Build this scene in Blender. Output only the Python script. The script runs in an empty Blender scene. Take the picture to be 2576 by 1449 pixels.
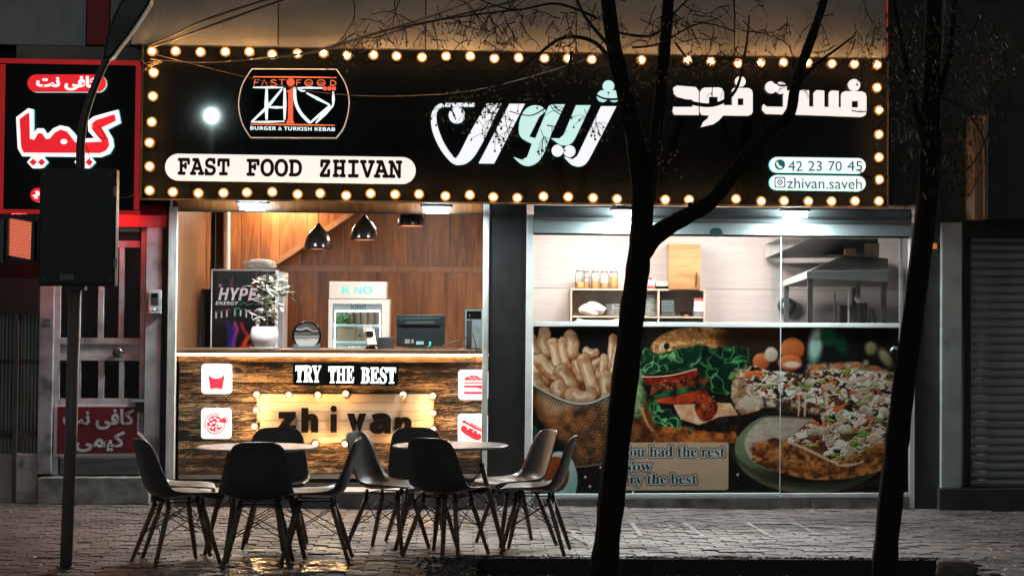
import bpy, bmesh, math, random
import numpy as np
from mathutils import Vector, Matrix

S = bpy.context.scene
COL = S.collection
rad = math.radians

# ---------------------------------------------------------------- camera, night sky, exposure
CAM_H, CAM_D, FPX = 1.75, 19.3, 5600.0            # eye height, distance to the shop front, focal length in photo units (2576 wide)
ROLL, YAW, PITCH = rad(.328), rad(6.919), rad(1.905)
PPX, PPY = 1855.99, 575.66                         # principal point of the shifted lens
cy_, sy_, cp_, sp_ = math.cos(YAW), math.sin(YAW), math.cos(PITCH), math.sin(PITCH)
FW = Vector((sy_*cp_, cy_*cp_, sp_)); RT0 = Vector((cy_, -sy_, 0)); UP0 = RT0.cross(FW)
RT = math.cos(ROLL)*RT0+math.sin(ROLL)*UP0; UP = -math.sin(ROLL)*RT0+math.cos(ROLL)*UP0
CAMP = Vector((0, -CAM_D, CAM_H))
cd = bpy.data.cameras.new('camera'); cam = bpy.data.objects.new('camera', cd); COL.objects.link(cam)
cd.sensor_width = 36; cd.sensor_fit = 'HORIZONTAL'; cd.lens = FPX/2576*36
cd.shift_x = (1288-PPX)/2576; cd.shift_y = -(724.3-PPY)/2576
cd.clip_start = .1; cd.clip_end = 300
Mx = Matrix((RT, UP, -FW)).transposed().to_4x4(); Mx.translation = CAMP; cam.matrix_world = Mx
S.camera = cam
W_ = bpy.data.worlds.new('World'); S.world = W_; W_.use_nodes = True
W_.node_tree.nodes['Background'].inputs[0].default_value = (.92, 1.0, 1.0, 1)
W_.node_tree.nodes['Background'].inputs[1].default_value = .085
S.view_settings.view_transform = 'Standard'; S.view_settings.look = 'None'; S.view_settings.exposure = 0; S.view_settings.gamma = 1
S.view_settings.use_curve_mapping = False
S.render.engine = 'CYCLES'; cy = S.cycles
cy.use_denoising = True; cy.max_bounces = 7; cy.diffuse_bounces = 3; cy.glossy_bounces = 3; cy.transparent_max_bounces = 12
cy.sample_clamp_indirect = 4; cy.caustics_reflective = False; cy.caustics_refractive = False

def gz(x): return -.0128*x                        # the pavement falls a little to the right
def ray(px, py): return RT*((px-PPX)/FPX)-UP*((py-PPY)/FPX)+FW
def W(px, py, Y=0.):
    d = ray(px, py); t = (Y+CAM_D)/d.y; p = CAMP+d*t; return Vector((p.x, Y, p.z))
def G(px, py):
    d = ray(px, py); t = (gz(0)-CAMP.z)/(d.z+.0128*d.x); return CAMP+d*t
def PJ(p):
    v = Vector(p)-CAMP; w = v.dot(FW); return PPX+FPX*v.dot(RT)/w, PPY-FPX*v.dot(UP)/w

# ---------------------------------------------------------------- materials
MATS = {}
def srgb(r, g, b): return tuple(((c/255)/12.92 if c/255 <= .04045 else ((c/255+.055)/1.055)**2.4) for c in (r, g, b))+(1,)
def nt(name):
    m = bpy.data.materials.new(name); m.use_nodes = True; t = m.node_tree
    return m, t, t.nodes['Principled BSDF']
def node(t, k, **kw):
    n = t.nodes.new(k)
    for a, v in kw.items(): setattr(n, a, v)
    return n
def coords(t, scale=(1, 1, 1), rnd=True, kind='Object'):
    tc = node(t, 'ShaderNodeTexCoord'); mp = node(t, 'ShaderNodeMapping'); mp.inputs['Scale'].default_value = scale
    t.links.new(tc.outputs[kind], mp.inputs['Vector'])
    if rnd:
        oi = node(t, 'ShaderNodeObjectInfo'); mu = node(t, 'ShaderNodeMath', operation='MULTIPLY'); mu.inputs[1].default_value = 37.
        t.links.new(oi.outputs['Random'], mu.inputs[0]); cx = node(t, 'ShaderNodeCombineXYZ')
        for i in range(3): t.links.new(mu.outputs[0], cx.inputs[i])
        t.links.new(cx.outputs[0], mp.inputs['Location'])
    return mp.outputs['Vector']
def ramp(t, fac, stops):
    r = node(t, 'ShaderNodeValToRGB'); e = r.color_ramp.elements
    while len(e) < len(stops): e.new(.5)
    for el, (p, c) in zip(e, stops): el.position = p; el.color = c if len(c) == 4 else tuple(c)+(1,)
    t.links.new(fac, r.inputs[0]); return r.outputs[0]
def noise(t, vec, scale, detail=4, rough=.55, dist=0):
    n = node(t, 'ShaderNodeTexNoise'); n.inputs['Scale'].default_value = scale; n.inputs['Detail'].default_value = detail
    n.inputs['Roughness'].default_value = rough; n.inputs['Distortion'].default_value = dist; t.links.new(vec, n.inputs['Vector']); return n.outputs[0]
def bump(t, b, h, strength=.2, dist=.01):
    n = node(t, 'ShaderNodeBump'); n.inputs['Strength'].default_value = strength; n.inputs['Distance'].default_value = dist
    t.links.new(h, n.inputs['Height']); t.links.new(n.outputs[0], b.inputs['Normal'])
def mat(name, col, rough=.5, metal=0., var=.25, scale=6., bmp=.08, bscale=60., spec=.5, stretch=(1, 1, 1), dirt=None, aniso=0):
    if name in MATS: return MATS[name]
    m, t, b = nt(name); v = coords(t, stretch)
    n = noise(t, v, scale)
    c0 = tuple(c*(1-var) for c in col[:3]); c1 = tuple(min(1, c*(1+var)) for c in col[:3])
    st = [(.3, c0), (.7, c1)]
    if dirt: st = [(.30, dirt), (.44, c0), (.72, c1)]
    c = ramp(t, n, st); t.links.new(c, b.inputs['Base Color'])
    rr = node(t, 'ShaderNodeMapRange'); rr.inputs['To Min'].default_value = rough*.8; rr.inputs['To Max'].default_value = min(1, rough*1.2)
    t.links.new(n, rr.inputs['Value']); t.links.new(rr.outputs[0], b.inputs['Roughness'])
    b.inputs['Metallic'].default_value = metal; b.inputs['Specular IOR Level'].default_value = spec
    if aniso: b.inputs['Anisotropic'].default_value = aniso
    if bmp: bump(t, b, noise(t, v, bscale, 3), bmp, .01)
    MATS[name] = m; return m
def emit(name, col, k):
    if name in MATS: return MATS[name]
    m, t, b = nt(name); b.inputs['Base Color'].default_value = (*col[:3], 1)
    b.inputs['Emission Color'].default_value = (*col[:3], 1); b.inputs['Emission Strength'].default_value = k
    b.inputs['Specular IOR Level'].default_value = .2
    MATS[name] = m; return m
def wood(name, dark, mid, light, axis='Z', scale=3., cont=(.3, .5, .72), rough=.45, bmp=.15, knots=True):
    m, t, b = nt(name)
    sc = {'X': (.16, 1, 1), 'Z': (1, 1, .12), 'Y': (1, .16, 1)}[axis]
    v = coords(t, sc)
    w = noise(t, v, scale*1.3, 3, .5)
    mixv = node(t, 'ShaderNodeVectorMath', operation='MULTIPLY_ADD'); cx = node(t, 'ShaderNodeCombineXYZ')
    for i in range(3): t.links.new(w, cx.inputs[i])
    t.links.new(cx.outputs[0], mixv.inputs[0]); mixv.inputs[1].default_value = (.35, .35, .35); t.links.new(v, mixv.inputs[2])
    n = noise(t, mixv.outputs[0], scale*5, 6, .62, .6 if knots else 0)
    n2 = noise(t, v, scale*.9, 2)
    ad = node(t, 'ShaderNodeMath', operation='MULTIPLY_ADD'); ad.inputs[1].default_value = .55; t.links.new(n2, ad.inputs[0])
    sb = node(t, 'ShaderNodeMath', operation='MULTIPLY'); sb.inputs[1].default_value = .75; t.links.new(n, sb.inputs[0]); t.links.new(sb.outputs[0], ad.inputs[2])
    sh = node(t, 'ShaderNodeMath', operation='SUBTRACT'); t.links.new(ad.outputs[0], sh.inputs[0]); sh.inputs[1].default_value = .15
    c = ramp(t, sh.outputs[0], [(cont[0], dark), (cont[1], mid), (cont[2], light)])
    t.links.new(c, b.inputs['Base Color']); b.inputs['Roughness'].default_value = rough
    bump(t, b, n, bmp, .004)
    MATS[name] = m; return m
def vcol_mat(name, rough=.3, k=0.):
    m, t, b = nt(name); a = node(t, 'ShaderNodeVertexColor'); a.layer_name = 'print'
    t.links.new(a.outputs[0], b.inputs['Base Color']); b.inputs['Roughness'].default_value = rough
    if k: t.links.new(a.outputs[0], b.inputs['Emission Color']); b.inputs['Emission Strength'].default_value = k
    MATS[name] = m; return m
def glass_mat(name, tint=(.95, 1, 1), refl=.9, rough=.0, ior=1.45):
    m = bpy.data.materials.new(name); m.use_nodes = True; t = m.node_tree; t.nodes.clear()
    o = node(t, 'ShaderNodeOutputMaterial'); mx = node(t, 'ShaderNodeMixShader'); tr = node(t, 'ShaderNodeBsdfTransparent'); gl = node(t, 'ShaderNodeBsdfGlossy'); fr = node(t, 'ShaderNodeFresnel')
    tr.inputs[0].default_value = (*tint, 1); gl.inputs['Roughness'].default_value = rough; gl.inputs[0].default_value = (refl, refl, refl, 1); fr.inputs[0].default_value = ior
    t.links.new(fr.outputs[0], mx.inputs[0]); t.links.new(tr.outputs[0], mx.inputs[1]); t.links.new(gl.outputs[0], mx.inputs[2]); t.links.new(mx.outputs[0], o.inputs[0])
    MATS[name] = m; return m

# ---------------------------------------------------------------- objects
WL = {}
def tag(o, label=None, cat=None, group=None, kind=None):
    for k, v in (('label', label), ('category', cat), ('group', group), ('kind', kind)):
        if v: o[k] = v
    return o
def thing(name, label, cat, loc=(0, 0, 0), group=None):
    o = bpy.data.objects.new(name, None); o.empty_display_size = .1; COL.objects.link(o); o.location = loc; WL[o] = Vector(loc)
    return tag(o, label, cat, group)
def link(name, me, parent=None, at=(0, 0, 0)):
    o = bpy.data.objects.new(name, me); COL.objects.link(o); at = Vector(at); WL[o] = at
    if parent is not None: o.parent = parent; o.location = at-WL[parent]
    else: o.location = at
    return o
class MB:
    def __init__(s): s.v = []; s.f = []; s.mi = []; s.m = 0; s.sm = []
    def add(s, vs, fs, smooth=False):
        b = len(s.v); s.v += [tuple(p) for p in vs]
        for f in fs: s.f.append([i+b for i in f]); s.mi.append(s.m); s.sm.append(smooth)
        return s
    def box(s, x0, x1, y0, y1, z0, z1):
        return s.add([(x, y, z) for z in (z0, z1) for y in (y0, y1) for x in (x0, x1)], [(0, 2, 3, 1), (4, 5, 7, 6), (0, 1, 5, 4), (2, 6, 7, 3), (0, 4, 6, 2), (1, 3, 7, 5)])
    def cbox(s, c, d, rz=0, rx=0):
        R = Matrix.Rotation(rz, 3, 'Z') @ Matrix.Rotation(rx, 3, 'X'); c = Vector(c)
        vs = [c+R @ Vector((x*d[0]/2, y*d[1]/2, z*d[2]/2)) for z in (-1, 1) for y in (-1, 1) for x in (-1, 1)]
        return s.add(vs, [(0, 2, 3, 1), (4, 5, 7, 6), (0, 1, 5, 4), (2, 6, 7, 3), (0, 4, 6, 2), (1, 3, 7, 5)])
    def quad(s, a, b, c, d): return s.add([a, b, c, d], [(0, 1, 2, 3)])
    def tube(s, pts, r, n=8, ys=1., caps=True, smooth=True):
        P = [Vector(p) for p in pts]; R = r if isinstance(r, (list, tuple)) else [r]*len(P); vs = []; N = None
        for i, p in enumerate(P):
            t = (P[min(i+1, len(P)-1)]-P[max(i-1, 0)]).normalized()
            if N is None: N = t.cross(Vector((0, 1, 0)) if abs(t.y) < .9 else Vector((1, 0, 0))).normalized()
            else:
                N = N-t*N.dot(t)
                N = N.normalized() if N.length > 1e-6 else t.cross(Vector((0, 1, 0))).normalized()
            B = t.cross(N)
            for k in range(n):
                a = 2*math.pi*k/n; q = N*math.cos(a)*R[i]+B*math.sin(a)*R[i]; q.y *= ys; vs.append(p+q)
        fs = []
        for i in range(len(P)-1):
            for k in range(n): k2 = (k+1) % n; fs.append((i*n+k, i*n+k2, (i+1)*n+k2, (i+1)*n+k))
        s.add(vs, fs, smooth)
        if caps:
            b = len(s.v)-len(vs); s.f.append([b+k for k in range(n)][::-1]); s.f.append([b+(len(P)-1)*n+k for k in range(n)]); s.mi += [s.m]*2; s.sm += [False]*2
        return s
    def lathe(s, c, prof, n=24, axis='Z', smooth=True, capb=True, capt=True):
        c = Vector(c); vs = []
        for r, h in prof:
            for k in range(n):
                a = 2*math.pi*k/n; x, y = r*math.cos(a), r*math.sin(a)
                vs.append(c+(Vector((x, y, h)) if axis == 'Z' else Vector((x, -h, y)) if axis == 'Y' else Vector((h, x, y))))
        fs = [(i*n+k, i*n+(k+1) % n, (i+1)*n+(k+1) % n, (i+1)*n+k) for i in range(len(prof)-1) for k in range(n)]
        b = len(s.v); s.add(vs, fs, smooth)
        if capb: s.f.append([b+k for k in range(n)][::-1]); s.mi.append(s.m); s.sm.append(False)
        if capt: s.f.append([b+(len(prof)-1)*n+k for k in range(n)]); s.mi.append(s.m); s.sm.append(False)
        return s
    def ball(s, c, r, n=10, m=7, sc=(1, 1, 1)):
        c = Vector(c); vs = []
        for i in range(1, m):
            a = math.pi*i/m
            for k in range(n): b = 2*math.pi*k/n; vs.append(c+Vector((r*math.sin(a)*math.cos(b)*sc[0], r*math.sin(a)*math.sin(b)*sc[1], r*math.cos(a)*sc[2])))
        vs += [c+Vector((0, 0, r*sc[2])), c-Vector((0, 0, r*sc[2]))]; t = len(vs)-2
        fs = [(i*n+k, (i+1)*n+k, (i+1)*n+(k+1) % n, i*n+(k+1) % n) for i in range(m-2) for k in range(n)]
        fs += [(t, k, (k+1) % n) for k in range(n)]+[(t+1, (m-2)*n+(k+1) % n, (m-2)*n+k) for k in range(n)]
        return s.add(vs, fs, True)
    def prism(s, pts, d):                           # outline in world, pushed back along +Y by d
        n = len(pts); P = [Vector(p) for p in pts]; s.add(P+[p+Vector((0, d, 0)) for p in P], [])
        b = len(s.v)-2*n; ar = sum(P[i].x*P[(i+1) % n].z-P[(i+1) % n].x*P[i].z for i in range(n))
        o = list(range(n)) if ar > 0 else list(range(n))[::-1]
        m0 = s.m
        s.f.append([b+i for i in o]); s.f.append([b+n+i for i in o[::-1]]); s.mi += [m0, m0]; s.sm += [False]*2
        sm = getattr(s, 'side', m0)
        for i in range(n):
            a, c = o[i], o[(i+1) % n]; s.f.append([b+c, b+a, b+n+a, b+n+c]); s.mi.append(sm); s.sm.append(False)
        return s
    def mesh(s, name, mats, origin=None):
        V = np.array(s.v, float); at = Vector(origin) if origin is not None else Vector(((V[:, 0].min()+V[:, 0].max())/2, (V[:, 1].min()+V[:, 1].max())/2, V[:, 2].min()))
        me = bpy.data.meshes.new(name); me.from_pydata((V-np.array(at)).tolist(), [], s.f)
        for m in (mats if isinstance(mats, (list, tuple)) else [mats]): me.materials.append(m)
        me.polygons.foreach_set('material_index', s.mi); me.polygons.foreach_set('use_smooth', s.sm); me.update()
        return me, at
    def build(s, name, mats, parent=None, origin=None, bevel=0., ngon=False):
        me, at = s.mesh(name, mats, origin)
        if bevel or ngon:
            bm = bmesh.new(); bm.from_mesh(me); bmesh.ops.recalc_face_normals(bm, faces=bm.faces)
            if bevel: bmesh.ops.bevel(bm, geom=[e for e in bm.edges if e.is_manifold and e.calc_face_angle(0) > .6], offset=bevel, segments=2, affect='EDGES', profile=.6)
            bm.to_mesh(me); bm.free()
        return link(name, me, parent, at)
def box(name, x0, x1, y0, y1, z0, z1, m, parent=None, bevel=0.): return MB().box(x0, x1, y0, y1, z0, z1).build(name, m, parent, bevel=bevel)
def pbox(name, px0, px1, py0, py1, y0, y1, m, parent=None, bevel=0.):   # a box whose front face (at y0) covers a rectangle of the photograph
    a = W(px0, (py0+py1)/2, y0); b = W(px1, (py0+py1)/2, y0); c = W((px0+px1)/2, py0, y0); d = W((px0+px1)/2, py1, y0)
    return box(name, a.x, b.x, y0, y1, d.z, c.z, m, parent, bevel)
def copy_tree(o, parent=None, name=None):
    c = o.copy(); COL.objects.link(c); c.parent = parent
    if parent is not None: c.matrix_parent_inverse = o.matrix_parent_inverse.copy()
    for ch in list(o.children): copy_tree(ch, c)
    return c
def grid_print(name, X0, X1, Z0, Z1, Y, nx, nz, fn, m, parent=None, mask=None):
    xs = np.linspace(X0, X1, nx); zs = np.linspace(Z1, Z0, nz); XX, ZZ = np.meshgrid(xs, zs)
    c = fn(XX, ZZ); lin = np.where(c <= .04045, c/12.92, ((c+.055)/1.055)**2.4)
    v = np.stack([XX.ravel()-(X0+X1)/2, np.zeros(XX.size), ZZ.ravel()-Z0], 1)
    i = np.arange(nx*nz).reshape(nz, nx); q = np.stack([i[1:, :-1], i[1:, 1:], i[:-1, 1:], i[:-1, :-1]], -1).reshape(-1, 4)
    if mask is not None: q = q[mask(XX[:-1, :-1], ZZ[:-1, :-1]).ravel()]
    me = bpy.data.meshes.new(name); me.vertices.add(len(v)); me.vertices.foreach_set('co', v.ravel()); me.loops.add(q.size); me.loops.foreach_set('vertex_index', q.ravel())
    me.polygons.add(len(q)); me.polygons.foreach_set('loop_start', np.arange(len(q))*4); me.polygons.foreach_set('loop_total', np.full(len(q), 4)); me.update(); me.validate()
    at = me.color_attributes.new('print', 'FLOAT_COLOR', 'POINT'); at.data.foreach_set('color', np.concatenate([lin.reshape(-1, 3), np.ones((lin.size//3, 1))], 1).ravel().astype(np.float32))
    me.materials.append(m); return link(name, me, parent, ((X0+X1)/2, Y, Z0))

# ---------------------------------------------------------------- lettering
def style(s, up=None, lo=None): return ''.join(chr(up+ord(c)-65) if up and c.isupper() else chr(lo+ord(c)-97) if lo and c.islower() else c for c in s)
SLAB, SERIF, SERIFL, SANSB, SANSBL, SANSBI = 0x1D670, 0x1D400, 0x1D41A, 0x1D5D4, 0x1D5EE, 0x1D63C
def glyphs(body, ext=0., off=0., space=1.):
    c = bpy.data.curves.new('t', 'FONT'); c.body = body; c.size = 1; c.extrude = ext; c.offset = off; c.resolution_u = 4; c.space_character = space
    o = bpy.data.objects.new('t', c); COL.objects.link(o); dg = bpy.context.evaluated_depsgraph_get()
    me = bpy.data.meshes.new_from_object(o.evaluated_get(dg)); bpy.data.objects.remove(o); bpy.data.curves.remove(c); return me
def text(name, body, m, parent, px0, px1, py0, py1, Y, depth=.004, off=0., space=1.):
    me = glyphs(body, 1., off, space); n = len(me.vertices); v = np.empty(n*3); me.vertices.foreach_get('co', v); v = v.reshape(-1, 3)
    a = W(px0, (py0+py1)/2, Y); b = W(px1, (py0+py1)/2, Y); t = W((px0+px1)/2, py0, Y).z; u = W((px0+px1)/2, py1, Y).z
    lo, hi = v.min(0), v.max(0); o = np.empty_like(v)
    o[:, 0] = (v[:, 0]-lo[0])/(hi[0]-lo[0])*(b.x-a.x)-(b.x-a.x)/2; o[:, 2] = (v[:, 1]-lo[1])/(hi[1]-lo[1])*(t-u); o[:, 1] = -(v[:, 2]-lo[2])/(hi[2]-lo[2])*depth
    me.vertices.foreach_set('co', o.ravel()); me.materials.clear(); me.materials.append(m); me.update(); me.name = name
    return link(name, me, parent, ((a.x+b.x)/2, Y, u))
def cat_rom(pts, n=6):
    P = [Vector(p) for p in pts]; P = [P[0]]+P+[P[-1]]; out = []
    for i in range(1, len(P)-2):
        for k in range(n):
            t = k/n; a, b, c, d = P[i-1:i+3]; out.append(.5*(2*b+(c-a)*t+(2*a-5*b+4*c-d)*t*t+(-a+3*b-3*c+d)*t**3))
    out.append(P[-2]); return out
def lerp(a, b, t): return a+(b-a)*t
# ---------- flat print painter (numpy): colours of printed films, worked out per mesh vertex ----------
def vnoise(x, y, sc, seed=0):
    x = x/sc; y = y/sc
    xi = np.floor(x).astype(np.int64); yi = np.floor(y).astype(np.int64)
    fx = x-xi; fy = y-yi; fx = fx*fx*(3-2*fx); fy = fy*fy*(3-2*fy)
    def hsh(a, b):
        h = (a*374761393+b*668265263+seed*982451653) & 0x7fffffff
        h = ((h ^ (h >> 13))*1274126177) & 0x7fffffff
        return ((h ^ (h >> 16)) & 0xffff)/65535.0
    a = hsh(xi, yi); b = hsh(xi+1, yi); c = hsh(xi, yi+1); d = hsh(xi+1, yi+1)
    return (a*(1-fx)+b*fx)*(1-fy)+(c*(1-fx)+d*fx)*fy
def fbm(x, y, sc, seed=0, n=3):
    t = 0; w = 0
    for i in range(n):
        k = .5**i; t = t+k*vnoise(x, y, sc*k, seed+i*17); w += k
    return t/w
class Paint:
    def __init__(s, x, y, bg):
        s.X, s.Y = x, y; s.C = np.empty(x.shape+(3,)); s.C[:] = np.array(bg)/255.
        s.N1 = fbm(x, y, 60, 3); s.N2 = fbm(x, y, 18, 9)
        s.gx = x[0]; s.gy = y[:, 0]
    def win(s, x0, x1, y0, y1):
        i0, i1 = np.searchsorted(s.gx, (x0, x1)); j0, j1 = np.searchsorted(s.gy, (y0, y1))
        s.w = (slice(max(j0-1, 0), j1+1), slice(max(i0-1, 0), i1+1))
        s.x, s.y, s.c, s.n1, s.n2 = s.X[s.w], s.Y[s.w], s.C[s.w], s.N1[s.w], s.N2[s.w]
        return s.x.size > 0
    def full(s): s.win(-1e9, 1e9, -1e9, 1e9)
    def mix(s, m, col):
        col = np.asarray(col, float)
        if col.max() > 1.5: col = col/255.
        m = np.clip(m, 0, 1)[..., None]; s.c[:] = s.c*(1-m)+col*m
    def ell(s, cx, cy, rx, ry, lo, hi, ang=0, soft=4, nz=.35, jit=.06, l=(-.4, -.8), ymin=None):
        R = max(rx, ry)*1.2
        if not s.win(cx-R, cx+R, cy-R, cy+R): return
        a = math.radians(ang); ca, sa = math.cos(a), math.sin(a)
        dx, dy = s.x-cx, s.y-cy
        u = (dx*ca+dy*sa)/rx; v = (-dx*sa+dy*ca)/ry
        r = np.sqrt(u*u+v*v)+(s.n2-.5)*jit*2*min(1, 60/max(rx, ry))
        m = np.clip((1-r)*min(rx, ry)/soft, 0, 1)
        if ymin is not None: m = m*np.clip((s.y-ymin)/4, 0, 1)
        sh = .5+.5*(dx/rx*l[0]+dy/ry*l[1])*.9+(s.n2-.5)*nz+(s.n1-.5)*nz
        sh = np.clip(sh, 0, 1)[..., None]
        s.mix(m, np.array(lo)/255.*(1-sh)+np.array(hi)/255.*sh)
    def cap(s, x0, y0, x1, y1, r, lo, hi, soft=4, nz=.3, jit=.1, r1=None, bend=0):
        R = r*1.3+abs(bend)
        if not s.win(min(x0, x1)-R, max(x0, x1)+R, min(y0, y1)-R, max(y0, y1)+R): return
        dx, dy = x1-x0, y1-y0; L2 = dx*dx+dy*dy+1e-9
        t = np.clip(((s.x-x0)*dx+(s.y-y0)*dy)/L2, 0, 1)
        L = math.sqrt(L2); nx, ny = -dy/L, dx/L
        b = bend*np.sin(t*math.pi)
        ex = s.x-(x0+dx*t+nx*b); ey = s.y-(y0+dy*t+ny*b)
        Q = r if r1 is None else r+(r1-r)*t
        d = np.sqrt(ex*ex+ey*ey)/Q+(s.n1-.5)*jit*3
        m = np.clip((1-d)*r/soft, 0, 1)
        sh = np.clip(.66-(ex*.35+ey*.40)/Q-.42*d**4+(s.n2-.5)*nz*.5+(s.n1-.5)*nz*1.5, 0, 1)[..., None]
        s.mix(m, np.array(lo)/255.*(1-sh)+np.array(hi)/255.*sh)
    def poly(s, pts, col, soft=3, nz=.0, col2=None, ret=False):
        xs = [q[0] for q in pts]; ys = [q[1] for q in pts]
        s.win(min(xs)-soft*2, max(xs)+soft*2, min(ys)-soft*2, max(ys)+soft*2)
        ins = np.zeros(s.x.shape, bool); dm = np.full(s.x.shape, 1e9)
        n = len(pts)
        for i in range(n):
            xa, ya = pts[i]; xb, yb = pts[(i+1) % n]
            if ya != yb:
                cnd = ((ya > s.y) != (yb > s.y)) & (s.x < (xb-xa)*(s.y-ya)/(yb-ya)+xa); ins ^= cnd
            L2 = (xb-xa)**2+(yb-ya)**2+1e-9
            t = np.clip(((s.x-xa)*(xb-xa)+(s.y-ya)*(yb-ya))/L2, 0, 1)
            dm = np.minimum(dm, (s.x-xa-t*(xb-xa))**2+(s.y-ya-t*(yb-ya))**2)
        dm = np.sqrt(dm)
        sd = np.where(ins, dm, -dm); m = np.clip(.5+sd/soft/2, 0, 1)
        if ret: return m, sd
        if col2 is not None:
            k = np.clip(.5+(s.n2-.5)*1.0*nz+(s.n1-.5)*2.6*nz, 0, 1)[..., None]
            s.mix(m, np.array(col)/255.*(1-k)+np.array(col2)/255.*k)
        else: s.mix(m, col)
        return m
    def line(s, pts, w, col, soft=2.5, a=1.):
        xs = [q[0] for q in pts]; ys = [q[1] for q in pts]; R = w/2+soft
        if not s.win(min(xs)-R, max(xs)+R, min(ys)-R, max(ys)+R): return
        m = np.zeros(s.x.shape)
        for (xa, ya), (xb, yb) in zip(pts[:-1], pts[1:]):
            L2 = (xb-xa)**2+(yb-ya)**2+1e-9
            t = np.clip(((s.x-xa)*(xb-xa)+(s.y-ya)*(yb-ya))/L2, 0, 1)
            d = np.hypot(s.x-xa-t*(xb-xa), s.y-ya-t*(yb-ya))
            m = np.maximum(m, np.clip((w/2-d)/soft+.5, 0, 1))
        s.mix(m*a, col)
def organic(p, pts, cols, sc, seed, soft=4, relief=1.3, bias=None, squash=.7, top=None):
    # melted, lumpy food: several warped noise fields compete, lit as a relief from the upper left
    m, sd = p.poly(pts, None, soft=soft, ret=True)
    x, y = p.x, p.y/squash
    wx = (fbm(x, y, sc*1.6, seed+50, 3)-.5)*sc*1.3; wy = (fbm(x, y, sc*1.6, seed+51, 3)-.5)*sc*1.3
    F = np.stack([fbm(x+wx, y+wy, sc*(.8+.13*k), seed+k*7, 3)+(bias[k] if bias else 0) for k in range(len(cols))])
    o = np.sort(F, 0); k = F.argmax(0); h = (o[-1]-o[-2])*3+.45*fbm(x, y, sc*.35, seed+90, 3)
    hs = np.minimum(h, .45)
    gy, gx = np.gradient(hs); st = max(1e-6, float(p.gx[1]-p.gx[0])); e = (gx*.8+gy*1.1)/st*sc*.30*relief
    c = np.array(cols, float)[k]/255.
    c = c*np.clip(.62+.75*np.clip(h*1.6, 0, .6)+e, .18, 1.5)[..., None]
    c = c*(.88+.24*fbm(x, y, 7, seed+33, 2))[..., None]
    p.mix(m if top is None else m*top(p), np.clip(c, 0, .98))
def ridged(x, y, sc, seed):
    wx = (fbm(x, y, sc*1.5, seed+3, 3)-.5)*sc*1.8; wy = (fbm(x, y, sc*1.5, seed+4, 3)-.5)*sc*1.8
    return 1-np.abs(2*fbm(x+wx, y+wy, sc, seed, 2)-1)*2.2
def leafy(p, pts, sc, seed, dk, md, lt, soft=5):
    m, sd = p.poly(pts, None, soft=soft, ret=True)
    e = (fbm(p.x, p.y, 60, seed+9, 2)-.5)*70; m = np.clip((sd+e-6)/5, 0, 1)
    r = np.clip(ridged(p.x, p.y, sc, seed), 0, 1); g = fbm(p.x, p.y, sc*2.4, seed+21, 2)
    k = np.clip((r-.25)/.6, 0, 1)[..., None]; t = np.clip((r-.86)/.10, 0, 1)[..., None]*np.clip(.25+1.5*(g-.3), .1, 1)[..., None]
    rim = np.exp(-np.maximum(sd+e-6, 0)/5.)[..., None]*.7
    c = (np.array(dk)*(1-k*k)+np.array(md)*k*k)/255.*(.55+.9*g[..., None]); t = np.maximum(t, rim)
    p.mix(m, c*(1-t)+np.array(lt)/255.*t)
def curve(pts, n=8):
    P = [pts[0]]+list(pts)+[pts[-1]]; out = []
    for i in range(1, len(P)-2):
        for k in range(n):
            t = k/n
            out.append(tuple(.5*(2*b+(c-a)*t+(2*a-5*b+4*c-d)*t*t+(-a+3*b-3*c+d)*t**3) for a, b, c, d in zip(P[i-1], P[i], P[i+1], P[i+2])))
    out.append(tuple(P[-2])); return out

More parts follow.
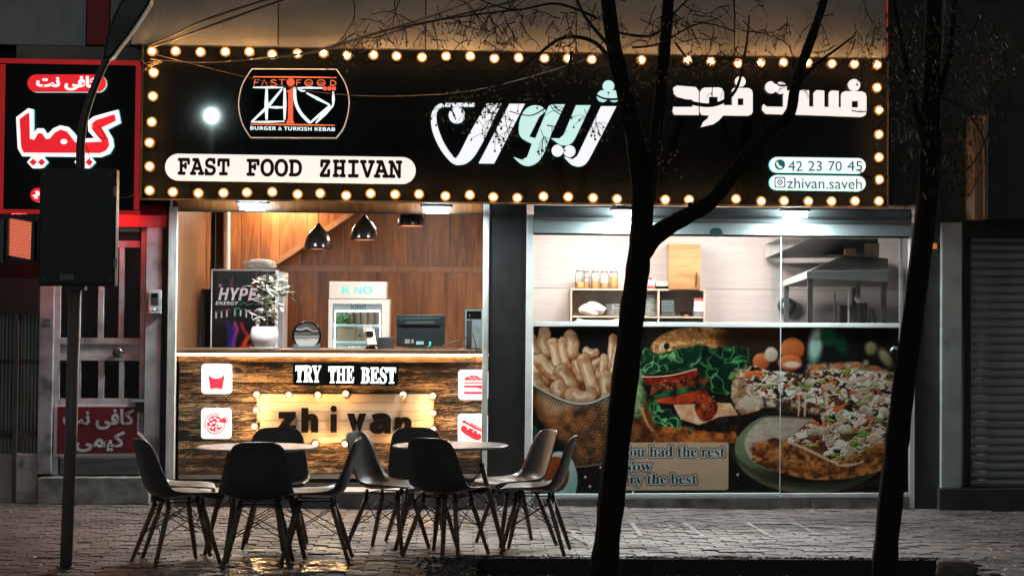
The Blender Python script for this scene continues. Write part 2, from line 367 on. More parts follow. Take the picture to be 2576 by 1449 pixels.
def paint_poster(x, y, text_masks=None):
    rnd = random.Random(5)
    p = Paint(x, y, (19, 17, 16))
    # blurred kitchen behind the burger and pizza
    p.ell(1950, 160, 330, 260, (19, 17, 16), (70, 40, 24), soft=120, nz=.3)
    p.ell(1060, 150, 200, 130, (19, 17, 16), (52, 48, 46), soft=90)
    p.ell(2330, 190, 75, 190, (120, 190, 170), (225, 245, 240), ang=8, soft=40, nz=.1)
    p.ell(2440, 130, 90, 90, (14, 50, 40), (30, 120, 80), soft=40)
    p.ell(2540, 190, 70, 120, (10, 45, 33), (20, 84, 54), ang=-20, soft=40)
    p.ell(2780, 215, 62, 70, (110, 100, 70), (190, 184, 140), soft=30, nz=.1)
    p.ell(2900, 290, 55, 110, (110, 100, 74), (200, 190, 150), ang=-35, soft=30, nz=.1)
    p.ell(2740, 330, 40, 40, (110, 110, 74), (185, 190, 140), soft=30, nz=.1)
    # fries
    lo, hi = (158, 86, 40), (248, 220, 184)
    p.poly(curve([(80, 300), (260, 260), (480, 280), (740, 300), (720, 600), (80, 620)]), (74, 38, 16), 20, .8, (140, 84, 42))
    for f in [(430, 300, 470, 430, 48), (560, 380, 600, 520, 46), (50, 170, 130, 330, 66), (175, 120, 190, 250, 60), (372, 128, 385, 250, 56), (60, 330, 150, 470, 76), (90, 480, 190, 590, 66), (500, 245, 570, 255, 42), (705, 145, 655, 420, 36),
              (235, 180, 268, 380, 50), (310, 165, 352, 370, 36), (770, 230, 705, 530, 52), (600, 320, 545, 400, 36), (130, 310, 320, 460, 56), (640, 300, 600, 480, 40), (300, 400, 380, 520, 58), (655, 440, 665, 600, 54), (275, 520, 310, 570, 66), (480, 310, 560, 560, 52), (400, 590, 540, 590, 72)]:
        k = rnd.uniform(.84, 1.04); bd = rnd.uniform(-20, 20); r1 = f[4]*rnd.uniform(.75, 1.3)
        p.cap(*f[:4], f[4]*1.16, (74, 36, 16), (130, 74, 34), nz=.2, jit=.14, soft=20, bend=bd, r1=r1*1.16)
        p.cap(*f[:4], f[4], tuple(c*k for c in lo), tuple(min(252, c*k*1.02) for c in hi), nz=.75, jit=.24, soft=6, bend=bd, r1=r1)
        p.cap(lerp(f[0], f[2], .2)-f[4]*.3, lerp(f[1], f[3], .2)-f[4]*.2, lerp(f[0], f[2], .75)-f[4]*.25, lerp(f[1], f[3], .75), f[4]*.34, tuple(c*k for c in hi), (253, 236, 212), nz=.5, jit=.3, soft=f[4]*.3, bend=bd)
    p.poly([(80, 505), (200, 572), (330, 628), (450, 652), (560, 637), (700, 572), (760, 500), (900, 500), (800, 1130), (200, 1130), (80, 900)], (20, 17, 15), soft=5)
    # wire basket
    bm, sd = p.poly([(80, 515), (200, 578), (330, 634), (450, 658), (560, 643), (700, 580), (680, 800), (650, 1080), (560, 1122), (430, 1132), (330, 970), (230, 890), (130, 770), (80, 640)], None, ret=True)
    x, y = p.x, p.y
    warm = np.clip(.30+1.5*(p.n1-.42)+.5*np.exp(-((x-250)**2+(y-690)**2)/150**2)-.0005*np.maximum(0, y-780), 0, 1)
    inner = (np.array([60, 36, 22])/255.)*(1-warm[..., None])+(np.array([206, 138, 74])/255.)*warm[..., None]
    p.mix(bm, inner)
    a = x+.55*(y-600)-.0006*(x-400)**2; b = y-.45*(x-400)+.0009*(x-420)**2
    g = np.maximum(np.abs(((a/26) % 1)-.5), np.abs(((b/24) % 1)-.5))
    wire = np.clip((g-.36)/.06, 0, 1)
    shine = np.clip(1.25-np.abs((b-640-120*np.sin(a/130))/110), 0, 1)
    wc = np.array([50, 42, 36])/255.*(1-shine[..., None])+np.array([240, 232, 215])/255.*shine[..., None]
    p.mix(bm*wire*.9, wc)
    p.mix(bm*np.clip(1-sd/70, 0, 1)*.45, (16, 13, 12))
    p.line(curve([(78, 505), (200, 572), (330, 628), (450, 652), (560, 637), (700, 572)]), 17, (196, 214, 214)); p.line(curve([(78, 512), (200, 580), (330, 636), (450, 660), (560, 645), (700, 580)]), 6, (40, 50, 54))
    p.line(curve([(690, 560), (676, 800), (645, 1080), (560, 1122), (430, 1134)]), 10, (120, 120, 112))
    for i in range(260):
        t = rnd.random(); sx, sy = 420+240*t+rnd.uniform(-40, 30), rnd.uniform(900-60*t, 1125)
        p.ell(sx, sy, 4, 3, (120, 110, 90), (220, 212, 190), soft=3)
    p.ell(290, 1240, 150, 230, (120, 175, 172), (215, 238, 236), soft=8, nz=.1)
    p.ell(270, 1190, 105, 140, (80, 30, 12), (168, 84, 36), soft=8, nz=.7)
    p.ell(90, 870, 34, 60, (18, 60, 36), (60, 120, 64), soft=8)
    # bokeh grains
    for q in [(498, 1214, 11), (535, 1286, 12), (618, 1140, 10), (876, 1332, 12), (888, 780, 28), (878, 922, 17), (1044, 936, 15), (1709, 1200, 12), (1917, 1262, 12), (1300, 1345, 8), (640, 1300, 8)]:
        p.ell(q[0], q[1], q[2], q[2]*1.1, (200, 205, 200), (238, 240, 236), soft=4, nz=.1)
    # warm table, left of the burger
    p.poly([(840, 600), (1000, 620), (1120, 940), (830, 945)], (60, 34, 18), 20, .8, (132, 80, 38))
    p.ell(905, 420, 70, 130, (70, 110, 70), (220, 238, 226), soft=26, nz=.5)
    p.ell(900, 590, 85, 110, (50, 90, 44), (190, 220, 160), soft=28, nz=.9)
    p.ell(905, 700, 60, 70, (50, 90, 44), (225, 235, 200), soft=22, nz=.9)
    # burger : lower bun
    p.poly(curve([(945, 680), (985, 800), (1040, 850), (1140, 820), (1400, 830), (1640, 840), (1700, 900), (1690, 955), (1120, 955), (1040, 900), (960, 800)]), (96, 48, 20), 6, 1, (196, 118, 52))
    p.line(curve([(945, 690), (985, 790), (1030, 850)]), 26, (214, 150, 84), 8)
    p.line(curve([(960, 700), (1000, 800), (1035, 850)]), 10, (90, 44, 18), 6)
    # patty
    p.poly(curve([(1200, 690), (1330, 760), (1500, 740), (1715, 735), (1720, 800), (1660, 868), (1440, 862), (1220, 790)]), (14, 11, 10), 6, 1, (58, 42, 34))
    # upper bun
    p.ell(1400, 230, 400, 185, (110, 60, 26), (236, 176, 104), soft=8, nz=.75, ymin=55, l=(-.35, -.7))
    p.ell(1700, 150, 190, 130, (16, 13, 12), (74, 46, 28), soft=60, nz=.6, ymin=55)
    p.win(1000, 1800, 55, 260); q = ((p.x-1400)/395)**2+((p.y-235)/178)**2 < 1
    cr = ridged(p.x, p.y*2.4, 130, 61); cr2 = fbm(p.x, p.y*2, 40, 64)
    p.mix(q*np.clip((cr-.80)/.15, 0, 1)*.75*(p.x < 1640), (96, 48, 18)); p.mix(q*np.clip((cr2-.60)/.12, 0, 1)*.8*np.clip((1560-p.x)/200, 0, 1), (255, 226, 172)); p.mix(q*np.clip((fbm(p.x, p.y, 22, 66)-.66)/.08, 0, 1)*.7*np.clip((1480-p.x)/200, 0, 1), (255, 246, 226))
    p.ell(1133, 205, 28, 30, (20, 14, 12), (42, 28, 20), soft=8); p.ell(1100, 215, 34, 50, (200, 140, 90), (250, 232, 205), ang=20, soft=14, nz=.5)
    p.ell(1133, 205, 24, 26, (20, 14, 12), (42, 28, 20), soft=8)
    # lettuce masses
    p.poly(curve([(935, 290), (990, 215), (1050, 262), (1190, 235), (1330, 205), (1400, 185), (1500, 240), (1640, 200), (1780, 235), (1790, 360), (1700, 420), (1680, 540), (1560, 560), (1460, 500), (1380, 400), (1240, 400), (1110, 415), (960, 430), (925, 370)]), (10, 40, 28), 6, 1, (30, 92, 54))
    def ruffle(pts, w, dk, lt):
        c = curve(pts, 7)
        p.line(c, w*2.2, dk, w*.7, .9); p.line(c, w*1.1, tuple((a+2*b)/3 for a, b in zip(lt, dk)), w*.5, .9)
        p.line([(a-w*.3, b-w*.34) for a, b in c], w*.26, tuple(min(255, v*1.12) for v in lt), 2.5)
    DK, LT, LG = (12, 70, 44), (168, 206, 130), (96, 170, 104)
    def frill(x0, x1, ytop, ybot, amp, wl, dk, md, lt, sk=0.):
        top_, e = [], []; x = x0; k = 0
        while x <= x1:
            ph = rnd.uniform(.75, 1.3); e += [(x, ybot+sk*(x-x0)+rnd.uniform(-6, 6)-amp*.55), (x+wl*ph*.22, ybot+sk*(x-x0)+amp*rnd.uniform(.4, 1.)), (x+wl*ph*.58, ybot+sk*(x-x0)+amp*rnd.uniform(.4, 1.)), (x+wl*ph*.50, ybot+sk*(x-x0)-amp*rnd.uniform(.3, 1.1))]; x += wl*ph*.82
        e = curve(e, 5); pts = [(x0, ytop)]+e+[(e[-1][0], ytop+sk*(x1-x0))]
        m, sd = p.poly(pts, None, ret=True); sd = np.maximum(sd, 0)
        a = np.exp(-sd/5.5)[..., None]; b = np.exp(-sd/20.)[..., None]; n_ = np.clip(.5+(p.n1-.5)*2.4, 0, 1)[..., None]
        c = (np.array(dk)*(1-b*n_)+np.array(md)*b*n_)/255.; c = c*(1-a*.85)+np.array(lt)/255.*a*.85
        edge = np.clip((p.y-ytop-10)/12, 0, 1)*np.clip((x1+(p.n1-.5)*150-p.x)/10, 0, 1)*np.clip((p.x-x0-(p.n1-.5)*110)/10, 0, 1); p.mix(m*edge, c)
        for q in range(int((x1-x0)/wl*1.6)):                         # folds
            fx = rnd.uniform(x0+10, x1-10); fy = ybot+sk*(fx-x0)
            p.line(curve([(fx, fy-amp*rnd.uniform(1.2, 2.6)), (fx+rnd.uniform(-14, 14), fy-amp*.6), (fx+rnd.uniform(-10, 10), fy+amp*.2)], 5), rnd.uniform(4, 10), tuple(.45*a_+.55*b_ for a_, b_ in zip(lt, dk)) if rnd.random() < .6 else dk, 6, .8)
    DKG, MDG, LTG = (8, 40, 28), (36, 140, 82), (196, 226, 158)
    DK2, MD2, LT2 = (5, 28, 20), (18, 100, 62), (110, 196, 126)
    leafy(p, curve([(1330, 210), (1420, 190), (1560, 200), (1700, 200), (1790, 225), (1800, 340), (1720, 420), (1690, 545), (1560, 575), (1450, 520), (1370, 420), (1330, 330)]), 78, 5, (4, 26, 18), (26, 94, 54), (120, 178, 112))
    leafy(p, curve([(930, 300), (985, 215), (1060, 262), (1200, 236), (1330, 200), (1420, 190), (1400, 340), (1330, 400), (1240, 395), (1110, 425), (960, 440), (922, 380)]), 70, 8, (8, 42, 28), (48, 124, 68), (196, 216, 156))
    # tomato, cucumber
    p.poly(curve([(940, 440), (1060, 432), (1200, 418), (1310, 398), (1375, 378), (1370, 440), (1220, 478), (1080, 500), (970, 502)]), (96, 18, 10), 4, .8, (186, 52, 30))
    p.line(curve([(940, 440), (1060, 440), (1210, 422), (1372, 380)]), 9, (244, 214, 190))
    p.poly(curve([(1020, 505), (1200, 480), (1390, 450), (1470, 455), (1440, 500), (1250, 540), (1060, 570), (1000, 590)]), (24, 14, 10), 5, .9, (150, 70, 30))
    for i in range(20):
        p.ell(rnd.uniform(1080, 1320), rnd.uniform(470, 540), rnd.uniform(5, 14), rnd.uniform(4, 9), (150, 70, 34), (250, 190, 140), soft=4)
    p.poly(curve([(1060, 560), (1220, 535), (1400, 505), (1440, 500), (1420, 530), (1250, 575), (1070, 605), (1010, 600)]), (10, 26, 18), 4, 1, (40, 108, 66))
    p.poly(curve([(1040, 615), (1200, 590), (1400, 545), (1395, 610), (1300, 650), (1140, 648), (1060, 640)]), (128, 30, 14), 4, .7, (212, 78, 38))
    # cheese and sauce
    p.poly([(1190, 655), (1380, 650), (1540, 640), (1650, 645), (1712, 738), (1560, 750), (1440, 800), (1390, 812), (1250, 770)], (214, 158, 112), 4, .6, (250, 222, 186))
    p.poly(curve([(1390, 550), (1440, 530), (1480, 590), (1540, 650), (1535, 720), (1480, 780), (1410, 775), (1365, 700), (1370, 620)]), (70, 18, 8), 5, 1, (170, 64, 28))
    for i in range(40):
        p.ell(rnd.uniform(1385, 1520), rnd.uniform(580, 760), rnd.uniform(3, 8), rnd.uniform(3, 6), (180, 90, 60), (255, 220, 190), soft=3)
    leafy(p, curve([(1000, 620), (1060, 600), (1090, 680), (1180, 690), (1230, 740), (1290, 790), (1230, 840), (1120, 840), (1040, 780), (1000, 700)]), 60, 15, (8, 42, 28), (44, 142, 78), (200, 226, 158))
    leafy(p, curve([(1290, 800), (1340, 810), (1375, 830), (1330, 880), (1295, 840)]), 40, 18, (8, 42, 28), (44, 142, 78), (190, 220, 150))
    # pizza on a round board
    o = 1502.6
    p.ell(o+800, 1010, 628, 345, (58, 80, 56), (128, 150, 118), soft=8, nz=.3)
    p.ell(o+850, 960, 600, 290, (140, 130, 112), (222, 214, 198), soft=10, nz=.5, l=(-.6, -.2))
    p.full(); x, y = p.x, p.y; st = fbm(x, y*6, 130, 31); p.mix((((x-o-850)/600)**2+((y-960)/290)**2 < 1)*np.clip((st-.55)*2.0, 0, .5), (150, 138, 118))
    p.ell(o+820, 1190, 540, 120, (14, 12, 11), (34, 28, 24), soft=60)
    def toppings(n, X0, X1, Y0, Y1, region, sc=1., blur=3.):
        for i in range(n):
            sx, sy = rnd.uniform(X0, X1), rnd.uniform(Y0, Y1)
            if not region(sx, sy): continue
            k = rnd.random(); dk = fbm(np.array([[sx]]), np.array([[sy]]), 120, 77)[0, 0]
            if dk < .42 and k < .5: k = .9
            s_ = sc*rnd.uniform(.7, 1.25)
            if k < .40: p.ell(sx, sy, 46*s_, 27*s_, (150, 128, 112), (252, 242, 232), ang=rnd.uniform(-60, 60), soft=blur, nz=.7, jit=.25)
            elif k < .55:
                p.ell(sx, sy, 30*s_, 24*s_, (14, 18, 18), (52, 66, 62), ang=rnd.uniform(-40, 40), soft=blur, jit=.1)
                p.ell(sx+2, sy-3, 14*s_, 10*s_, (120, 96, 70), (205, 190, 160), soft=blur)
            elif k < .70:
                a_ = rnd.uniform(-60, 60); L = 60*s_; c_, q_ = math.cos(math.radians(a_)), math.sin(math.radians(a_))
                p.cap(sx-c_*L, sy-q_*L*.6, sx+c_*L, sy+q_*L*.6, 13*s_, (58, 92, 36), (176, 200, 118), soft=blur, bend=rnd.uniform(-26, 26))
            elif k < .84: p.ell(sx, sy, 28*s_, 17*s_, (120, 40, 14), (226, 122, 62), ang=rnd.uniform(-50, 50), soft=blur, nz=.6, jit=.2)
            else: p.ell(sx, sy, 24*s_, 15*s_, (26, 18, 15), (84, 60, 48), ang=rnd.uniform(-50, 50), soft=blur, nz=.6, jit=.3)
    # far half, out of focus
    for q in [(o+390, 320, 78, 74), (o+640, 225, 106, 100), (o+620, 330, 110, 70)]:
        p.ell(*q, (150, 52, 12), (248, 158, 92), soft=16, nz=.15)
    p.ell(o+470, 265, 62, 66, (170, 150, 124), (246, 238, 224), soft=16, nz=.1); p.ell(o+640, 345, 90, 34, (224, 190, 160), (252, 238, 222), soft=16)
    p.poly(curve([(o+760, 345), (o+900, 330), (o+1140, 325), (o+1330, 365), (o+1510, 420), (o+1560, 480), (o+1560, 640), (o+1300, 720), (o+930, 735), (o+800, 600), (o+740, 440)]), (84, 50, 30), 14, 1.2, (214, 196, 174))
    for q in [(o+850, 380, 80, 46), (o+1020, 360, 70, 36), (o+1160, 360, 60, 46), (o+1300, 380, 70, 36), (o+1420, 440, 70, 36)]:
        p.ell(*q, (130, 60, 22), (226, 150, 92), soft=12, nz=.5)
    organic(p, curve([(o+790, 400), (o+900, 372), (o+1140, 366), (o+1330, 395), (o+1560, 450), (o+1560, 720), (o+1300, 730), (o+930, 735), (o+830, 600)]), [(226, 208, 190), (190, 164, 140), (30, 30, 28), (120, 146, 74), (206, 104, 48), (92, 54, 34), (246, 236, 224)], 62, 7, soft=18, relief=.6, bias=[.04, .03, -.005, -.03, -.06, .01, .02])
    toppings(26, o+830, o+1540, 420, 700, lambda a, b: True, 1.0, 8)
    # slice lifted in front
    p.poly(curve([(o+160, 470), (o+240, 370), (o+310, 350), (o+460, 400), (o+560, 400), (o+800, 450), (o+900, 560), (o+920, 700), (o+760, 720), (o+560, 700), (o+400, 680), (o+230, 735), (o+150, 610)]), (70, 44, 28), 5, 1.3, (222, 206, 188))
    p.poly(curve([(o+150, 600), (o+165, 480), (o+260, 380), (o+300, 420), (o+240, 520), (o+300, 560), (o+400, 600), (o+390, 690), (o+230, 740)]), (150, 108, 74), 5, 1, (238, 224, 204))
    p.ell(o+300, 640, 90, 70, (190, 174, 150), (226, 216, 196), soft=20, nz=.3)
    for i in range(70):
        p.ell(o+rnd.uniform(160, 330), rnd.uniform(380, 600), rnd.uniform(5, 18), rnd.uniform(4, 10), (110, 62, 30), (200, 140, 90), ang=rnd.uniform(-60, 60), soft=4, nz=.5)
    organic(p, curve([(o+270, 385), (o+330, 352), (o+460, 395), (o+570, 395), (o+800, 445), (o+905, 560), (o+925, 690), (o+800, 640), (o+560, 610), (o+420, 600), (o+300, 520), (o+250, 440)]), [(226, 208, 190), (190, 164, 140), (30, 30, 28), (120, 146, 74), (206, 104, 48), (92, 54, 34), (246, 236, 224)], 52, 23, soft=5, relief=1.2, bias=[.05, .03, -.005, -.04, -.05, .01, .03])
    toppings(20, o+330, o+860, 400, 610, lambda a, b: b < 420+.35*(a-o-200)+110, .95, 3)
    p.poly([(o+230, 735), (o+560, 700), (o+900, 730), (o+880, 770), (o+560, 750), (o+260, 745)], (34, 24, 18), 14)
    for sx in (690, 740, 830, 905, 915):
        p.line(curve([(o+sx, 560), (o+sx+6, 640), (o+sx+(20 if sx > 850 else 2), 740)]), rnd.uniform(9, 20), (232, 204, 174) if sx != 830 else (196, 84, 34), 3)
    # near pizza
    p.poly(curve([(o+310, 1050), (o+400, 960), (o+500, 915), (o+620, 940), (o+900, 700), (o+1200, 640), (o+1560, 700), (o+1560, 1130), (o+1350, 1170), (o+1100, 1225), (o+800, 1235), (o+500, 1165), (o+350, 1110)]), (60, 40, 28), 5, 1.3, (216, 200, 180))
    organic(p, curve([(o+560, 935), (o+640, 900), (o+760, 800), (o+930, 690), (o+1200, 640), (o+1560, 690), (o+1560, 1090), (o+1330, 1080), (o+1080, 1130), (o+860, 1060), (o+700, 980)]), [(226, 208, 190), (190, 164, 140), (30, 30, 28), (120, 146, 74), (206, 104, 48), (92, 54, 34), (246, 236, 224)], 74, 41, soft=5, relief=1.25, bias=[.045, .03, .0, -.03, -.06, .01, .025])
    toppings(40, o+600, o+1500, 680, 1050, lambda a, b: b > 1000-.55*(a-o-500) and b < 930+.12*(a-o-400), 1.15, 3)
    p.poly(curve([(o+310, 1050), (o+400, 965), (o+500, 915), (o+600, 950), (o+700, 960), (o+850, 1040), (o+950, 1080), (o+1080, 1120), (o+1200, 1090), (o+1330, 1060), (o+1420, 1070), (o+1420, 1150), (o+1100, 1230), (o+800, 1238), (o+500, 1170), (o+350, 1110)]), (70, 36, 16), 7, 1.15, (206, 138, 74))
    for t in np.linspace(0, 1, 15):
        p.ell(o+400+t*960, 1010+190*math.sin(math.pi*min(1, t*1.02))**.8*(.75)+rnd.uniform(-14, 14), rnd.uniform(70, 110), rnd.uniform(54, 74), (64, 32, 14), (214, 146, 82), soft=26, nz=.8, jit=.12, l=(-.2, -.95))
    p.line(curve([(o+620, 950), (o+720, 985), (o+860, 1050), (o+960, 1095), (o+1080, 1130), (o+1210, 1100)]), 24, (244, 226, 200), 8, .8)
    for i in range(40):
        t = rnd.uniform(330, 1400); p.ell(o+t, 1060+.00010*(t-330)*(1400-t)*1.1+rnd.uniform(-50, 70), rnd.uniform(8, 26), rnd.uniform(6, 18), (38, 20, 10), (110, 60, 28), soft=9, nz=.6)
    p.line(curve([(o+120, 960), (o+230, 1110), (o+480, 1240), (o+800, 1300), (o+1200, 1290), (o+1500, 1200)]), 34, (62, 48, 38), 22, .7)
    p.line([(o+414, 1268), (o+500, 1300), (o+640, 1340)], 12, (120, 66, 28), 8, .7)
    # text card
    p.poly([(740, 948), (1622, 948), (1635, 962), (1635, 1304), (1622, 1318), (740, 1318)], (196, 172, 146), 3, .25, (206, 182, 156))
    if text_masks is not None:
        m0, m1, m2 = text_masks; p.full()
        p.mix(m2, (84, 34, 26)); p.mix(m1, (206, 220, 220)); p.mix(m0, (30, 50, 56))
    c = p.C
    g = np.random.default_rng(3).normal(0, .012, c.shape[:-1])[..., None]
    return np.clip(c+g, 0, 1)

# ---------------------------------------------------------------- materials used in many places
black_gloss = mat('black_composite', (.005, .0053, .0056), .032, var=.05, bmp=0, spec=.24)
black_matt = mat('black_paint', (.026, .027, .028), .55, bmp=.05)
dark_void = mat('dark_interior', (.02, .02, .022), .8, bmp=0)
steel = mat('brushed_steel', (.52, .55, .56), .34, .9, var=.12, scale=4, stretch=(1, 1, 12), bmp=.03)
alu = mat('worn_white_aluminium', (.62, .62, .60), .42, .25, var=.18, scale=5, stretch=(3, 3, .6), dirt=(.30, .29, .28))
frame_white = mat('white_frame_paint', (.70, .74, .74), .38, .1, var=.08, scale=6)
concrete = mat('stained_concrete', (.30, .30, .29), .85, var=.3, scale=7, bmp=.35, bscale=70, dirt=(.12, .12, .115))
plaster = mat('grey_render', (.22, .22, .215), .85, var=.2, scale=3, bmp=.2, bscale=80)
white_plastic = mat('white_plastic', (.78, .77, .76), .35, var=.05)
grey_paint = mat('grey_door_paint', (.55, .55, .57), .45, var=.18, scale=5, bmp=.06, dirt=(.2, .2, .2))
red_paint = mat('red_sign_paint', (.46, .03, .028), .5, var=.15)

# ---------------------------------------------------------------- pavement, tree pit, foreground
PX0, PX1, PY1 = -6.5, 8.0, .32
pa, pb = G(1195, 1402), G(2362, 1402); PIT = (pa.x, pb.x, -5.02, -4.02)
stone_m, t, b = nt('paver_concrete'); gp = node(t, 'ShaderNodeNewGeometry').outputs['Position']
f1 = ramp(t, noise(t, coords(t), 9, 5, .6), [(.28, (.08, .064, .060)), (.46, (.175, .140, .134)), (.75, (.265, .214, .206))]); f2 = ramp(t, noise(t, gp, 1.1, 5, .65, .4), [(.34, (.34, .33, .33)), (.52, (.9, .9, .9)), (.7, (1.15, 1.12, 1.12))])
oi = node(t, 'ShaderNodeObjectInfo').outputs['Random']; f3 = ramp(t, oi, [(0, (.72, .70, .69)), (1, (1.15, 1.13, 1.13))])
mu = node(t, 'ShaderNodeMix', data_type='RGBA', blend_type='MULTIPLY'); mu.inputs[0].default_value = 1; t.links.new(f1, mu.inputs[6]); t.links.new(f2, mu.inputs[7]); mu2 = node(t, 'ShaderNodeMix', data_type='RGBA', blend_type='MULTIPLY'); mu2.inputs[0].default_value = 1; t.links.new(mu.outputs[2], mu2.inputs[6]); t.links.new(f3, mu2.inputs[7]); t.links.new(mu2.outputs[2], b.inputs['Base Color'])
wr = node(t, 'ShaderNodeMapRange'); wr.inputs['From Min'].default_value = .38; wr.inputs['From Max'].default_value = .62; wr.inputs['To Min'].default_value = .34; wr.inputs['To Max'].default_value = .75; t.links.new(noise(t, gp, 1.7, 4, .6), wr.inputs['Value']); t.links.new(wr.outputs[0], b.inputs['Roughness'])
bump(t, b, noise(t, gp, 60, 4, .7), .7, .012)
joint_m = mat('joint_dirt', (.035, .032, .03), .95, bmp=.3)
soil_m = mat('dark_soil', (.022, .019, .016), .95, bmp=.6, bscale=40)
def sheet(mb, x0, x1, y0, y1, dz, n=1): mb.quad((x0, y0, gz(x0)+dz), (x1, y0, gz(x1)+dz), (x1, y1, gz(x1)+dz), (x0, y1, gz(x0)+dz))
g = MB(); D0 = -.018
sheet(g, PX0, PX1, PIT[3], PY1, D0); sheet(g, PX0, PIT[0], PIT[2], PIT[3], D0); sheet(g, PIT[1], PX1, PIT[2], PIT[3], D0); sheet(g, PX0, PX1, -6.6, PIT[2], D0)
pavement = g.build('pavement', joint_m); tag(pavement, kind='structure')
g = MB()
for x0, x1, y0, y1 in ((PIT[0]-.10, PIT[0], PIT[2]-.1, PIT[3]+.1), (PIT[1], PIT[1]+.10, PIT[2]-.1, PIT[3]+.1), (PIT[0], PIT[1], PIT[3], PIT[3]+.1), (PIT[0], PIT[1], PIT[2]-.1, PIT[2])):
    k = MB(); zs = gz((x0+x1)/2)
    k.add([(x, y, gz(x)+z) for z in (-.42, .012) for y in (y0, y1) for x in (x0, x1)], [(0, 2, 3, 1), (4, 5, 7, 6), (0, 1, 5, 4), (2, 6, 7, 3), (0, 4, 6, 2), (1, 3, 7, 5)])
    k.build('pit_kerb', mat('shaded_kerb_concrete', (.035, .032, .03), .8, bmp=.4, bscale=50), pavement)  # near-black colour stands in for the shade inside the pit
g = MB(); nx, ny = 60, 14; vs = []
rs = random.Random(3)
for j in range(ny+1):
    for i in range(nx+1):
        x = lerp(PIT[0], PIT[1], i/nx); y = lerp(PIT[2], PIT[3], j/ny); vs.append((x, y, gz(x)-.30+rs.uniform(-.02, .02)+.05*math.sin(x*3)))
g.add(vs, [(j*(nx+1)+i, j*(nx+1)+i+1, (j+1)*(nx+1)+i+1, (j+1)*(nx+1)+i) for j in range(ny) for i in range(nx)], True)
tag(g.build('soil', soil_m), kind='structure')
g = MB(); sheet(g, -30, 30, -40, -6.6, -.14); tag(g.build('road', mat('asphalt', (.045, .045, .047), .85, bmp=.5, bscale=90)), kind='structure')
# interlocking zigzag stones
rs = random.Random(11); SW, SD, GAP = .205, .128, .007
def stone_outline(v):
    q = []; w, d = SW/2-GAP/2, SD/2-GAP/2; z = .017
    for t in (-1, -.5, 0, .5): q.append((t*w, -d+(z if t in (-.5, .5) else -z*.6)))
    q.append((w, -d+z*.0)); q.append((w+.010, 0))
    for t in (1, .5, 0, -.5): q.append((t*w, d+(z if t in (-.5, .5) else -z*.6)))
    q.append((-w, d)); q.append((-w+.010, 0)); r = random.Random(v)
    return [(x+r.uniform(-.003, .003), y+r.uniform(-.003, .003)) for x, y in q]
def stone_mb(v, at=(0, 0, 0), tilt=(0, 0), mb=None):
    o = stone_outline(v); n = len(o); mb = mb or MB(); vs = []
    for k, (s_, z) in enumerate(((1, -.03), (1, -.005), (.955, 0))):
        for x, y in o: xx, yy = x*s_, y*s_; vs.append((at[0]+xx, at[1]+yy, at[2]+z+xx*tilt[0]+yy*tilt[1]))
    fs = [(k*n+i, k*n+(i+1) % n, (k+1)*n+(i+1) % n, (k+1)*n+i) for k in range(2) for i in range(n)]+[tuple(2*n+i for i in range(n))]
    return mb.add(vs, fs)
cells = []
for j in range(52):
    for i in range(72):
        x = PX0+.2+i*SW+(SW/2 if j % 2 else 0); y = -6.45+j*SD
        if y > .02 or x > PX1-.1: continue
        if PIT[0]-.2 < x < PIT[1]+.2 and PIT[2]-.16 < y < PIT[3]+.16: continue
        dz = rs.uniform(-.004, .004)+.006*math.sin(x*2.1+y*1.3); cells.append((x, y, gz(x)+dz, rs.uniform(-.02, .02)-.0128, rs.uniform(-.02, .02), rs.randrange(5)))
def inview(c):
    u, v = PJ((c[0], c[1], c[2])); return 0 < u < 2576 and 0 < v < 1449
vis = sorted([c for c in cells if inview(c)], key=lambda c: c[1])[:300]; vset = set(vis)
smesh = [stone_mb(v).mesh('paving_stone', stone_m, (0, 0, 0))[0] for v in range(5)]
for c in vis:
    o = link('paving_stone', smesh[c[5]], pavement, c[:3]); o.rotation_euler = (c[4], -c[3], 0)
g = MB()
for c in cells:
    if c not in vset: stone_mb(c[5], c[:3], (c[3], c[4]), g)
tag(g.build('paving_stones', stone_m, pavement), kind='stuff')
# faded chalk lines on the stones
chalk, t, b = nt('worn_chalk'); b.inputs['Base Color'].default_value = (.46, .43, .42, 1); b.inputs['Roughness'].default_value = .9; gp = node(t, 'ShaderNodeNewGeometry').outputs['Position']
tr = node(t, 'ShaderNodeBsdfTransparent'); mx = node(t, 'ShaderNodeMixShader'); t.links.new(ramp(t, noise(t, gp, 14, 4, .7), [(.36, (0, 0, 0)), (.54, (.9, .9, .9))]), mx.inputs[0]); t.links.new(tr.outputs[0], mx.inputs[1]); t.links.new(b.outputs[0], mx.inputs[2]); t.links.new(mx.outputs[0], t.nodes['Material Output'].inputs[0])
for pl in [[(1590, 1318), (1612, 1350), (1680, 1356)], [(1640, 1322), (1700, 1326), (1668, 1338)], [(1722, 1318), (1772, 1352)], [(1880, 1318), (1945, 1355), (2040, 1352)], [(1880, 1317), (2000, 1318), (2060, 1348)], [(2030, 1325), (2120, 1328), (2150, 1340), (2080, 1342)], [(1380, 1330), (1440, 1336), (1445, 1352), (1475, 1366)], [(1790, 1336), (1985, 1337)]]:
    mb = MB(); P = [G(*p) for p in pl]
    for a, b in zip(P[:-1], P[1:]):
        d = (b-a).normalized(); n = Vector((-d.y, d.x, 0))*.017; n0 = Vector((0, 0, .011)); mb.quad(a-n+n0, b-n+n0, b+n+n0, a+n+n0)
    mb.build('chalk_line', chalk, pavement)
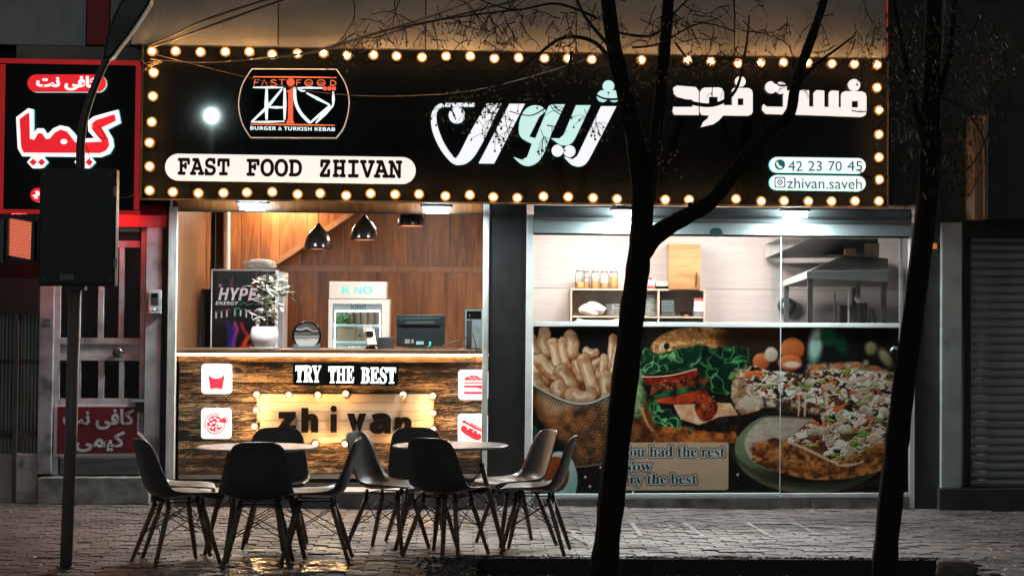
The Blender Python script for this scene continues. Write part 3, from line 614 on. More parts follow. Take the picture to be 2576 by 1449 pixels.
# puddle near the first table
mb = MB(); cpt = G(745, 1424); n = 40; rs = random.Random(8); vs = [cpt+Vector((0, 0, .009))]
for k in range(n):
    a = 2*math.pi*k/n; r = 1+.22*math.sin(3*a+1)+.15*math.sin(7*a)+rs.uniform(-.06, .06)
    x, y = cpt.x+.44*r*math.cos(a), cpt.y+.40*r*math.sin(a)-.05; vs.append(Vector((x, y, gz(x)+.009)))
mb.add(vs, [(0, 1+k, 1+(k+1) % n) for k in range(n)])
wm, t, b = nt('puddle_water'); b.inputs['Base Color'].default_value = (.012, .011, .010, 1); b.inputs['Roughness'].default_value = .16; b.inputs['Specular IOR Level'].default_value = .45
bump(t, b, noise(t, coords(t, (1, 1, 1)), 9, 3, .6), .35, .03); b.inputs['Roughness'].default_value = .09
tr = node(t, 'ShaderNodeBsdfTransparent'); mx = node(t, 'ShaderNodeMixShader'); ou = t.nodes['Material Output']; t.links.new(ramp(t, noise(t, coords(t, (1, 1.6, 1)), 7.5, 4, .6, .5), [(.47, (0, 0, 0)), (.55, (1, 1, 1))]), mx.inputs[0]); t.links.new(tr.outputs[0], mx.inputs[1]); t.links.new(b.outputs[0], mx.inputs[2]); t.links.new(mx.outputs[0], ou.inputs[0])
tag(mb.build('puddle', wm), kind='structure')
mb = MB(); cpt = G(1252, 1412); vs = [cpt+Vector((0, 0, .010))]; 
for k in range(18):
    a = 2*math.pi*k/18; r = 1+.3*math.sin(2*a+.5)+rs.uniform(-.1, .1); x, y = cpt.x-.1+.13*r*math.cos(a), cpt.y+.07*r*math.sin(a); vs.append(Vector((x, y, gz(x)+.010)))
mb.add(vs, [(0, 1+k, 1+(k+1) % 18) for k in range(18)]); tag(mb.build('puddle', wm), kind='structure')
# clods of soil spilling over the edges of the pit
mb = MB(); rs = random.Random(31)
for i in range(1500):
    q = rs.random()
    if q < .45: x, y = rs.uniform(PIT[0]-.1, PIT[1]+.1), PIT[3]+.02+abs(rs.gauss(0, .05))
    elif q < .8: x, y = PIT[0]-abs(rs.gauss(0, .16)), rs.uniform(PIT[2]-.3, PIT[3]+.05)
    else: x, y = rs.uniform(PIT[0], PIT[1]+.3), PIT[2]-abs(rs.gauss(0, .12))
    z = gz(x)+.012; r_ = rs.uniform(.006, .026)*(1 if q > .45 else .7)
    vs = [(x+r_*math.cos(a)*rs.uniform(.7, 1.3), y+r_*math.sin(a)*rs.uniform(.7, 1.3), z) for a in (0, 1.25, 2.5, 3.8, 5)]+[(x, y, z+r_*.7)]; mb.add(vs, [(0, 1, 5), (1, 2, 5), (2, 3, 5), (3, 4, 5), (4, 0, 5)])
tag(mb.build('soil_clods', soil_m), kind='stuff')
# dry leaves on the near bank
leaf_m = mat('dry_leaf', (.16, .10, .055), .7, var=.5, scale=40)
mb = MB(); rs = random.Random(21)
for i in range(520):
    x = rs.uniform(PIT[0]-.1, PIT[1]+1.4); y = (-5.06-abs(rs.gauss(0, .13)) if rs.random() < .8 else -4.02+rs.gauss(0, .05))
    inp = PIT[0] < x < PIT[1] and PIT[2] < y < PIT[3]
    z = gz(x)+(.014 if not inp else -.22); s_ = rs.uniform(.012, .035); a = rs.uniform(0, 6.3); tl = rs.uniform(-.6, .6)
    c, q = math.cos(a)*s_, math.sin(a)*s_
    mb.add([(x-c, y-q, z), (x+q*.5, y-c*.5, z+abs(tl)*s_*.6), (x+c, y+q, z+rs.uniform(0, .5)*s_), (x-q*.5, y+c*.5, z+abs(tl)*s_*.8)], [(0, 1, 2, 3)])
for i in range(110):                                                 # a few leaves blown over the stones
    x, y = rs.uniform(-4.4, 5.2), rs.uniform(-4.9, -.1); s_ = rs.uniform(.010, .024); a = rs.uniform(0, 6.3); c, q = math.cos(a)*s_, math.sin(a)*s_; z = gz(x)+.013
    if PIT[0] < x < PIT[1] and y < PIT[3]: continue
    mb.add([(x-c, y-q, z), (x+q*.5, y-c*.5, z+.4*s_), (x+c, y+q, z+rs.uniform(0, .5)*s_), (x-q*.5, y+c*.5, z+.5*s_)], [(0, 1, 2, 3)])
tag(mb.build('leaf_litter', leaf_m), kind='stuff')

# ---------------------------------------------------------------- the shop building
SY = -.45                                                            # front of the sign board
shop = thing('shop_building', 'grey panelled shop building behind the bulb lit sign, with counter bay and glazed bay', 'building', (.7, 0, 0))
panel_m, t, b = nt('upper_panel')
v = coords(t, (5, 5, .35)); nn = noise(t, v, 6, 5, .6); n2 = noise(t, coords(t, (1, 1, 1)), 1.6, 4)
c = ramp(t, n2, [(.3, (.20, .20, .202)), (.7, (.33, .322, .315))]); t.links.new(c, b.inputs['Base Color'])
b.inputs['Roughness'].default_value = .34; b.inputs['Metallic'].default_value = .3; b.inputs['Anisotropic'].default_value = .85; tn = node(t, 'ShaderNodeTangent', direction_type='RADIAL', axis='Z'); t.links.new(tn.outputs[0], b.inputs['Tangent']); bump(t, b, nn, .25, .02)
xs = [330, 700, 1071, 1450, 1848, 2232]
for a, b_ in zip(xs[:-1], xs[1:]):
    X0, X1 = W(a, 60, SY).x+.004, W(b_, 60, SY).x-.004
    box('wall_panel', X0, X1, SY+.008, SY+.08, W(1295, 131, SY+.008).z, 6.5, panel_m, shop, .004)
box('wall_core', W(366, 300, SY).x, W(2228, 300, SY).x, SY+.085, .3, 2.66, W(1295, 133, SY).z, dark_void, shop); box('wall_core', W(333, 60, SY).x, W(2229, 60, SY).x, SY+.085, .3, W(1295, 133, SY).z+.003, 6.5, dark_void, shop)
dk = mat('dark_cladding', (.035, .034, .034), .55, var=.3, bmp=.1)
pbox('side_wall', 2236, 2368, -60, 516, -.02, .4, dk, shop); pbox('side_wall', 2303, 2368, 516.5, 1292, -.02, .4, dk, shop)
pbox('pillar', 1229, 1322, 512, 1290, -.03, .35, mat('black_tile', (.02, .02, .021), .3, bmp=.03), shop, .004)
pbox('pillar', 405, 420, 540, 1262, .02, .3, black_matt, shop)  # black strip stands for the dark gap between jamb and bay frame
for a, b_, y0, y1 in ((420, 441, 520, 1206), (1213.5, 1228, 512, 1206), (1322, 1339, 540, 1278), (2288, 2302, 560, 1278)):
    pbox('bay_frame', a, b_, y0, y1, -.045, .05, alu if a < 1300 else frame_white, shop, .004)
pbox('plinth', 1339, 2038, 1252, 1281, -.05, .2, concrete, shop, .004); pbox('plinth', 2040, 2288, 1252, 1281, -.05, .2, concrete, shop, .004)
zt = W(800, 1236, -.34).z; FLOOR = W(800, 1212, .1).z
tile_m = mat('step_tile', (.42, .38, .36), .35, var=.12, scale=8)
X0, X1 = W(438, 1230, -.34).x, W(1228, 1230, -.34).x
box('step_riser', X0, X1, -.33, .3, -.12, zt-.02, mat('step_stone', (.20, .20, .21), .6, var=.25, bmp=.3, dirt=(.08, .08, .08)), shop)
for i in range(6):
    a = lerp(X0, X1, i/6); b_ = lerp(X0, X1, (i+1)/6); box('step_tile', a+.002, b_-.002, -.345, .12, zt-.018, zt, tile_m, shop, .003)
X0, X1 = W(445, 700, .1).x, W(1213, 700, .1).x
box('sill', X0, X1, .125, .3, zt-.02, FLOOR-.01, black_matt, shop)
# soffit under the sign
SZ = W(1200, 508, SY).z
box('soffit', W(362, 500, SY).x+.03, W(2228, 500, SY).x-.03, SY+.03, .0, SZ+.015, SZ+.04, mat('soffit_panel', (.34, .33, .32), .3, .3, var=.2, stretch=(.4, 3, 1), scale=4), shop)

# rooms behind the two bays
LX, RX = W(445, 800, .02).x, W(1222, 800, .02).x; KX0, KX1 = RX+.16, W(2300, 800, .1).x+.3
BY, CZ = 3.0, 2.78
wall_wood = wood('wall_wood', (.055, .017, .005), (.19, .062, .016), (.36, .135, .042), 'Z', 3.0, (.30, .5, .72), .38, .12)
wall_wood2 = wood('side_wood', (.16, .066, .026), (.25, .11, .046), (.33, .16, .072), 'Z', 5.0, (.25, .5, .8), .4, .06, False)
floor = MB(); floor.box(LX-.2, KX1, .3, BY+.3, FLOOR-.06, FLOOR); tag(floor.build('floor', tile_m), kind='structure')
ceil = MB(); ceil.box(LX-.2, KX1, .06, BY+.3, CZ, CZ+.06); tag(ceil.build('ceiling', mat('ceiling_board', (.20, .12, .07), .45)), kind='structure')
bw = thing('wood_panelled_wall', 'dark wood panelled back wall of the counter bay behind the fridge', 'wall', ((LX+RX)/2, BY, FLOOR))
n = 15; TZ = W(1000, 677, BY).z
for i in range(n):
    a, b_ = lerp(LX-.05, RX+.45, i/n), lerp(LX-.05, RX+.45, (i+1)/n)
    box('board', a+.0025, b_-.0025, BY, BY+.02, FLOOR, TZ-.03, wall_wood, bw); box('board', a+.035, b_+.03, BY, BY+.02, TZ+.03, CZ, wall_wood, bw)
box('rail', LX-.05, RX+.45, BY-.012, BY+.015, TZ-.028, TZ+.028, wall_wood2, bw)
sw = thing('side_wall', 'light brown smooth side wall at the left of the counter bay', 'wall', (LX, BY/2, FLOOR))
box('wall_sheet', LX-.06, LX-.02, .1, BY, FLOOR, CZ, wall_wood2, sw)
tag(box('partition_wall', RX+.30, RX+.34, .36, BY, FLOOR, CZ, mat('partition_paint', (.45, .43, .41), .6)), 'plain partition wall between the counter bay and the kitchen', 'wall')
# stair soffit : the boarded flank of a staircase that climbs across the bay
SYY = 2.55
st = thing('staircase_flank', 'wood boarded flank of a staircase sloping down across the upper left of the bay', 'staircase', (LX+1, SYY, 1.6))
pA, pB = W(893, 538, SYY), W(688, 672, SYY); sl = (pA.z-pB.z)/(pA.x-pB.x); X_l = W(571, 600, SYY).x
def zs(x): return pB.z+(x-pB.x)*sl
xsb = [X_l]+[W(q, 600, SYY).x for q in (607, 655, 703, 742, 774, 802, 838, 866, 905)]
for a, b_ in zip(xsb[:-1], xsb[1:]):
    za, zb = max(FLOOR, zs(a)), zs(b_)
    if a < pB.x: za = max(za, zs(a))
    MB().prism([(a+.002, SYY, za), (b_-.002, SYY, zb), (b_-.002, SYY, CZ), (a+.002, SYY, CZ)], .02).build('board', wall_wood, st)
d = Vector((1, 0, sl)).normalized(); nrm = Vector((-d.z, 0, d.x)); a0 = Vector((X_l, 0, zs(X_l))); a1 = Vector((W(905, 540, SYY).x, 0, zs(W(905, 540, SYY).x)))
mb = MB(); mb.prism([a0+Vector((0, SYY-.03, 0)), a1+Vector((0, SYY-.03, 0)), a1+nrm*.05+Vector((0, SYY-.03, 0)), a0+nrm*.05+Vector((0, SYY-.03, 0))], .48); mb.build('string', wall_wood2, st)
# wooden header above the counter bay
hd = thing('header_board', 'dark wood header board under the sign over the counter bay', 'header', W(830, 534, .02))
pbox('board', 445, 1213.5, 500, 533, .03, .07, wall_wood, hd); pbox('trim', 445, 1213.5, 533, 536, .025, .07, black_matt, hd)
# kitchen walls
kt = mat('kitchen_tile', (.39, .35, .335), .32, var=.06, scale=4, stretch=(.5, 1, 9), bmp=.04)
kw = thing('tiled_wall', 'pale tiled kitchen back wall behind the shelf', 'wall', ((KX0+KX1)/2, 2.4, FLOOR))
zk = W(1900, 728, 2.4).z
kxs = [RX+.345]+[W(q, 700, 2.4).x for q in (1615, 2050, 2460)]
for a, b_ in zip(kxs[:-1], kxs[1:]):
    box('tile', a+.002, b_-.002, 2.4, 2.42, zk+.002, CZ, kt, kw)
    box('tile', a+.002, b_-.002, 2.4, 2.42, FLOOR, zk-.002, kt, kw)
tag(box('kitchen_side_wall', KX1+.28, KX1+.32, .25, 2.42, FLOOR, CZ, mat('side_tile', (.42, .38, .36), .4, var=.1)), 'dull tiled side wall at the far right of the kitchen', 'wall')

# ---------------------------------------------------------------- the neighbour with the internet cafe
cafe = thing('cafe_building', 'dim grey building with a red column and a barred metal street door', 'building', (-3.3, .1, .04))
cafe_wall = mat('cafe_wall', (.10, .10, .10), .7, var=.3, scale=2, bmp=.15)
pbox('wall', -260, 420, -60, 1262, .3, .5, dark_void, cafe)
pbox('wall_panel', -260, 217, -60, 112, -.05, 0, panel_m, cafe, .004); pbox('wall_panel', 277, 329, -60, 116, -.05, 0, panel_m, cafe, .004)
pbox('red_column', 219, 275, -60, 114, -.09, .1, red_paint, cafe, .004)
pbox('beam', 41, 372, 117, 152, -.14, .1, mat('grey_beam', (.24, .245, .24), .6, var=.15), cafe, .006)
jm = mat('jamb_paint', (.48, .46, .49), .5, var=.25, scale=4, dirt=(.15, .145, .15), bmp=.08)
pbox('door_jamb', 364, 404, 571, 1200, -.01, .28, jm, cafe, .004); pbox('door_jamb', 98, 133, 571, 1192, -.01, .28, jm, cafe, .004)
pbox('lintel', 98, 420, 540, 571, -.02, .28, mat('lintel_paint', (.32, .06, .06), .5), cafe, .004)
pbox('door_step', 94, 374, 1201, 1268, -.12, .3, concrete, cafe, .008)
dx0, dx1, dy0, dy1 = 134, 363, 572, 1194
door = thing('door', None, None, W(248, 1194, .06)); door.parent = cafe; door.location = WL[door]-WL[cafe]
pane_m = mat('dark_pane', (.012, .012, .013), .12, bmp=0)
def dbar(a, b_, c, e, y0=.04, y1=.09, m=None): return pbox('rail', a, b_, c, e, y0, y1, m or grey_paint, door, .003)
dbar(134, 150, 572, 1194); dbar(351, 363, 572, 1194)
for q in ((150, 351, 572, 582), (150, 351, 605, 622), (150, 351, 850, 866), (150, 351, 892, 907), (150, 351, 1002, 1017), (150, 351, 1146, 1152)): dbar(*q)
dbar(150, 351, 866, 892, .055, .085); dbar(150, 351, 1152, 1194, .055, .085, mat('kick_plate', (.16, .17, .17), .6, var=.4, scale=9, stretch=(.4, 1, 2)))
for c_, e_ in ((622, 850), (907, 1002)):
    for a, b_ in ((192, 203), (247, 261), (299, 312)): dbar(a, b_, c_, e_, .045, .085)
    for a, b_ in ((150, 192), (203, 247), (261, 299), (312, 351)): pbox('pane', a, b_, c_, e_, .078, .088, pane_m, door)
pbox('pane', 150, 351, 582, 605, .078, .088, pane_m, door)
k = W(298, 886, .03); MB().lathe(k+Vector((0, .02, 0)), [(.018, 0), (.018, .02), (.042, .03), (.046, .05), (.036, .07), (.015, .076)], 18, 'Y').build('door_knob', mat('dark_chrome', (.2, .2, .21), .2, .9), door)
pbox('latch', 340, 366, 1006, 1037, .0, .04, black_matt, door, .003); pbox('latch', 330, 364, 1003, 1011, -.01, .03, steel, door)
pbox('notice_board', 136, 350, 1017, 1147, .02, .038, white_plastic, door, .003)
pbox('notice_face', 144, 344, 1023, 1140, .012, .019, mat('maroon_print', (.16, .010, .016), .45), door)
wl = mat('white_print', (.55, .58, .58), .5)
text('lettering', '\ufe96\ufee7 \ufbfd\ufed3\ufe8e\ufb90', wl, door, 158, 338, 1028, 1080, .011, .002, .03)
text('lettering', '\ufbff\ufee4\ufbff\ufb90'.replace('\ufbff\ufee4', '\ufbfd\ufee4', 1), wl, door, 190, 314, 1084, 1136, .011, .002, .03)
text('house_number', '\u06f1\u06f4\u06f2', mat('pencil', (.10, .1, .1), .8), cafe, 110, 130, 800, 816, -.0115, .001)
MB().tube([W(107, 819, -.013), W(131, 818, -.013)], .003, 5).build('pencil_line', MATS['pencil'], cafe)
# intercom
ic = thing('intercom', 'grey door intercom with speaker slots on the jamb by the counter bay', 'intercom', W(389, 790, -.05))
pbox('case', 373, 406, 730, 789, -.045, -.012, mat('intercom_case', (.42, .42, .43), .4), ic, .006)
pbox('camera_window', 381, 398, 737, 750, -.049, -.044, black_gloss, ic)
for i in range(4): pbox('speaker_slot', 381, 399, 753+i*4, 755+i*4, -.048, -.044, black_matt, ic)
for q, c_ in ((380, (1, .1, .1)), (389, (.3, .9, .9)), (398, (.3, .3, .3))):
    MB().lathe(W(q, 778, -.044), [(.008, 0), (.007, .006), (.002, .007)], 10, 'Y').build('button', emit('button_%d' % q, c_, .8 if q < 395 else .0), ic)
# far left : corrugated shutter over a peeling base
cs = thing('corrugated_shutter', 'vertical corrugated metal sheet left of the grey door, above a peeling base', 'shutter', W(40, 1140, .05))
rib = mat('dull_zinc', (.26, .28, .275), .5, .4, var=.25, stretch=(1, 1, .3))
for i in range(-3, 11):
    q = i*9.2; c_ = W(q, 965, .04); mb = MB(); a = W(q, 791, .04).z; e_ = W(q, 1138, .04).z; w_ = .0155
    mb.add([(c_.x+dx, .06-dy, z) for z in (e_, a) for dx, dy in ((-w_, 0), (-w_*.7, .02), (-w_*.1, .02), (w_*.25, 0), (w_*.98, 0))], [(k, k+1, k+6, k+5) for k in range(4)]); mb.build('rib', rib, cs)
pbox('cross_rail', -60, 98, 1084, 1100, .0, .03, mat('rail_rust', (.06, .05, .045), .7, var=.4), cs); pbox('cross_rail', -60, 98, 905, 912, .02, .036, MATS['rail_rust'], cs)
pbox('post', 33, 43, 791, 1266, -.03, .03, MATS['rail_rust'], cs)
pbox('hood', -60, 98, 700, 791, -.03, .2, dark_void, cs)
peel = mat('peeling_plaster', (.42, .42, .40), .85, var=.12, scale=5, bmp=.5, bscale=30, dirt=(.10, .095, .09))
pw = thing('peeling_wall', 'low plastered wall with peeling paint under the corrugated sheet', 'wall', W(40, 1269, 0))
pbox('plaster_face', -60, 94, 1140, 1269, .0, .3, peel, pw, .01)

# ---------------------------------------------------------------- the neighbour on the right
rb = thing('shuttered_building', 'dark building at the right with a pale pilaster and a closed roller shutter', 'building', (5.2, .1, -.06))
pbox('wall', 2369, 2900, -60, 600, .0, .4, dk, rb)
pbox('pilaster', 2369, 2420, 560, 1228, -.10, .3, mat('teal_grey_pilaster', (.33, .36, .355), .6, var=.12, scale=3, bmp=.1, dirt=(.17, .18, .18)), rb, .006)
pbox('base', 2364, 2900, 1229, 1291, -.14, .4, mat('dark_base', (.03, .03, .031), .6, var=.3), rb)
pbox('recess', 2421, 2900, 560, 1228, .3, .4, dark_void, rb)
shu = thing('roller_shutter', None, None, W(2560, 1226, .18)); shu.parent = rb; shu.location = WL[shu]-WL[rb]
slat_m = mat('shutter_slat', (.42, .44, .44), .5, .35, var=.16, scale=4, stretch=(.5, 1, 1))
y = 590.
while y < 1212:
    a, b_ = W(2441, y, .2), W(2900, y+20.6, .2); z0, z1 = b_.z, a.z
    z0 = W(2600, y+20.6, .2).z; z1 = W(2600, y, .2).z
    mb = MB(); n = 6; pr = [(-.018*math.sin(math.pi*i/n)**.7, lerp(z0+.002, z1-.004, i/n)) for i in range(n+1)]
    mb.add([(x, .2+dy, z) for dy, z in pr for x in (a.x, b_.x)], [(2*i, 2*i+1, 2*i+3, 2*i+2) for i in range(n)], True); mb.quad((a.x, .2, z1-.004), (b_.x, .2, z1-.004), (b_.x, .21, z1+.002), (a.x, .21, z1+.002)); mb.build('slat', slat_m, shu); y += 21.2
pbox('bottom_bar', 2441, 2900, 1216, 1227, .16, .22, mat('bar_grey', (.2, .19, .19), .5), shu)
pbox('lock', 2446, 2452, 1158, 1172, .15, .18, steel, shu)
pbox('shutter_shade_strip', 2425, 2441, 575, 1228, .10, .25, black_matt, rb)  # black strip in place of the sharp shadow at the shutter's left side
ov = thing('shutter_box', None, None, W(2500, 555, -.4)); ov.parent = rb; ov.location = WL[ov]-WL[rb]
pbox('box_side', 2486, 2900, 290, 552, -.40, .0, dk, ov); pbox('box_trim', 2477, 2486, 290, 552, -.42, .0, mat('beige_trim', (.20, .15, .11), .5), ov)
pbox('box_cheek', 2452, 2477, 290, 552, -.36, .0, mat('beige_panel', (.22, .17, .13), .6, var=.12, dirt=(.2, .15, .12)), ov)
il = thing('amber_reflection', 'small amber reflection built as a glowing patch on the dark wall by the pilaster', 'lamp', W(2351, 627, -.04))
pbox('lens', 2345, 2357, 612, 626, -.035, -.022, emit('amber', (1., .28, .05), .35), il)  # glowing patch stands in for a small orange reflection

# ---------------------------------------------------------------- marquee bulbs
glow = emit('bulb_glow', (1., .58, .27), 250.0)
def shell_glass(name, k):
    m = bpy.data.materials.new(name); m.use_nodes = True; t = m.node_tree; t.nodes.clear(); o = node(t, 'ShaderNodeOutputMaterial'); mx = node(t, 'ShaderNodeMixShader'); tr = node(t, 'ShaderNodeBsdfTransparent'); em = node(t, 'ShaderNodeEmission')
    tr.inputs[0].default_value = (1, .86, .62, 1); em.inputs[0].default_value = (1, .40, .09, 1); em.inputs[1].default_value = k; mx.inputs[0].default_value = .42
    t.links.new(tr.outputs[0], mx.inputs[1]); t.links.new(em.outputs[0], mx.inputs[2]); t.links.new(mx.outputs[0], o.inputs[0]); return m
amber_glass = shell_glass('amber_bulb_glass', 1.7)
socket_m = mat('bulb_socket', (.05, .04, .03), .3, .4)
dead_m = mat('unlit_bulb_glass', (.75, .70, .66), .15, bmp=0)
def bulb_meshes(r):
    b = MB(); b.ball((0, -.052-r*.35, 0), r, 16, 10); b.m = 1; b.ball((0, -.052-r*.35, 0), r*.54, 12, 8); g_, _ = b.mesh('bulb', [amber_glass, glow], (0, 0, 0))
    s = MB(); s.lathe((0, 0, 0), [(r*1.02, 0), (r*1.06, .012), (r*.98, .016), (r*.62, .018), (r*.60, .05), (r*.45, .055)], 16, 'Y'); k_, _ = s.mesh('socket', socket_m, (0, 0, 0)); return g_, k_
BM = bulb_meshes(.041); BR = random.Random(12)
def bulb(parent, px, py, Y, meshes=BM, lit=True):
    p = W(px, py, Y-.066); p.y = Y
    p += Vector((BR.uniform(-.004, .004), 0, BR.uniform(-.004, .004))); o = link('bulb', meshes[0], parent, p); o.rotation_euler = (BR.uniform(-.16, .16), 0, BR.uniform(-.16, .16)); link('socket', meshes[1], o, p)
    if not lit:
        o.data = o.data.copy(); o.data.materials[0] = dead_m; o.data.materials[1] = dead_m
    return o
# ---------------------------------------------------------------- the big fascia sign
lit_white = emit('letter_white', (.97, .88, .84), .95); lit_cool = emit('letter_cool', (.66, .95, .90), .85); lit_ice = emit('letter_ice', (.93, .93, .97), .95)
side_teal = emit('letter_side_teal', (.10, .55, .55), .55); side_dim = mat('letter_side', (.35, .33, .31), .4, bmp=.05); side_teal2 = emit('pill_side_teal', (.06, .75, .68), 1.5)
lit_red = emit('letter_red', (.74, .018, .028), .95); side_white = emit('letter_side_white', (.55, .75, .78), .6)
sg = thing('shop_sign', 'long black fascia sign ringed by glowing round bulbs over both bays', 'sign', W(1300, 515, SY))
SX0, SX1, SZ1, SZ0 = W(359, 308, SY).x, W(2231, 335, SY).x, W(1295, 133, SY).z, W(1295, 509, SY).z
xs = [SX0, W(864, 330, SY).x, W(1845, 330, SY).x, SX1]
for a, b_ in zip(xs[:-1], xs[1:]): box('sign_panel', a+.0015, b_-.0015, SY, SY+.02, SZ0, SZ1, black_gloss, sg)
box('sign_case', SX0+.004, SX1-.004, SY+.022, -.055, SZ0+.004, SZ1-.004, black_matt, sg)
brz = mat('bronze_trim', (.035, .028, .022), .4, .3)
for q in ((SX0-.012, SX1+.012, SZ1, SZ1+.006), (SX0-.012, SX1+.012, SZ0-.016, SZ0)): box('edge_trim', q[0], q[1], SY-(.004 if q[2] == SZ1 else .022), SY+.02, q[2], q[3], brz, sg)
for q in ((SX0-.012, SX0), (SX1, SX1+.012)): box('edge_trim', q[0], q[1], SY-.022, SY+.02, SZ0, SZ1, brz, sg)
top = [385, 441, 503, 565, 627, 688, 752, 813, 876, 937, 998, 1059, 1122, 1184, 1244, 1306, 1369, 1428, 1489, 1551, 1611, 1671, 1731, 1791, 1855, 1912, 1970, 2030, 2090, 2149, 2208]
bot = [373, 432, 496, 559, 621, 683, 745, 808, 870, 932, 994, 1057, 1120, 1181, 1242, 1305, 1368, 1429, 1491, 1551, 1612, 1673, 1734, 1794, 1855, 1914, 1974, 2034, 2093, 2152, 2212]
for q in top: bulb(sg, q, lerp(129, 164, (q-385)/1823), SY)
for q in bot: bulb(sg, q, lerp(482, 507, (q-373)/1839), SY)
for px, py in ((383, 186), (382, 244), (380, 304), (378, 363), (376, 420), (2208, 222), (2210, 280), (2210, 338), (2211, 395), (2212, 452)): bulb(sg, px, py, SY)
def flat(name, pts, Y, d, mats, parent, conv=lambda x, y: (x, y)):
    mb = MB(); P = [W(*conv(*p), Y) for p in pts]
    if isinstance(mats, (list, tuple)): mb.side = 1
    return mb.prism(P, d).build(name, mats, parent)
def disc(cx, cy, rx, ry=None, n=26): return [(cx+rx*math.cos(2*math.pi*k/n), cy+(ry or rx)*math.sin(2*math.pi*k/n)) for k in range(n)]
def pill(x0, x1, y0, y1, dy=0., n=12):              # stadium outline, right end lower by dy
    r = (y1-y0)/2; c = (y0+y1)/2; o = []
    for k in range(n+1): a = math.pi/2+math.pi*k/n; o.append((x0+r+r*math.cos(a), c-r*math.sin(a)))
    for k in range(n+1): a = -math.pi/2+math.pi*k/n; o.append((x1-r+r*math.cos(a), c+dy-r*math.sin(a)))
    return o
def bez(pts, n=6): return [(p.x, p.y) for p in cat_rom([(a, b, 0) for a, b in pts], n)]
# word of long slanted letters
z4 = lambda x, y: (x*.3643+1021.9, y*.3643)
LY = SY-.075; LD = .055
noon = [(475, 712), (300, 712)]+bez([(300, 712), (225, 720), (185, 760), (170, 830), (185, 920), (230, 1020), (285, 1095), (330, 1133), (370, 1139), (420, 1125), (470, 1080), (525, 990)])[1:]+[(657, 716), (556, 716), (430, 935)]+bez([(430, 935), (350, 1085), (310, 1062), (260, 985), (222, 890), (208, 805), (225, 755), (262, 738)])[1:]+[(470, 738)]
flat('letter', noon, LY, LD, [lit_ice, side_teal], sg, z4)
flat('letter', disc(350, 797, 57), LY, LD, [lit_ice, side_teal], sg, z4)
flat('letter', [(712, 718), (820, 718), (607, 1130), (500, 1128)], LY, LD, [lit_ice, side_teal], sg, z4)
vav = [(988, 722), (1096, 722), (1000, 930)]+bez([(1000, 930), (950, 1060), (905, 1122), (845, 1146), (790, 1130), (742, 1085)])[1:]+[(800, 1105), (835, 1085), (868, 993)]+bez([(868, 993), (800, 955), (778, 905), (785, 830), (820, 760), (872, 730), (930, 735), (966, 766)])[1:]+[(920, 805), (850, 945), (892, 955)]
flat('letter', vav, LY, LD, [lit_cool, side_teal], sg, z4)
yeh = [(1172, 728), (1274, 728), (1185, 920)]+bez([(1185, 920), (1150, 982), (1110, 1003), (1060, 998), (1000, 955)])[1:]+[(1058, 957), (1088, 930)]
flat('letter', yeh, LY, LD, [lit_cool, side_teal], sg, z4)
for q in ((1045, 1041), (1128, 1045)): flat('letter_dot', disc(*q, 41), LY, LD, [lit_ice, side_teal], sg, z4)
zheh = [(1345, 735), (1452, 735), (1280, 1070)]+bez([(1280, 1070), (1240, 1132), (1190, 1150), (1138, 1133), (1090, 1083)])[1:]+[(1150, 1100), (1182, 1076)]
flat('letter', zheh, LY, LD, [lit_ice, side_teal], sg, z4)
for q in ((1357, 665), (1397, 596), (1437, 665)): flat('letter_dot', disc(*q, 40), LY, LD, [lit_cool, side_teal], sg, z4)
# rounded block words at the right
z5 = lambda x, y: (x*.3761+1618, y*.3761)
def rr(x0, x1, y0, y1, r=26, corners=(1, 1, 1, 1), n=5):
    o = []
    for (cx, cy, a0, k) in ((x0+r, y0+r, 180, corners[0]), (x1-r, y0+r, 270, corners[1]), (x1-r, y1-r, 0, corners[2]), (x0+r, y1-r, 90, corners[3])):
        if not k: o.append((x0 if a0 in (180, 90) else x1, y0 if a0 in (180, 270) else y1)); continue
        for i in range(n+1): a = rad(a0+90*i/n); o.append((cx+r*math.cos(a), cy+r*math.sin(a)))
    return o
def block(*polys):
    for p_ in polys: flat('letter', p_, LY, LD, [lit_white, side_dim], sg, z5)
def slope(pts): return pts
from mathutils.geometry import tessellate_polygon
def cut(outer, holes):                               # block letter with real counters
    O = [W(*z5(*p), LY) for p in outer]; H = [[W(*z5(*p), LY) for p in h] for h in holes]; mb = MB(); allp = O+[p for h in H for p in h]
    for t in tessellate_polygon([O]+H):
        q = [allp[i] for i in t]; nz = (q[1]-q[0]).cross(q[2]-q[0]).y; mb.m = 0; mb.add(q if nz < 0 else q[::-1], [(0, 1, 2)])
    for ring in [O]+H:
        n = len(ring); mb.m = 1
        for i in range(n): a, b = ring[i], ring[(i+1) % n]; d = Vector((0, LD, 0)); mb.quad(a, b, b+d, a+d)
    return mb.build('letter', [lit_white, side_dim], sg)
cut([(1352, 611), (1466, 613), (1488, 626), (1494, 648), (1494, 752), (1486, 772), (1462, 784), (985, 768), (820, 764), (796, 740), (796, 712), (806, 697), (826, 714), (935, 716), (935, 640), (950, 610), (985, 604), (986, 711), (1030, 712), (1030, 628), (1040, 612), (1060, 602), (1110, 606), (1110, 713), (1138, 714), (1138, 630), (1146, 614), (1162, 604), (1212, 608), (1212, 716), (1240, 717), (1240, 632), (1246, 616), (1262, 606), (1308, 610), (1308, 718), (1322, 719), (1322, 642), (1330, 620)], [[(1396, 678), (1436, 678), (1436, 720), (1396, 720)]])
for q, r_ in (((1411, 571), 41), ((856, 586), 41), ((921, 590), 41)): flat('letter_dot', disc(*q, r_), LY-.006, LD, [lit_white, side_dim], sg, z5)
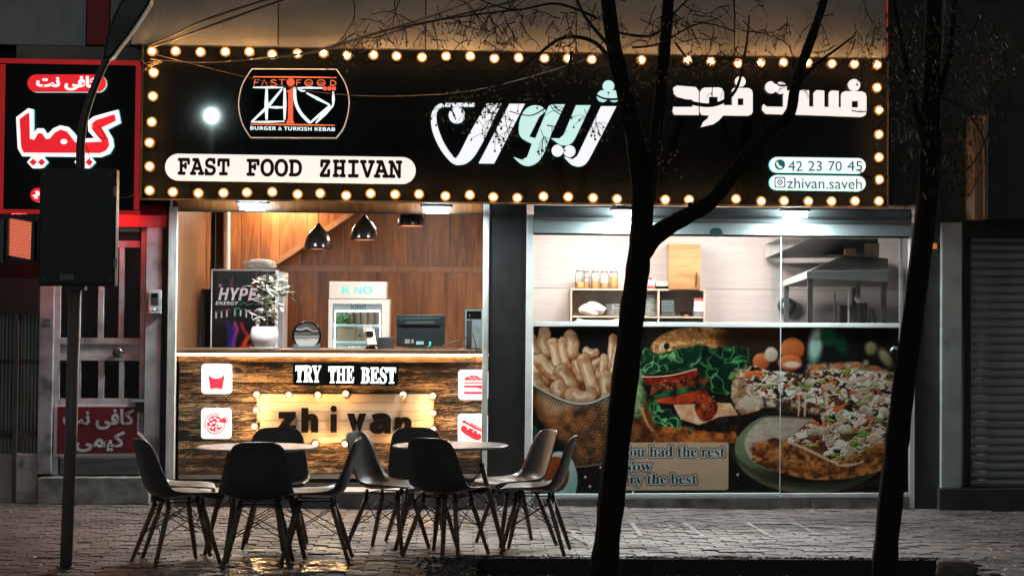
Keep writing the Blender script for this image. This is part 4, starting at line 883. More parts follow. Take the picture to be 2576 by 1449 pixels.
cut([(610, 588), (706, 590), (727, 604), (733, 626), (733, 750), (722, 768), (700, 776), (536, 774), (505, 808), (470, 832), (385, 852), (400, 818), (432, 792), (440, 774), (392, 771), (378, 752), (378, 616), (390, 596), (410, 588), (505, 586), (528, 594), (540, 614), (540, 705), (594, 705), (594, 600)], [[(633, 660), (670, 660), (670, 705), (633, 705)], [(440, 650), (498, 650), (498, 705), (440, 705)]])
cut([(372, 771), (205, 769), (188, 745), (196, 716), (330, 716), (330, 668), (240, 662), (206, 630), (200, 590), (224, 574), (352, 584), (372, 610)], [])
flat('letter_dot', disc(650, 547, 36), LY-.006, LD, [lit_white, side_dim], sg, z5)
# light boxes with dark lettering
brown = mat('brown_print', (.022, .012, .006), .5)
lbx = thing('light_box', None, None, W(730, 455, SY)); lbx.parent = sg; lbx.location = WL[lbx]-WL[sg]
flat('light_face', pill(415, 1046, 387, 454.5, 8.5), SY-.07, .05, [emit('box_white', (.98, .86, .79), 1.0), side_dim], lbx)
for w_, a, b_, y_ in (('FAST', 447, 578, 397), ('FOOD', 620, 760, 399.5), ('ZHIVAN', 804, 1012, 402.5)):
    text('lettering', style(w_, SLAB), brown, lbx, a, b_, y_, y_+45.5, SY-.0705, .003, .03)
tealp = emit('teal_print', (.03, .25, .25), .35)
for y0, y1, dy, txt, a, b_, ty0, ty1 in ((395, 434, 3, '42 23 70 45', 1983, 2168, 404, 429), (440, 478, 3, 'zhivan.saveh', 1980, 2168, 447, 474)):
    lb = thing('light_box', None, None, W(2056, y1, SY)); lb.parent = sg; lb.location = WL[lb]-WL[sg]
    flat('light_face', pill(1936, 2178, y0, y1, dy), SY-.07, .055, [emit('box_ice', (.90, .95, .95), 1.0), side_teal2], lb)
    if y0 < 400:
        for w_, a, b_ in (('42', 1983, 2018.5), ('23', 2033, 2067.5), ('70', 2084, 2117.5), ('45', 2131, 2169)): text('lettering', w_, tealp, lb, a, b_, ty0+1.5, ty1+1.5, SY-.0705, .003)
    else: text('lettering', txt, tealp, lb, a, b_, ty0+1.5, ty1+1.5, SY-.0705, .003)
    cx_, cy_2 = 1962, (y0+y1)/2
    if y0 < 400:
        flat('phone_icon', disc(cx_, cy_2, 13), SY-.072, .0015, tealp, lb)
        flat('handset', bez([(1954, 408), (1953, 414), (1957, 420), (1963, 424), (1968, 422), (1965, 418), (1961, 417), (1958, 412), (1958, 408)], 3), SY-.0745, .002, MATS['box_ice'], lb)
    else:
        for r_, m_, dd in ((13.5, tealp, .072), (11, MATS['box_ice'], .074)): flat('camera_icon', rr(cx_-r_, cx_+r_, cy_2-r_, cy_2+r_, 4.5), SY-dd, .0015, m_, lb)
        flat('lens_ring', disc(cx_, cy_2, 7), SY-.076, .0015, tealp, lb); flat('lens', disc(cx_, cy_2, 4.4), SY-.078, .0015, MATS['box_ice'], lb); flat('lens', disc(cx_, cy_2, 2.2), SY-.080, .0015, tealp, lb)
# round edged logo box
z3 = lambda x, y: (x*.3056+340.6, y*.3056+85.2)
lg = thing('logo_box', None, None, W(740, 350, SY)); lg.parent = sg; lg.location = WL[lg]-WL[sg]
out = [(960, 291), (1655, 294)]+bez([(1655, 294), (1722, 400), (1756, 520), (1752, 640), (1715, 770), (1652, 858)])[1:]+[(948, 855)]+bez([(948, 855), (885, 750), (855, 640), (853, 540), (885, 410), (960, 291)])[1:-1]
flat('logo_face', out, SY-.08, .07, [black_gloss, emit('logo_edge', (.45, .80, .82), .9)], lg, z3)
mb = MB(); mb.tube([W(*z3(*p), SY-.082) for p in out+[out[0]]], .0045, 6); mb.build('logo_rim', emit('rim_glow', (.95, .72, .55), .45), lg)
neon = emit('neon_white', (.82, .97, 1.0), 1.15); nred = emit('neon_red', (1.0, .13, .06), 1.0); norg = emit('neon_orange', (1.0, .20, .06), .9)
def stroke(pts, r, m, Y=SY-.086, name='neon_stroke', conv=z3): MB().tube([W(*conv(*p), Y) for p in pts], [r*.55]+[r]*(len(pts)-2)+[r*.55] if len(pts) > 2 else r, 8, .35).build(name, m, lg)
for s_, r_ in (([(968, 443), (1100, 443), (1218, 444)], .009), ([(1208, 455), (1100, 590), (955, 728)], .013), ([(955, 727), (1090, 726), (1228, 722)], .009), ([(1080, 455), (1078, 580), (1080, 708)], .016), ([(1100, 606), (1160, 607), (1226, 607)], .011), ([(1229, 448), (1230, 580), (1228, 708)], .014),
               (bez([(1310, 440), (1318, 560), (1362, 655), (1438, 735)], 4), .013), ([(1438, 735), (1520, 665), (1602, 590)], .012), ([(1602, 588), (1500, 535), (1408, 488)], .012), ([(1330, 447), (1440, 445), (1542, 448)], .009), ([(1340, 455), (1370, 468), (1400, 470)], .012), ([(1628, 478), (1630, 540), (1628, 588)], .012), ([(1628, 590), (1560, 660), (1485, 735)], .013)): stroke(s_, r_, neon)
stroke([(968, 356), (1300, 358), (1655, 362)], .007, norg); stroke([(945, 746), (1300, 749), (1642, 754)], .007, norg)
flat('logo_dot', disc(1278, 400, 33), SY-.086, .005, nred, lg, z3)
for q in (1560, 1597, 1633): flat('logo_dot', disc(q, 451, 18), SY-.086, .005, nred, lg, z3)
flat('logo_letter', [(1242, 470), (1268, 462), (1300, 436), (1296, 700), (1308, 738), (1238, 738), (1256, 700), (1258, 490)], SY-.088, .006, nred, lg, z3)
for s_ in ([(977, 430), (980, 404), (984, 380), (1022, 379)], [(974, 402), (992, 401), (1014, 401)], [(1038, 430), (1060, 380), (1086, 430)], bez([(1160, 388), (1136, 380), (1116, 392), (1150, 408), (1164, 420), (1140, 431), (1110, 424)], 4), [(1180, 380), (1208, 380), (1238, 380)], [(1206, 380), (1206, 405), (1206, 430)],
           [(1328, 430), (1328, 405), (1330, 382), (1366, 381)], [(1327, 404), (1345, 404), (1360, 404)], [(1610, 384), (1608, 404), (1606, 427)]+bez([(1606, 427), (1638, 422), (1650, 408), (1636, 390), (1610, 384)], 4)[1:]): stroke(s_, .0042, norg)
for cx_ in (1427, 1529):                                             # the two round letters are little burgers
    for s_ in ([(cx_+33*math.cos(a), 405+25*math.sin(a)) for a in np.linspace(0, 2*math.pi, 22)], [(cx_-30, 408), (cx_, 402), (cx_+30, 408)], [(cx_-30, 414), (cx_-10, 420), (cx_+30, 414)]): stroke(s_, .0035, norg)
text('lettering', style('BURGER & TURKISH KEBAB', SANSB), neon, lg, *[z3(x, 0)[0] for x in (946, 1643)], *[z3(0, y)[1] for y in (767, 797)], SY-.083, .003)

# ---------------------------------------------------------------- the red neighbour sign
CY = -.26
cfs = thing('cafe_sign', 'black sign with a red frame and red and white glowing script', 'sign', W(175, 535, CY))
pbox('sign_face', -2, 350, 151, 529, CY, CY+.18, black_gloss, cfs)
frame_red = emit('lit_red_frame', (.55, .022, .026), .42)
for q in ((-3, 352, 150, 162), (-3, 352, 528, 539), (-3, 10, 162, 528), (339, 352, 162, 528)): pbox('sign_frame', *q, CY-.02, CY-.001, frame_red, cfs, .003)
z1 = lambda x, y: (x*.5052, y*.5052)
sidew = emit('halo_side', (.35, .75, .80), .9)
flat('word_base', [(80, 585), (140, 540), (165, 545), (165, 668), (185, 640), (215, 640), (235, 670), (265, 640), (300, 625), (340, 633), (368, 662), (388, 690), (440, 690), (470, 688), (440, 655), (438, 602), (468, 580), (588, 547), (600, 612), (533, 645), (560, 690), (565, 730), (545, 765), (500, 782), (110, 778), (88, 740)], CY-.07, .06, [emit('halo_white', (1., .93, .95), 1.1), sidew], cfs, z1)
flat('word', [(97, 594), (138, 563), (146, 567), (149, 692), (170, 697), (190, 664), (208, 664), (230, 694), (248, 690), (274, 660), (302, 646), (332, 655), (356, 684), (374, 709), (440, 709), (508, 706), (462, 650), (459, 614), (478, 599), (570, 569), (578, 602), (506, 636), (538, 690), (544, 725), (527, 751), (498, 763), (118, 761), (105, 735)], CY-.0755, .004, lit_red, cfs, z1)
flat('word_counter', disc(318, 706, 17, 13, 14), CY-.078, .002, MATS['halo_white'], cfs, z1)
for cx_ in (186, 422):
    flat('word_dots_base', [(cx_-52, 808), (cx_-26, 778), (cx_+26, 778), (cx_+52, 808), (cx_+24, 838), (cx_-24, 838)], CY-.07, .06, [MATS['halo_white'], sidew], cfs, z1)
    for dx in (-21, 21): flat('word_dot', [(cx_+dx-19, 808), (cx_+dx, 790), (cx_+dx+19, 808), (cx_+dx, 826)], CY-.0755, .004, lit_red, cfs, z1)
pl = thing('light_box', None, None, W(167, 232, CY)); pl.parent = cfs; pl.location = WL[pl]-WL[cfs]
flat('light_face', pill(69, 267, 188, 232), CY-.07, .06, [lit_red, sidew], pl)
text('lettering', '\ufe96\ufee7 \ufbfd\ufed3\ufe8e\ufb90', MATS['halo_white'], pl, 91, 248, 191, 228, CY-.0705, .003, .045)
pl = thing('light_box', None, None, W(130, 508, CY)); pl.parent = cfs; pl.location = WL[pl]-WL[cfs]
flat('light_face', pill(76, 220, 473, 508), CY-.07, .06, [lit_red, sidew], pl)
text('lettering', '\ufe91', MATS['halo_white'], pl, 82, 100, 480, 500, CY-.0705, .003, .03)
MB().tube([W(30, 534.5, CY+.08), W(334, 534.5, CY+.08)], .012, 8).build('tube_light', emit('red_tube', (1., .03, .04), 70.), cfs)

# ---------------------------------------------------------------- round lights under the sign
DLY = -.27
def downlight(px, py, label, k=1.):
    p = W(px, py, DLY); t = thing('downlight', label, 'light', (p.x, DLY, SZ+.012), 'round lights under the sign')
    MB().lathe((p.x, DLY, p.z+.03), [(.135, 0), (.14, .012), (.13, max(.014, SZ+.012-p.z-.03))], 28).build('lamp_plate', mat('lamp_ring', (.10, .10, .10), .3, .5), t)
    MB().lathe((p.x, DLY, p.z-.026), [(.02, .012), (.07, .016), (.108, .028), (.12, .054)], 28).build('diffuser', emit('downlight_glow', (.80, .98, 1.0), 9.), t); MB().lathe((p.x, DLY, p.z-.017), [(.001, .0), (.105, .0)], 28, capb=False, capt=False).build('led_disc', emit('downlight_led', (.80, .98, 1.0), 500.), t)
    return t
for px, py, lb in ((636, 522, 'round cool white light under the sign, over the energy drink fridge'), (1098, 530, 'round cool white light under the sign, beside the pendant lamps'), (1575, 538, 'round cool white light under the sign, half hidden by the forked tree trunk'), (1999, 541, 'round cool white light under the sign, over the oval badge of the glazed bay')): downlight(px, py, lb)

# ---------------------------------------------------------------- counter with burnt planks
CFY = .14; ct = thing('counter', 'bar counter of scorched planks with a lit edge under its top', 'counter', W(830, 1200, CFY))
burnt = wood('burnt_plank', (.010, .006, .004), (.20, .105, .048), (.60, .40, .215), 'X', 10., (.465, .53, .63), .6, .9)
pale = wood('pale_plank', (.50, .34, .22), (.66, .48, .33), (.76, .58, .43), 'X', 2.2, (.2, .5, .8), .5, .1)
CX0, CX1 = W(446, 1000, CFY).x, W(1226, 1000, CFY).x
edges = [894, 912, 938, 963, 988, 1012, 1036, 1060, 1084, 1108, 1131, 1153, 1174, 1191]
for i, (a, b_) in enumerate(zip(edges[:-1], edges[1:])):
    z1, z0 = W(830, a, CFY).z, W(830, b_, CFY).z; dy = random.Random(i*7).uniform(-.004, .004)
    box('plank', CX0+(.012 if i else 0), CX1, CFY+dy-(.03 if i == 0 else 0), CFY+.03, z0+.004, z1-.001, burnt if i else wood('top_plank', (.05, .02, .008), (.26, .13, .05), (.42, .25, .12), 'X', 5., (.40, .52, .7), .5, .4), ct, .003)
box('core', CX0+.02, CX1, CFY+.035, CFY+.55, FLOOR+.02, W(830, 892, CFY).z-.01, dark_void, ct)
TZC = W(830, 879, .06).z
box('counter_top', CX0-.02, CX1, .05, .80, TZC-.035, TZC, wood('top_wood', (.03, .018, .01), (.12, .06, .03), (.22, .12, .06), 'X', 4, rough=.4), ct, .004)
for i in range(26):
    a, b_ = lerp(CX0-.02, CX1, i/26), lerp(CX0-.02, CX1, (i+1)/26); box('edge_block', a+.003, b_-.003, .04, .052, TZC-.034, TZC-.001, MATS['top_wood'], ct)
MB().tube([(CX0, .085, TZC-.045), (CX1, .085, TZC-.045)], .007, 6).build('strip_light', emit('strip_glow', (1., .70, .40), 40.), ct)
pbox('kick_board', 448, 1213, 1192, 1203, CFY+.02, CFY+.05, mat('grey_skirting', (.42, .40, .39), .5), ct)
# signs hanging on the counter
def icon_box(x0, x1, y0, y1, label):
    t = thing('icon_light_box', label, 'sign', W((x0+x1)/2, y1, CFY-.04), 'square light boxes on the counter')
    Y = CFY-.062
    flat('box_frame', rr(x0, x1, y0, y1, 9), Y, .055, [emit('icon_rim', (.96, .96, 1.), 1.15), emit('icon_side', (.9, .95, 1.), 1.3)], t)
    flat('box_face', rr(x0+4.5, x1-4.5, y0+4.5, y1-4.5, 6), Y-.002, .0015, emit('icon_face', (.96, .83, .80), .95), t); return t, Y-.0045
z8 = lambda x, y: (x*.31737+425.8, y*.31737+868.6)
ired = emit('icon_red', (.80, .035, .055), .85); ipale = emit('icon_pale', (.93, .76, .72), .8)
t, Y = icon_box(507, 582, 915, 990, 'square light box with red chips icon, upper left of the counter')
flat('icon', [z8(*p) for p in [(310, 228)]+bez([(310, 228), (340, 256), (374, 262), (410, 254), (441, 228)], 4)[1:]+[(420, 348), (400, 342), (372, 338), (345, 342), (326, 348)]], Y, .002, ired, t)
for i in range(6): flat('icon', [z8(*p) for p in [(318+i*20, 190+abs(i-2.5)*6), (332+i*20, 188+abs(i-2.5)*6), (336+i*17, 232), (322+i*17, 232)]], Y, .001, ipale, t)
t, Y = icon_box(506, 581, 1027, 1103, 'square light box with red pizza icon, lower left of the counter')
def arc_strip(cx, cy, r0, r1, a0, a1, n=26): return [(cx+r0*math.cos(rad(lerp(a0, a1, i/n))), cy+r0*math.sin(rad(lerp(a0, a1, i/n)))) for i in range(n+1)]+[(cx+r1*math.cos(rad(lerp(a1, a0, i/n))), cy+r1*math.sin(rad(lerp(a1, a0, i/n)))) for i in range(n+1)]
flat('icon', [z8(*p) for p in arc_strip(362, 618, 82, 76, 0, 300)], Y, .002, ired, t); flat('icon', [z8(*p) for p in [(362, 618)]+arc_strip(362, 618, 62, 62, 20, 325)[:27]], Y, .002, ired, t)
flat('icon', [z8(*p) for p in [(384, 606), (436, 566), (450, 590), (452, 616)]], Y, .002, ired, t); flat('icon', [z8(*p) for p in arc_strip(378, 612, 88, 82, -40, 4, 8)], Y, .002, ired, t)
for i, (x, y) in enumerate(((335, 585), (362, 572), (330, 622), (310, 600), (352, 610), (345, 650), (372, 640), (398, 640), (375, 665), (400, 618), (320, 645), (385, 588))): flat('icon_topping', [z8(*p) for p in disc(x, y, 11, 9, 9)], Y-.003, .002, MATS['icon_face'], t)
t, Y = icon_box(1153, 1229, 930, 1005, 'square light box with red burger icon, upper right of the counter')
flat('icon', [z8(*p) for p in bez([(2340, 275), (2355, 250), (2400, 238), (2440, 242), (2475, 258), (2492, 275)], 4)], Y, .002, ired, t)
for y0, y1 in ((291, 300), (316, 332), (366, 384)): flat('icon', [z8(*p) for p in [(2336, y0), (2494, y0), (2494, y1), (2336, y1)]], Y, .002, ired, t)
flat('icon', [z8(*p) for p in [(2400, 331), (2494, 331), (2470, 345), (2440, 334)]], Y, .0015, ired, t)
for i in range(8): flat('icon_seed', [z8(*p) for p in disc(2375+i*13, 253+(i % 3)*7, 4, 5, 7)], Y-.003, .002, MATS['icon_face'], t)
t, Y = icon_box(1152, 1228, 1041, 1116, 'square light box with red hot dog icon, lower right of the counter')
flat('icon', [z8(*p) for p in bez([(2312, 660), (2318, 640), (2345, 637), (2420, 672), (2468, 705), (2470, 735), (2445, 750), (2405, 738), (2335, 695), (2312, 672)], 4)], Y, .002, ired, t)
flat('icon', [z8(*p) for p in disc(2338, 604, 17, 12, 12)], Y, .002, ired, t); flat('icon', [z8(*p) for p in [(2345, 598), (2420, 640), (2500, 680), (2500, 692), (2410, 655), (2340, 612)]], Y-.0005, .001, ired, t); flat('icon', [z8(*p) for p in [(2390, 610), (2490, 665), (2490, 671), (2385, 618)]], Y, .002, ired, t)
for q in ((2362, 648), (2368, 660), (2376, 652), (2410, 682), (2446, 695)): flat('icon_topping', [z8(*p) for p in disc(*q, 6, 6, 8)], Y-.003, .002, MATS['icon_face'], t)
tb = thing('slogan_light_box', 'black light box with glowing white capital letters above the bulb framed board', 'sign', W(869, 968, CFY-.04))
flat('box_face', rr(737, 1002, 914, 969, 6), CFY-.075, .068, [black_gloss, mat('box_case', (.02, .02, .02), .4)], tb)
cool = emit('slogan_glow', (.93, 1., 1.), 1.25)
for w_, a, b_, y_ in (('TRY', 743, 808, 919), ('THE', 826, 891, 921), ('BEST', 908, 996, 923)): text('lettering', style(w_, SERIF), cool, tb, a, b_, y_, y_+42, CFY-.0755, .004, .018)
ng = emit('slogan_halo', (.03, .24, .24), .35)
# name board
nb = thing('name_board', 'pale plank board with burnt lower case letters, ringed by small bulbs on the counter', 'sign', W(868, 1113, CFY-.03))
ey = [991, 1012, 1034, 1057, 1079, 1097, 1113]
for i, (a, b_) in enumerate(zip(ey[:-1], ey[1:])):
    z1, z0 = W(868, a, CFY-.03).z, W(868, b_, CFY-.03).z; box('plank', W(646, 1050, CFY-.03).x, W(1091, 1050, CFY-.03).x, CFY-.032-.001*(i % 3), CFY-.006, z0+.0012, z1-.0012, pale, nb, .0015)
char = wood('charred_letter', (.006, .005, .004), (.012, .008, .005), (.06, .032, .014), 'X', 5, (.5, .68, .9), .8, .4); char.node_tree.nodes['Principled BSDF'].inputs['Specular IOR Level'].default_value = .08
for ch, x0, x1, y0, y1 in (('z', 862, 1005, 525, 686), ('h', 1047, 1181, 494, 689), ('\u0131', 1278, 1327, 545, 689), ('v', 1408, 1562, 538, 698), ('a', 1588, 1757, 534, 700), ('n', 1787, 1921, 566, 698)):
    if ch == '\u0131': flat('board_letter', [z8(*p) for p in [(x0, y0), (x1, y0), (x1, y1), (x0, y1)]], CFY-.052, .018, char, nb); flat('board_letter', [z8(*p) for p in disc(1302, 502, 25, 26, 18)], CFY-.052, .018, char, nb)
    else: text('board_letter', style(ch, None, SANSBL), char, nb, *[z8(q, 0)[0] for q in (x0, x1)], *[z8(0, q)[1] for q in (y0, y1)], CFY-.036, .016, .03 if ch == 'a' else .05)
BS = bulb_meshes(.031); BS[0].materials[1] = emit('board_bulb_glow', (1., .68, .38), 470.)
for x, y in ((690, 380), (940, 385), (1173, 390), (1402, 388), (2097, 405), (683, 510), (680, 635), (2097, 540), (2092, 663), (1152, 773), (1390, 775), (683, 770), (1840, 790), (2092, 785), (1615, 395)):
    if x in (1615,): continue
    bulb(nb, *z8(x, y), CFY-.034, BS)
bulb(nb, *z8(1855, 400), CFY-.034, BS, False)

# ---------------------------------------------------------------- pendant lamps
lamp_m = mat('pendant_enamel', (.018, .012, .011), .22, var=.1, bmp=0); lamp_in = emit('pendant_inner', (1., .42, .26), 2.2)
def pendant(px, ytop, yrim, Y, label):
    a, r = W(px, ytop, Y), W(px, yrim, Y); h = a.z-r.z
    t = thing('pendant_lamp', label, 'lamp', (r.x, Y, CZ), 'black pendant lamps over the counter')
    R = .125; pr = [(R*.97, .0), (R, .003), (R, h*.10), (R*.97, h*.25), (R*.86, h*.46), (R*.62, h*.66), (R*.36, h*.80), (R*.20, h*.89), (R*.13, h*.97), (R*.10, h)]
    MB().lathe((r.x, Y, r.z), pr, 32, capb=False).build('lamp_shade', lamp_m, t)
    MB().lathe((r.x, Y, r.z+.004), [(R*.95, 0), (R*.94, h*.12), (R*.80, h*.42), (R*.3, h*.62)], 32, capb=False).build('shade_lining', emit('lining', (1., .36, .20), 1.1), t)  # lining emits by itself, in place of the bulb's light on it
    MB().ball((r.x, Y, r.z+h*.28), .035, 12, 8).build('lamp_bulb', emit('pendant_bulb', (1., .70, .46), 36.), t)
    MB().tube([(r.x, Y, r.z+h-.01), (r.x, Y, CZ-.02)], .0045, 6).build('cord', black_matt, t)
    MB().lathe((r.x, Y, CZ-.035), [(.05, 0), (.06, .01), (.06, .034)], 18).build('ceiling_rose', black_matt, t)
pendant(801, 562, 627, .95, 'black pendant lamp on a long cord, left of the three'); pendant(917, 541, 604, .7, 'black pendant lamp in the middle of the three'); pendant(1035, 512, 569, .85, 'black pendant lamp partly hidden by the header, right of the three')
# lit ceiling panels inside both rooms
def panel(x, y, w, d, col, k, label):
    t = thing('ceiling_panel_light', label, 'light', (x, y, CZ-.03), 'ceiling lights inside the shop')
    box('panel_frame', x-w/2-.02, x+w/2+.02, y-d/2-.02, y+d/2+.02, CZ-.02, CZ-.001, white_plastic, t); box('diffuser', x-w/2, x+w/2, y-d/2, y+d/2, CZ-.03, CZ-.0215, emit('panel_%s' % label[:12], col, k), t)
panel(LX+.72, 2.33, .5, .26, (1., .80, .60), 85., 'lit ceiling panel inside the counter bay by the stair'); panel(RX-.55, 1.3, .4, .4, (1., .82, .64), 6., 'lit ceiling panel inside the counter bay on the right')
panel(KX0+.9, 1.2, .9, .3, (1., .86, .80), 150., 'long lit ceiling panel in the kitchen over the shelf'); panel(KX0+2.3, 1.2, .7, .3, (1., .86, .80), 95., 'long lit ceiling panel in the kitchen near the hood')

# ---------------------------------------------------------------- glazed bay : header, film, glass
win = thing('shop_window', 'wide glazed shop front with a printed food film on its lower half', 'window', W(1810, 1250, 0))
GX0, GX1 = W(1339, 900, 0).x, W(2287, 900, 0).x
fas = mat('header_metal', (.50, .55, .56), .3, .55, var=.08, stretch=(.3, 1, 8), bmp=.03)
zt_, zb_ = W(1800, 561, -.05).z, W(1800, 590, -.05).z
def prof(name, pr, m, parent, x0=None, x1=None):     # extrude a (y, z) profile along X
    a, b_ = (GX0 if x0 is None else x0), (GX1 if x1 is None else x1); mb = MB(); n = len(pr)
    mb.add([(x, y, z) for x in (a, b_) for y, z in pr], [(i, (i+1) % n, n+(i+1) % n, n+i) for i in range(n)]+[tuple(range(n))[::-1], tuple(range(n, 2*n))], False); return mb.build(name, m, parent)
prof('header_fascia', [(-.06, zb_), (-.06, zt_-.01), (-.05, zt_), (.08, zt_), (.08, zb_)], fas, win)
zh = W(1800, 522, 0).z
prof('header_cover', [(-.055, zt_+.004), (-.10, zt_+.03), (-.115, zt_+.07), (-.09, zh-.015), (-.04, zh), (.08, zh), (.08, zt_+.004)], mat('cover_metal', (.20, .215, .22), .22, .6, stretch=(.3, 1, 6)), win)
MB().lathe(W(1802, 580, -.061), [(.055, 0), (.055, .004), (.048, .006)], 24, 'Y').build('oval_badge', mat('badge_dark', (.03, .06, .06), .25), win).scale = (1.05, 1, .72)
pbox('head_seal', 1339, 2287, 590, 595, -.02, .03, black_matt, win)
pbox('mid_rail', 1339, 2287, 811, 822, -.035, .03, frame_white, win, .003)
pbox('bottom_rail', 1339, 1962, 1241, 1249, -.035, .03, frame_white, win, .003); pbox('bottom_rail', 1966, 2287, 1240, 1249, -.045, .02, mat('pinkish_rail', (.62, .55, .55), .4), win, .003)
pbox('sill_track', 1339, 2287, 1249.5, 1253, -.06, .05, steel, win)
clear = glass_mat('clear_glass')
for a, b_, y_ in ((1340, 1963, .0), (1942, 2286, -.025)): pbox('glass_pane', a, b_, 595, 811, y_, y_+.006, clear, win)
pbox('glass_edge', 1962.6, 1964.6, 595, 1240, -.034, -.02, mat('glass_edge', (.5, .58, .57), .2), win)
pbox('door_stile', 2262, 2270, 600, 1240, -.04, -.015, mat('thin_alu', (.5, .52, .53), .35, .6), win)
MB().tube([W(2258, 877, -.05), W(2258, 877, -.085), W(2248, 874, -.09), W(2240, 884, -.09)], .012, 8).build('lock', steel, win)
MB().tube([W(2252, 962, -.03), W(2252, 966, -.07), W(2250, 1028, -.07), W(2250, 1033, -.03)], .007, 8).build('door_handle', steel, win)
pbox('glass_pane', 1340, 2286, 823, 1240.5, .008, .014, clear, win)
# the printed film : ink on a thin translucent sheet, so the lit kitchen glows through it
film_mat = vcol_mat('film_print', .35); t = film_mat.node_tree; tl = node(t, 'ShaderNodeBsdfTranslucent'); mx = node(t, 'ShaderNodeMixShader'); mx.inputs[0].default_value = .58
t.links.new(t.nodes['Color Attribute'].outputs[0] if 'Color Attribute' in t.nodes else [q for q in t.nodes if q.bl_idname == 'ShaderNodeVertexColor'][0].outputs[0], tl.inputs[0]); ou = [q for q in t.nodes if q.bl_idname == 'ShaderNodeOutputMaterial'][0]
t.links.new(t.nodes['Principled BSDF'].outputs[0], mx.inputs[1]); t.links.new(tl.outputs[0], mx.inputs[2]); t.links.new(mx.outputs[0], ou.inputs[0])
def text_raster(XX, YY, lines):
    xs, ys = XX[0], YY[:, 0]; m = np.zeros(XX.shape)
    for body, x0, x1, y0, y1, ref in lines:
        me = glyphs(body); me.calc_loop_triangles(); n = len(me.vertices); v = np.empty(n*3); me.vertices.foreach_get('co', v); v = v.reshape(-1, 3)[:, :2]
        tr = np.empty(len(me.loop_triangles)*3, int); me.loop_triangles.foreach_get('vertices', tr); tr = tr.reshape(-1, 3)
        lo, hi = v.min(0), v.max(0); sx = (x1-x0)/(hi[0]-lo[0]); P = np.empty_like(v); P[:, 0] = x0+(v[:, 0]-lo[0])*sx; P[:, 1] = y1-(v[:, 1]-ref[0])/(ref[1]-ref[0])*(y1-y0)
        for t in tr:
            q = P[t]; i0, i1 = np.searchsorted(xs, (q[:, 0].min(), q[:, 0].max())); j0, j1 = np.searchsorted(ys, (q[:, 1].min(), q[:, 1].max()))
            w_ = (slice(max(j0-1, 0), j1+1), slice(max(i0-1, 0), i1+1)); x, y = XX[w_], YY[w_]
            d = [(q[(k+1) % 3, 0]-q[k, 0])*(y-q[k, 1])-(q[(k+1) % 3, 1]-q[k, 1])*(x-q[k, 0]) for k in range(3)]
            m[w_] = np.maximum(m[w_], ((np.minimum(np.minimum(*d[:2]), d[2]) >= 0) | (np.maximum(np.maximum(*d[:2]), d[2]) <= 0)).astype(float))
        bpy.data.meshes.remove(me)
    return m
def grow(m, r):
    o = m.copy()
    for dy in range(-r, r+1):
        for dx in range(-r, r+1):
            if dx*dx+dy*dy <= r*r+.5: o = np.maximum(o, np.roll(np.roll(m, dy, 0), dx, 1))
    return o
def soften(m): return (m*4+np.roll(m, 1, 0)+np.roll(m, -1, 0)+np.roll(m, 1, 1)+np.roll(m, -1, 1))/8
def film(XX, ZZ):
    # real place on the glass -> units of the artwork (3010 wide)
    qx = 80+(XX-XX.min())/(XX.max()-XX.min())*3010; qy = 55+(ZZ.max()-ZZ)/(ZZ.max()-ZZ.min())*1290
    cap = (0, .68)
    m = text_raster(qx, qy, [(style('You had the rest', SERIF, SERIFL), 770, 1605, 978, 1058, cap), (style('Now', SERIF, SERIFL), 778, 1022, 1092, 1168, cap), (style('Try the best', SERIF, SERIFL), 774, 1380, 1192, 1268, cap)])
    return paint_poster(qx, qy, (soften(m), soften(grow(m, 3)), soften(grow(m, 5))))
a, b_ = W(1340, 1030, .0), W(2286, 1030, .0); zt2, zb2 = W(1813, 823, 0).z, W(1813, 1240.5, 0).z
grid_print('printed_film', a.x, b_.x, zb2, zt2, .0, 940, 410, film, film_mat, win)

# ---------------------------------------------------------------- kitchen behind the glass
shelf_m = mat('shelf_edge', (.46, .32, .24), .5, var=.1); shelf_in = mat('shelf_back', (.30, .26, .23), .6)
z3k = lambda x, y: (x/3.3895*.8516+1540*.8516, y/3.39*.8516+600*.8516)
def kp(x, y): return z3k(x, y)
sh = thing('wall_shelf', 'open wooden wall shelf with four compartments on the pale tiled wall', 'shelf', W(*kp(1165, 1185), 2.3))
def kbox(name, x0, x1, y0, y1, ya, yb, m, parent, bevel=0.): return pbox(name, kp(x0, 0)[0], kp(x1, 0)[0], kp(0, y0)[1], kp(0, y1)[1], ya, yb, m, parent, bevel)
SYF, SYB = 2.1, 2.39
kbox('top_board', 492, 1842, 857, 873, SYF, SYB, shelf_m, sh); kbox('shelf_board', 508, 1830, 1132, 1146, SYF+.01, SYB, shelf_m, sh)
for a, b_ in ((494, 508), (1366, 1383), (1826, 1842)): kbox('side_board', a, b_, 873, 1215, SYF, SYB, shelf_m, sh)
kbox('back_board', 508, 1826, 873, 1215, SYB-.03, SYB-.005, shelf_in, sh)
spice = mat('ochre_spice', (.42, .20, .06), .9, var=.15, bmp=.3); jar_g = glass_mat('jar_glass', (.96, .97, .97), .8, .1, 1.10); lid_m = mat('grey_lid', (.25, .24, .23), .35, .4)
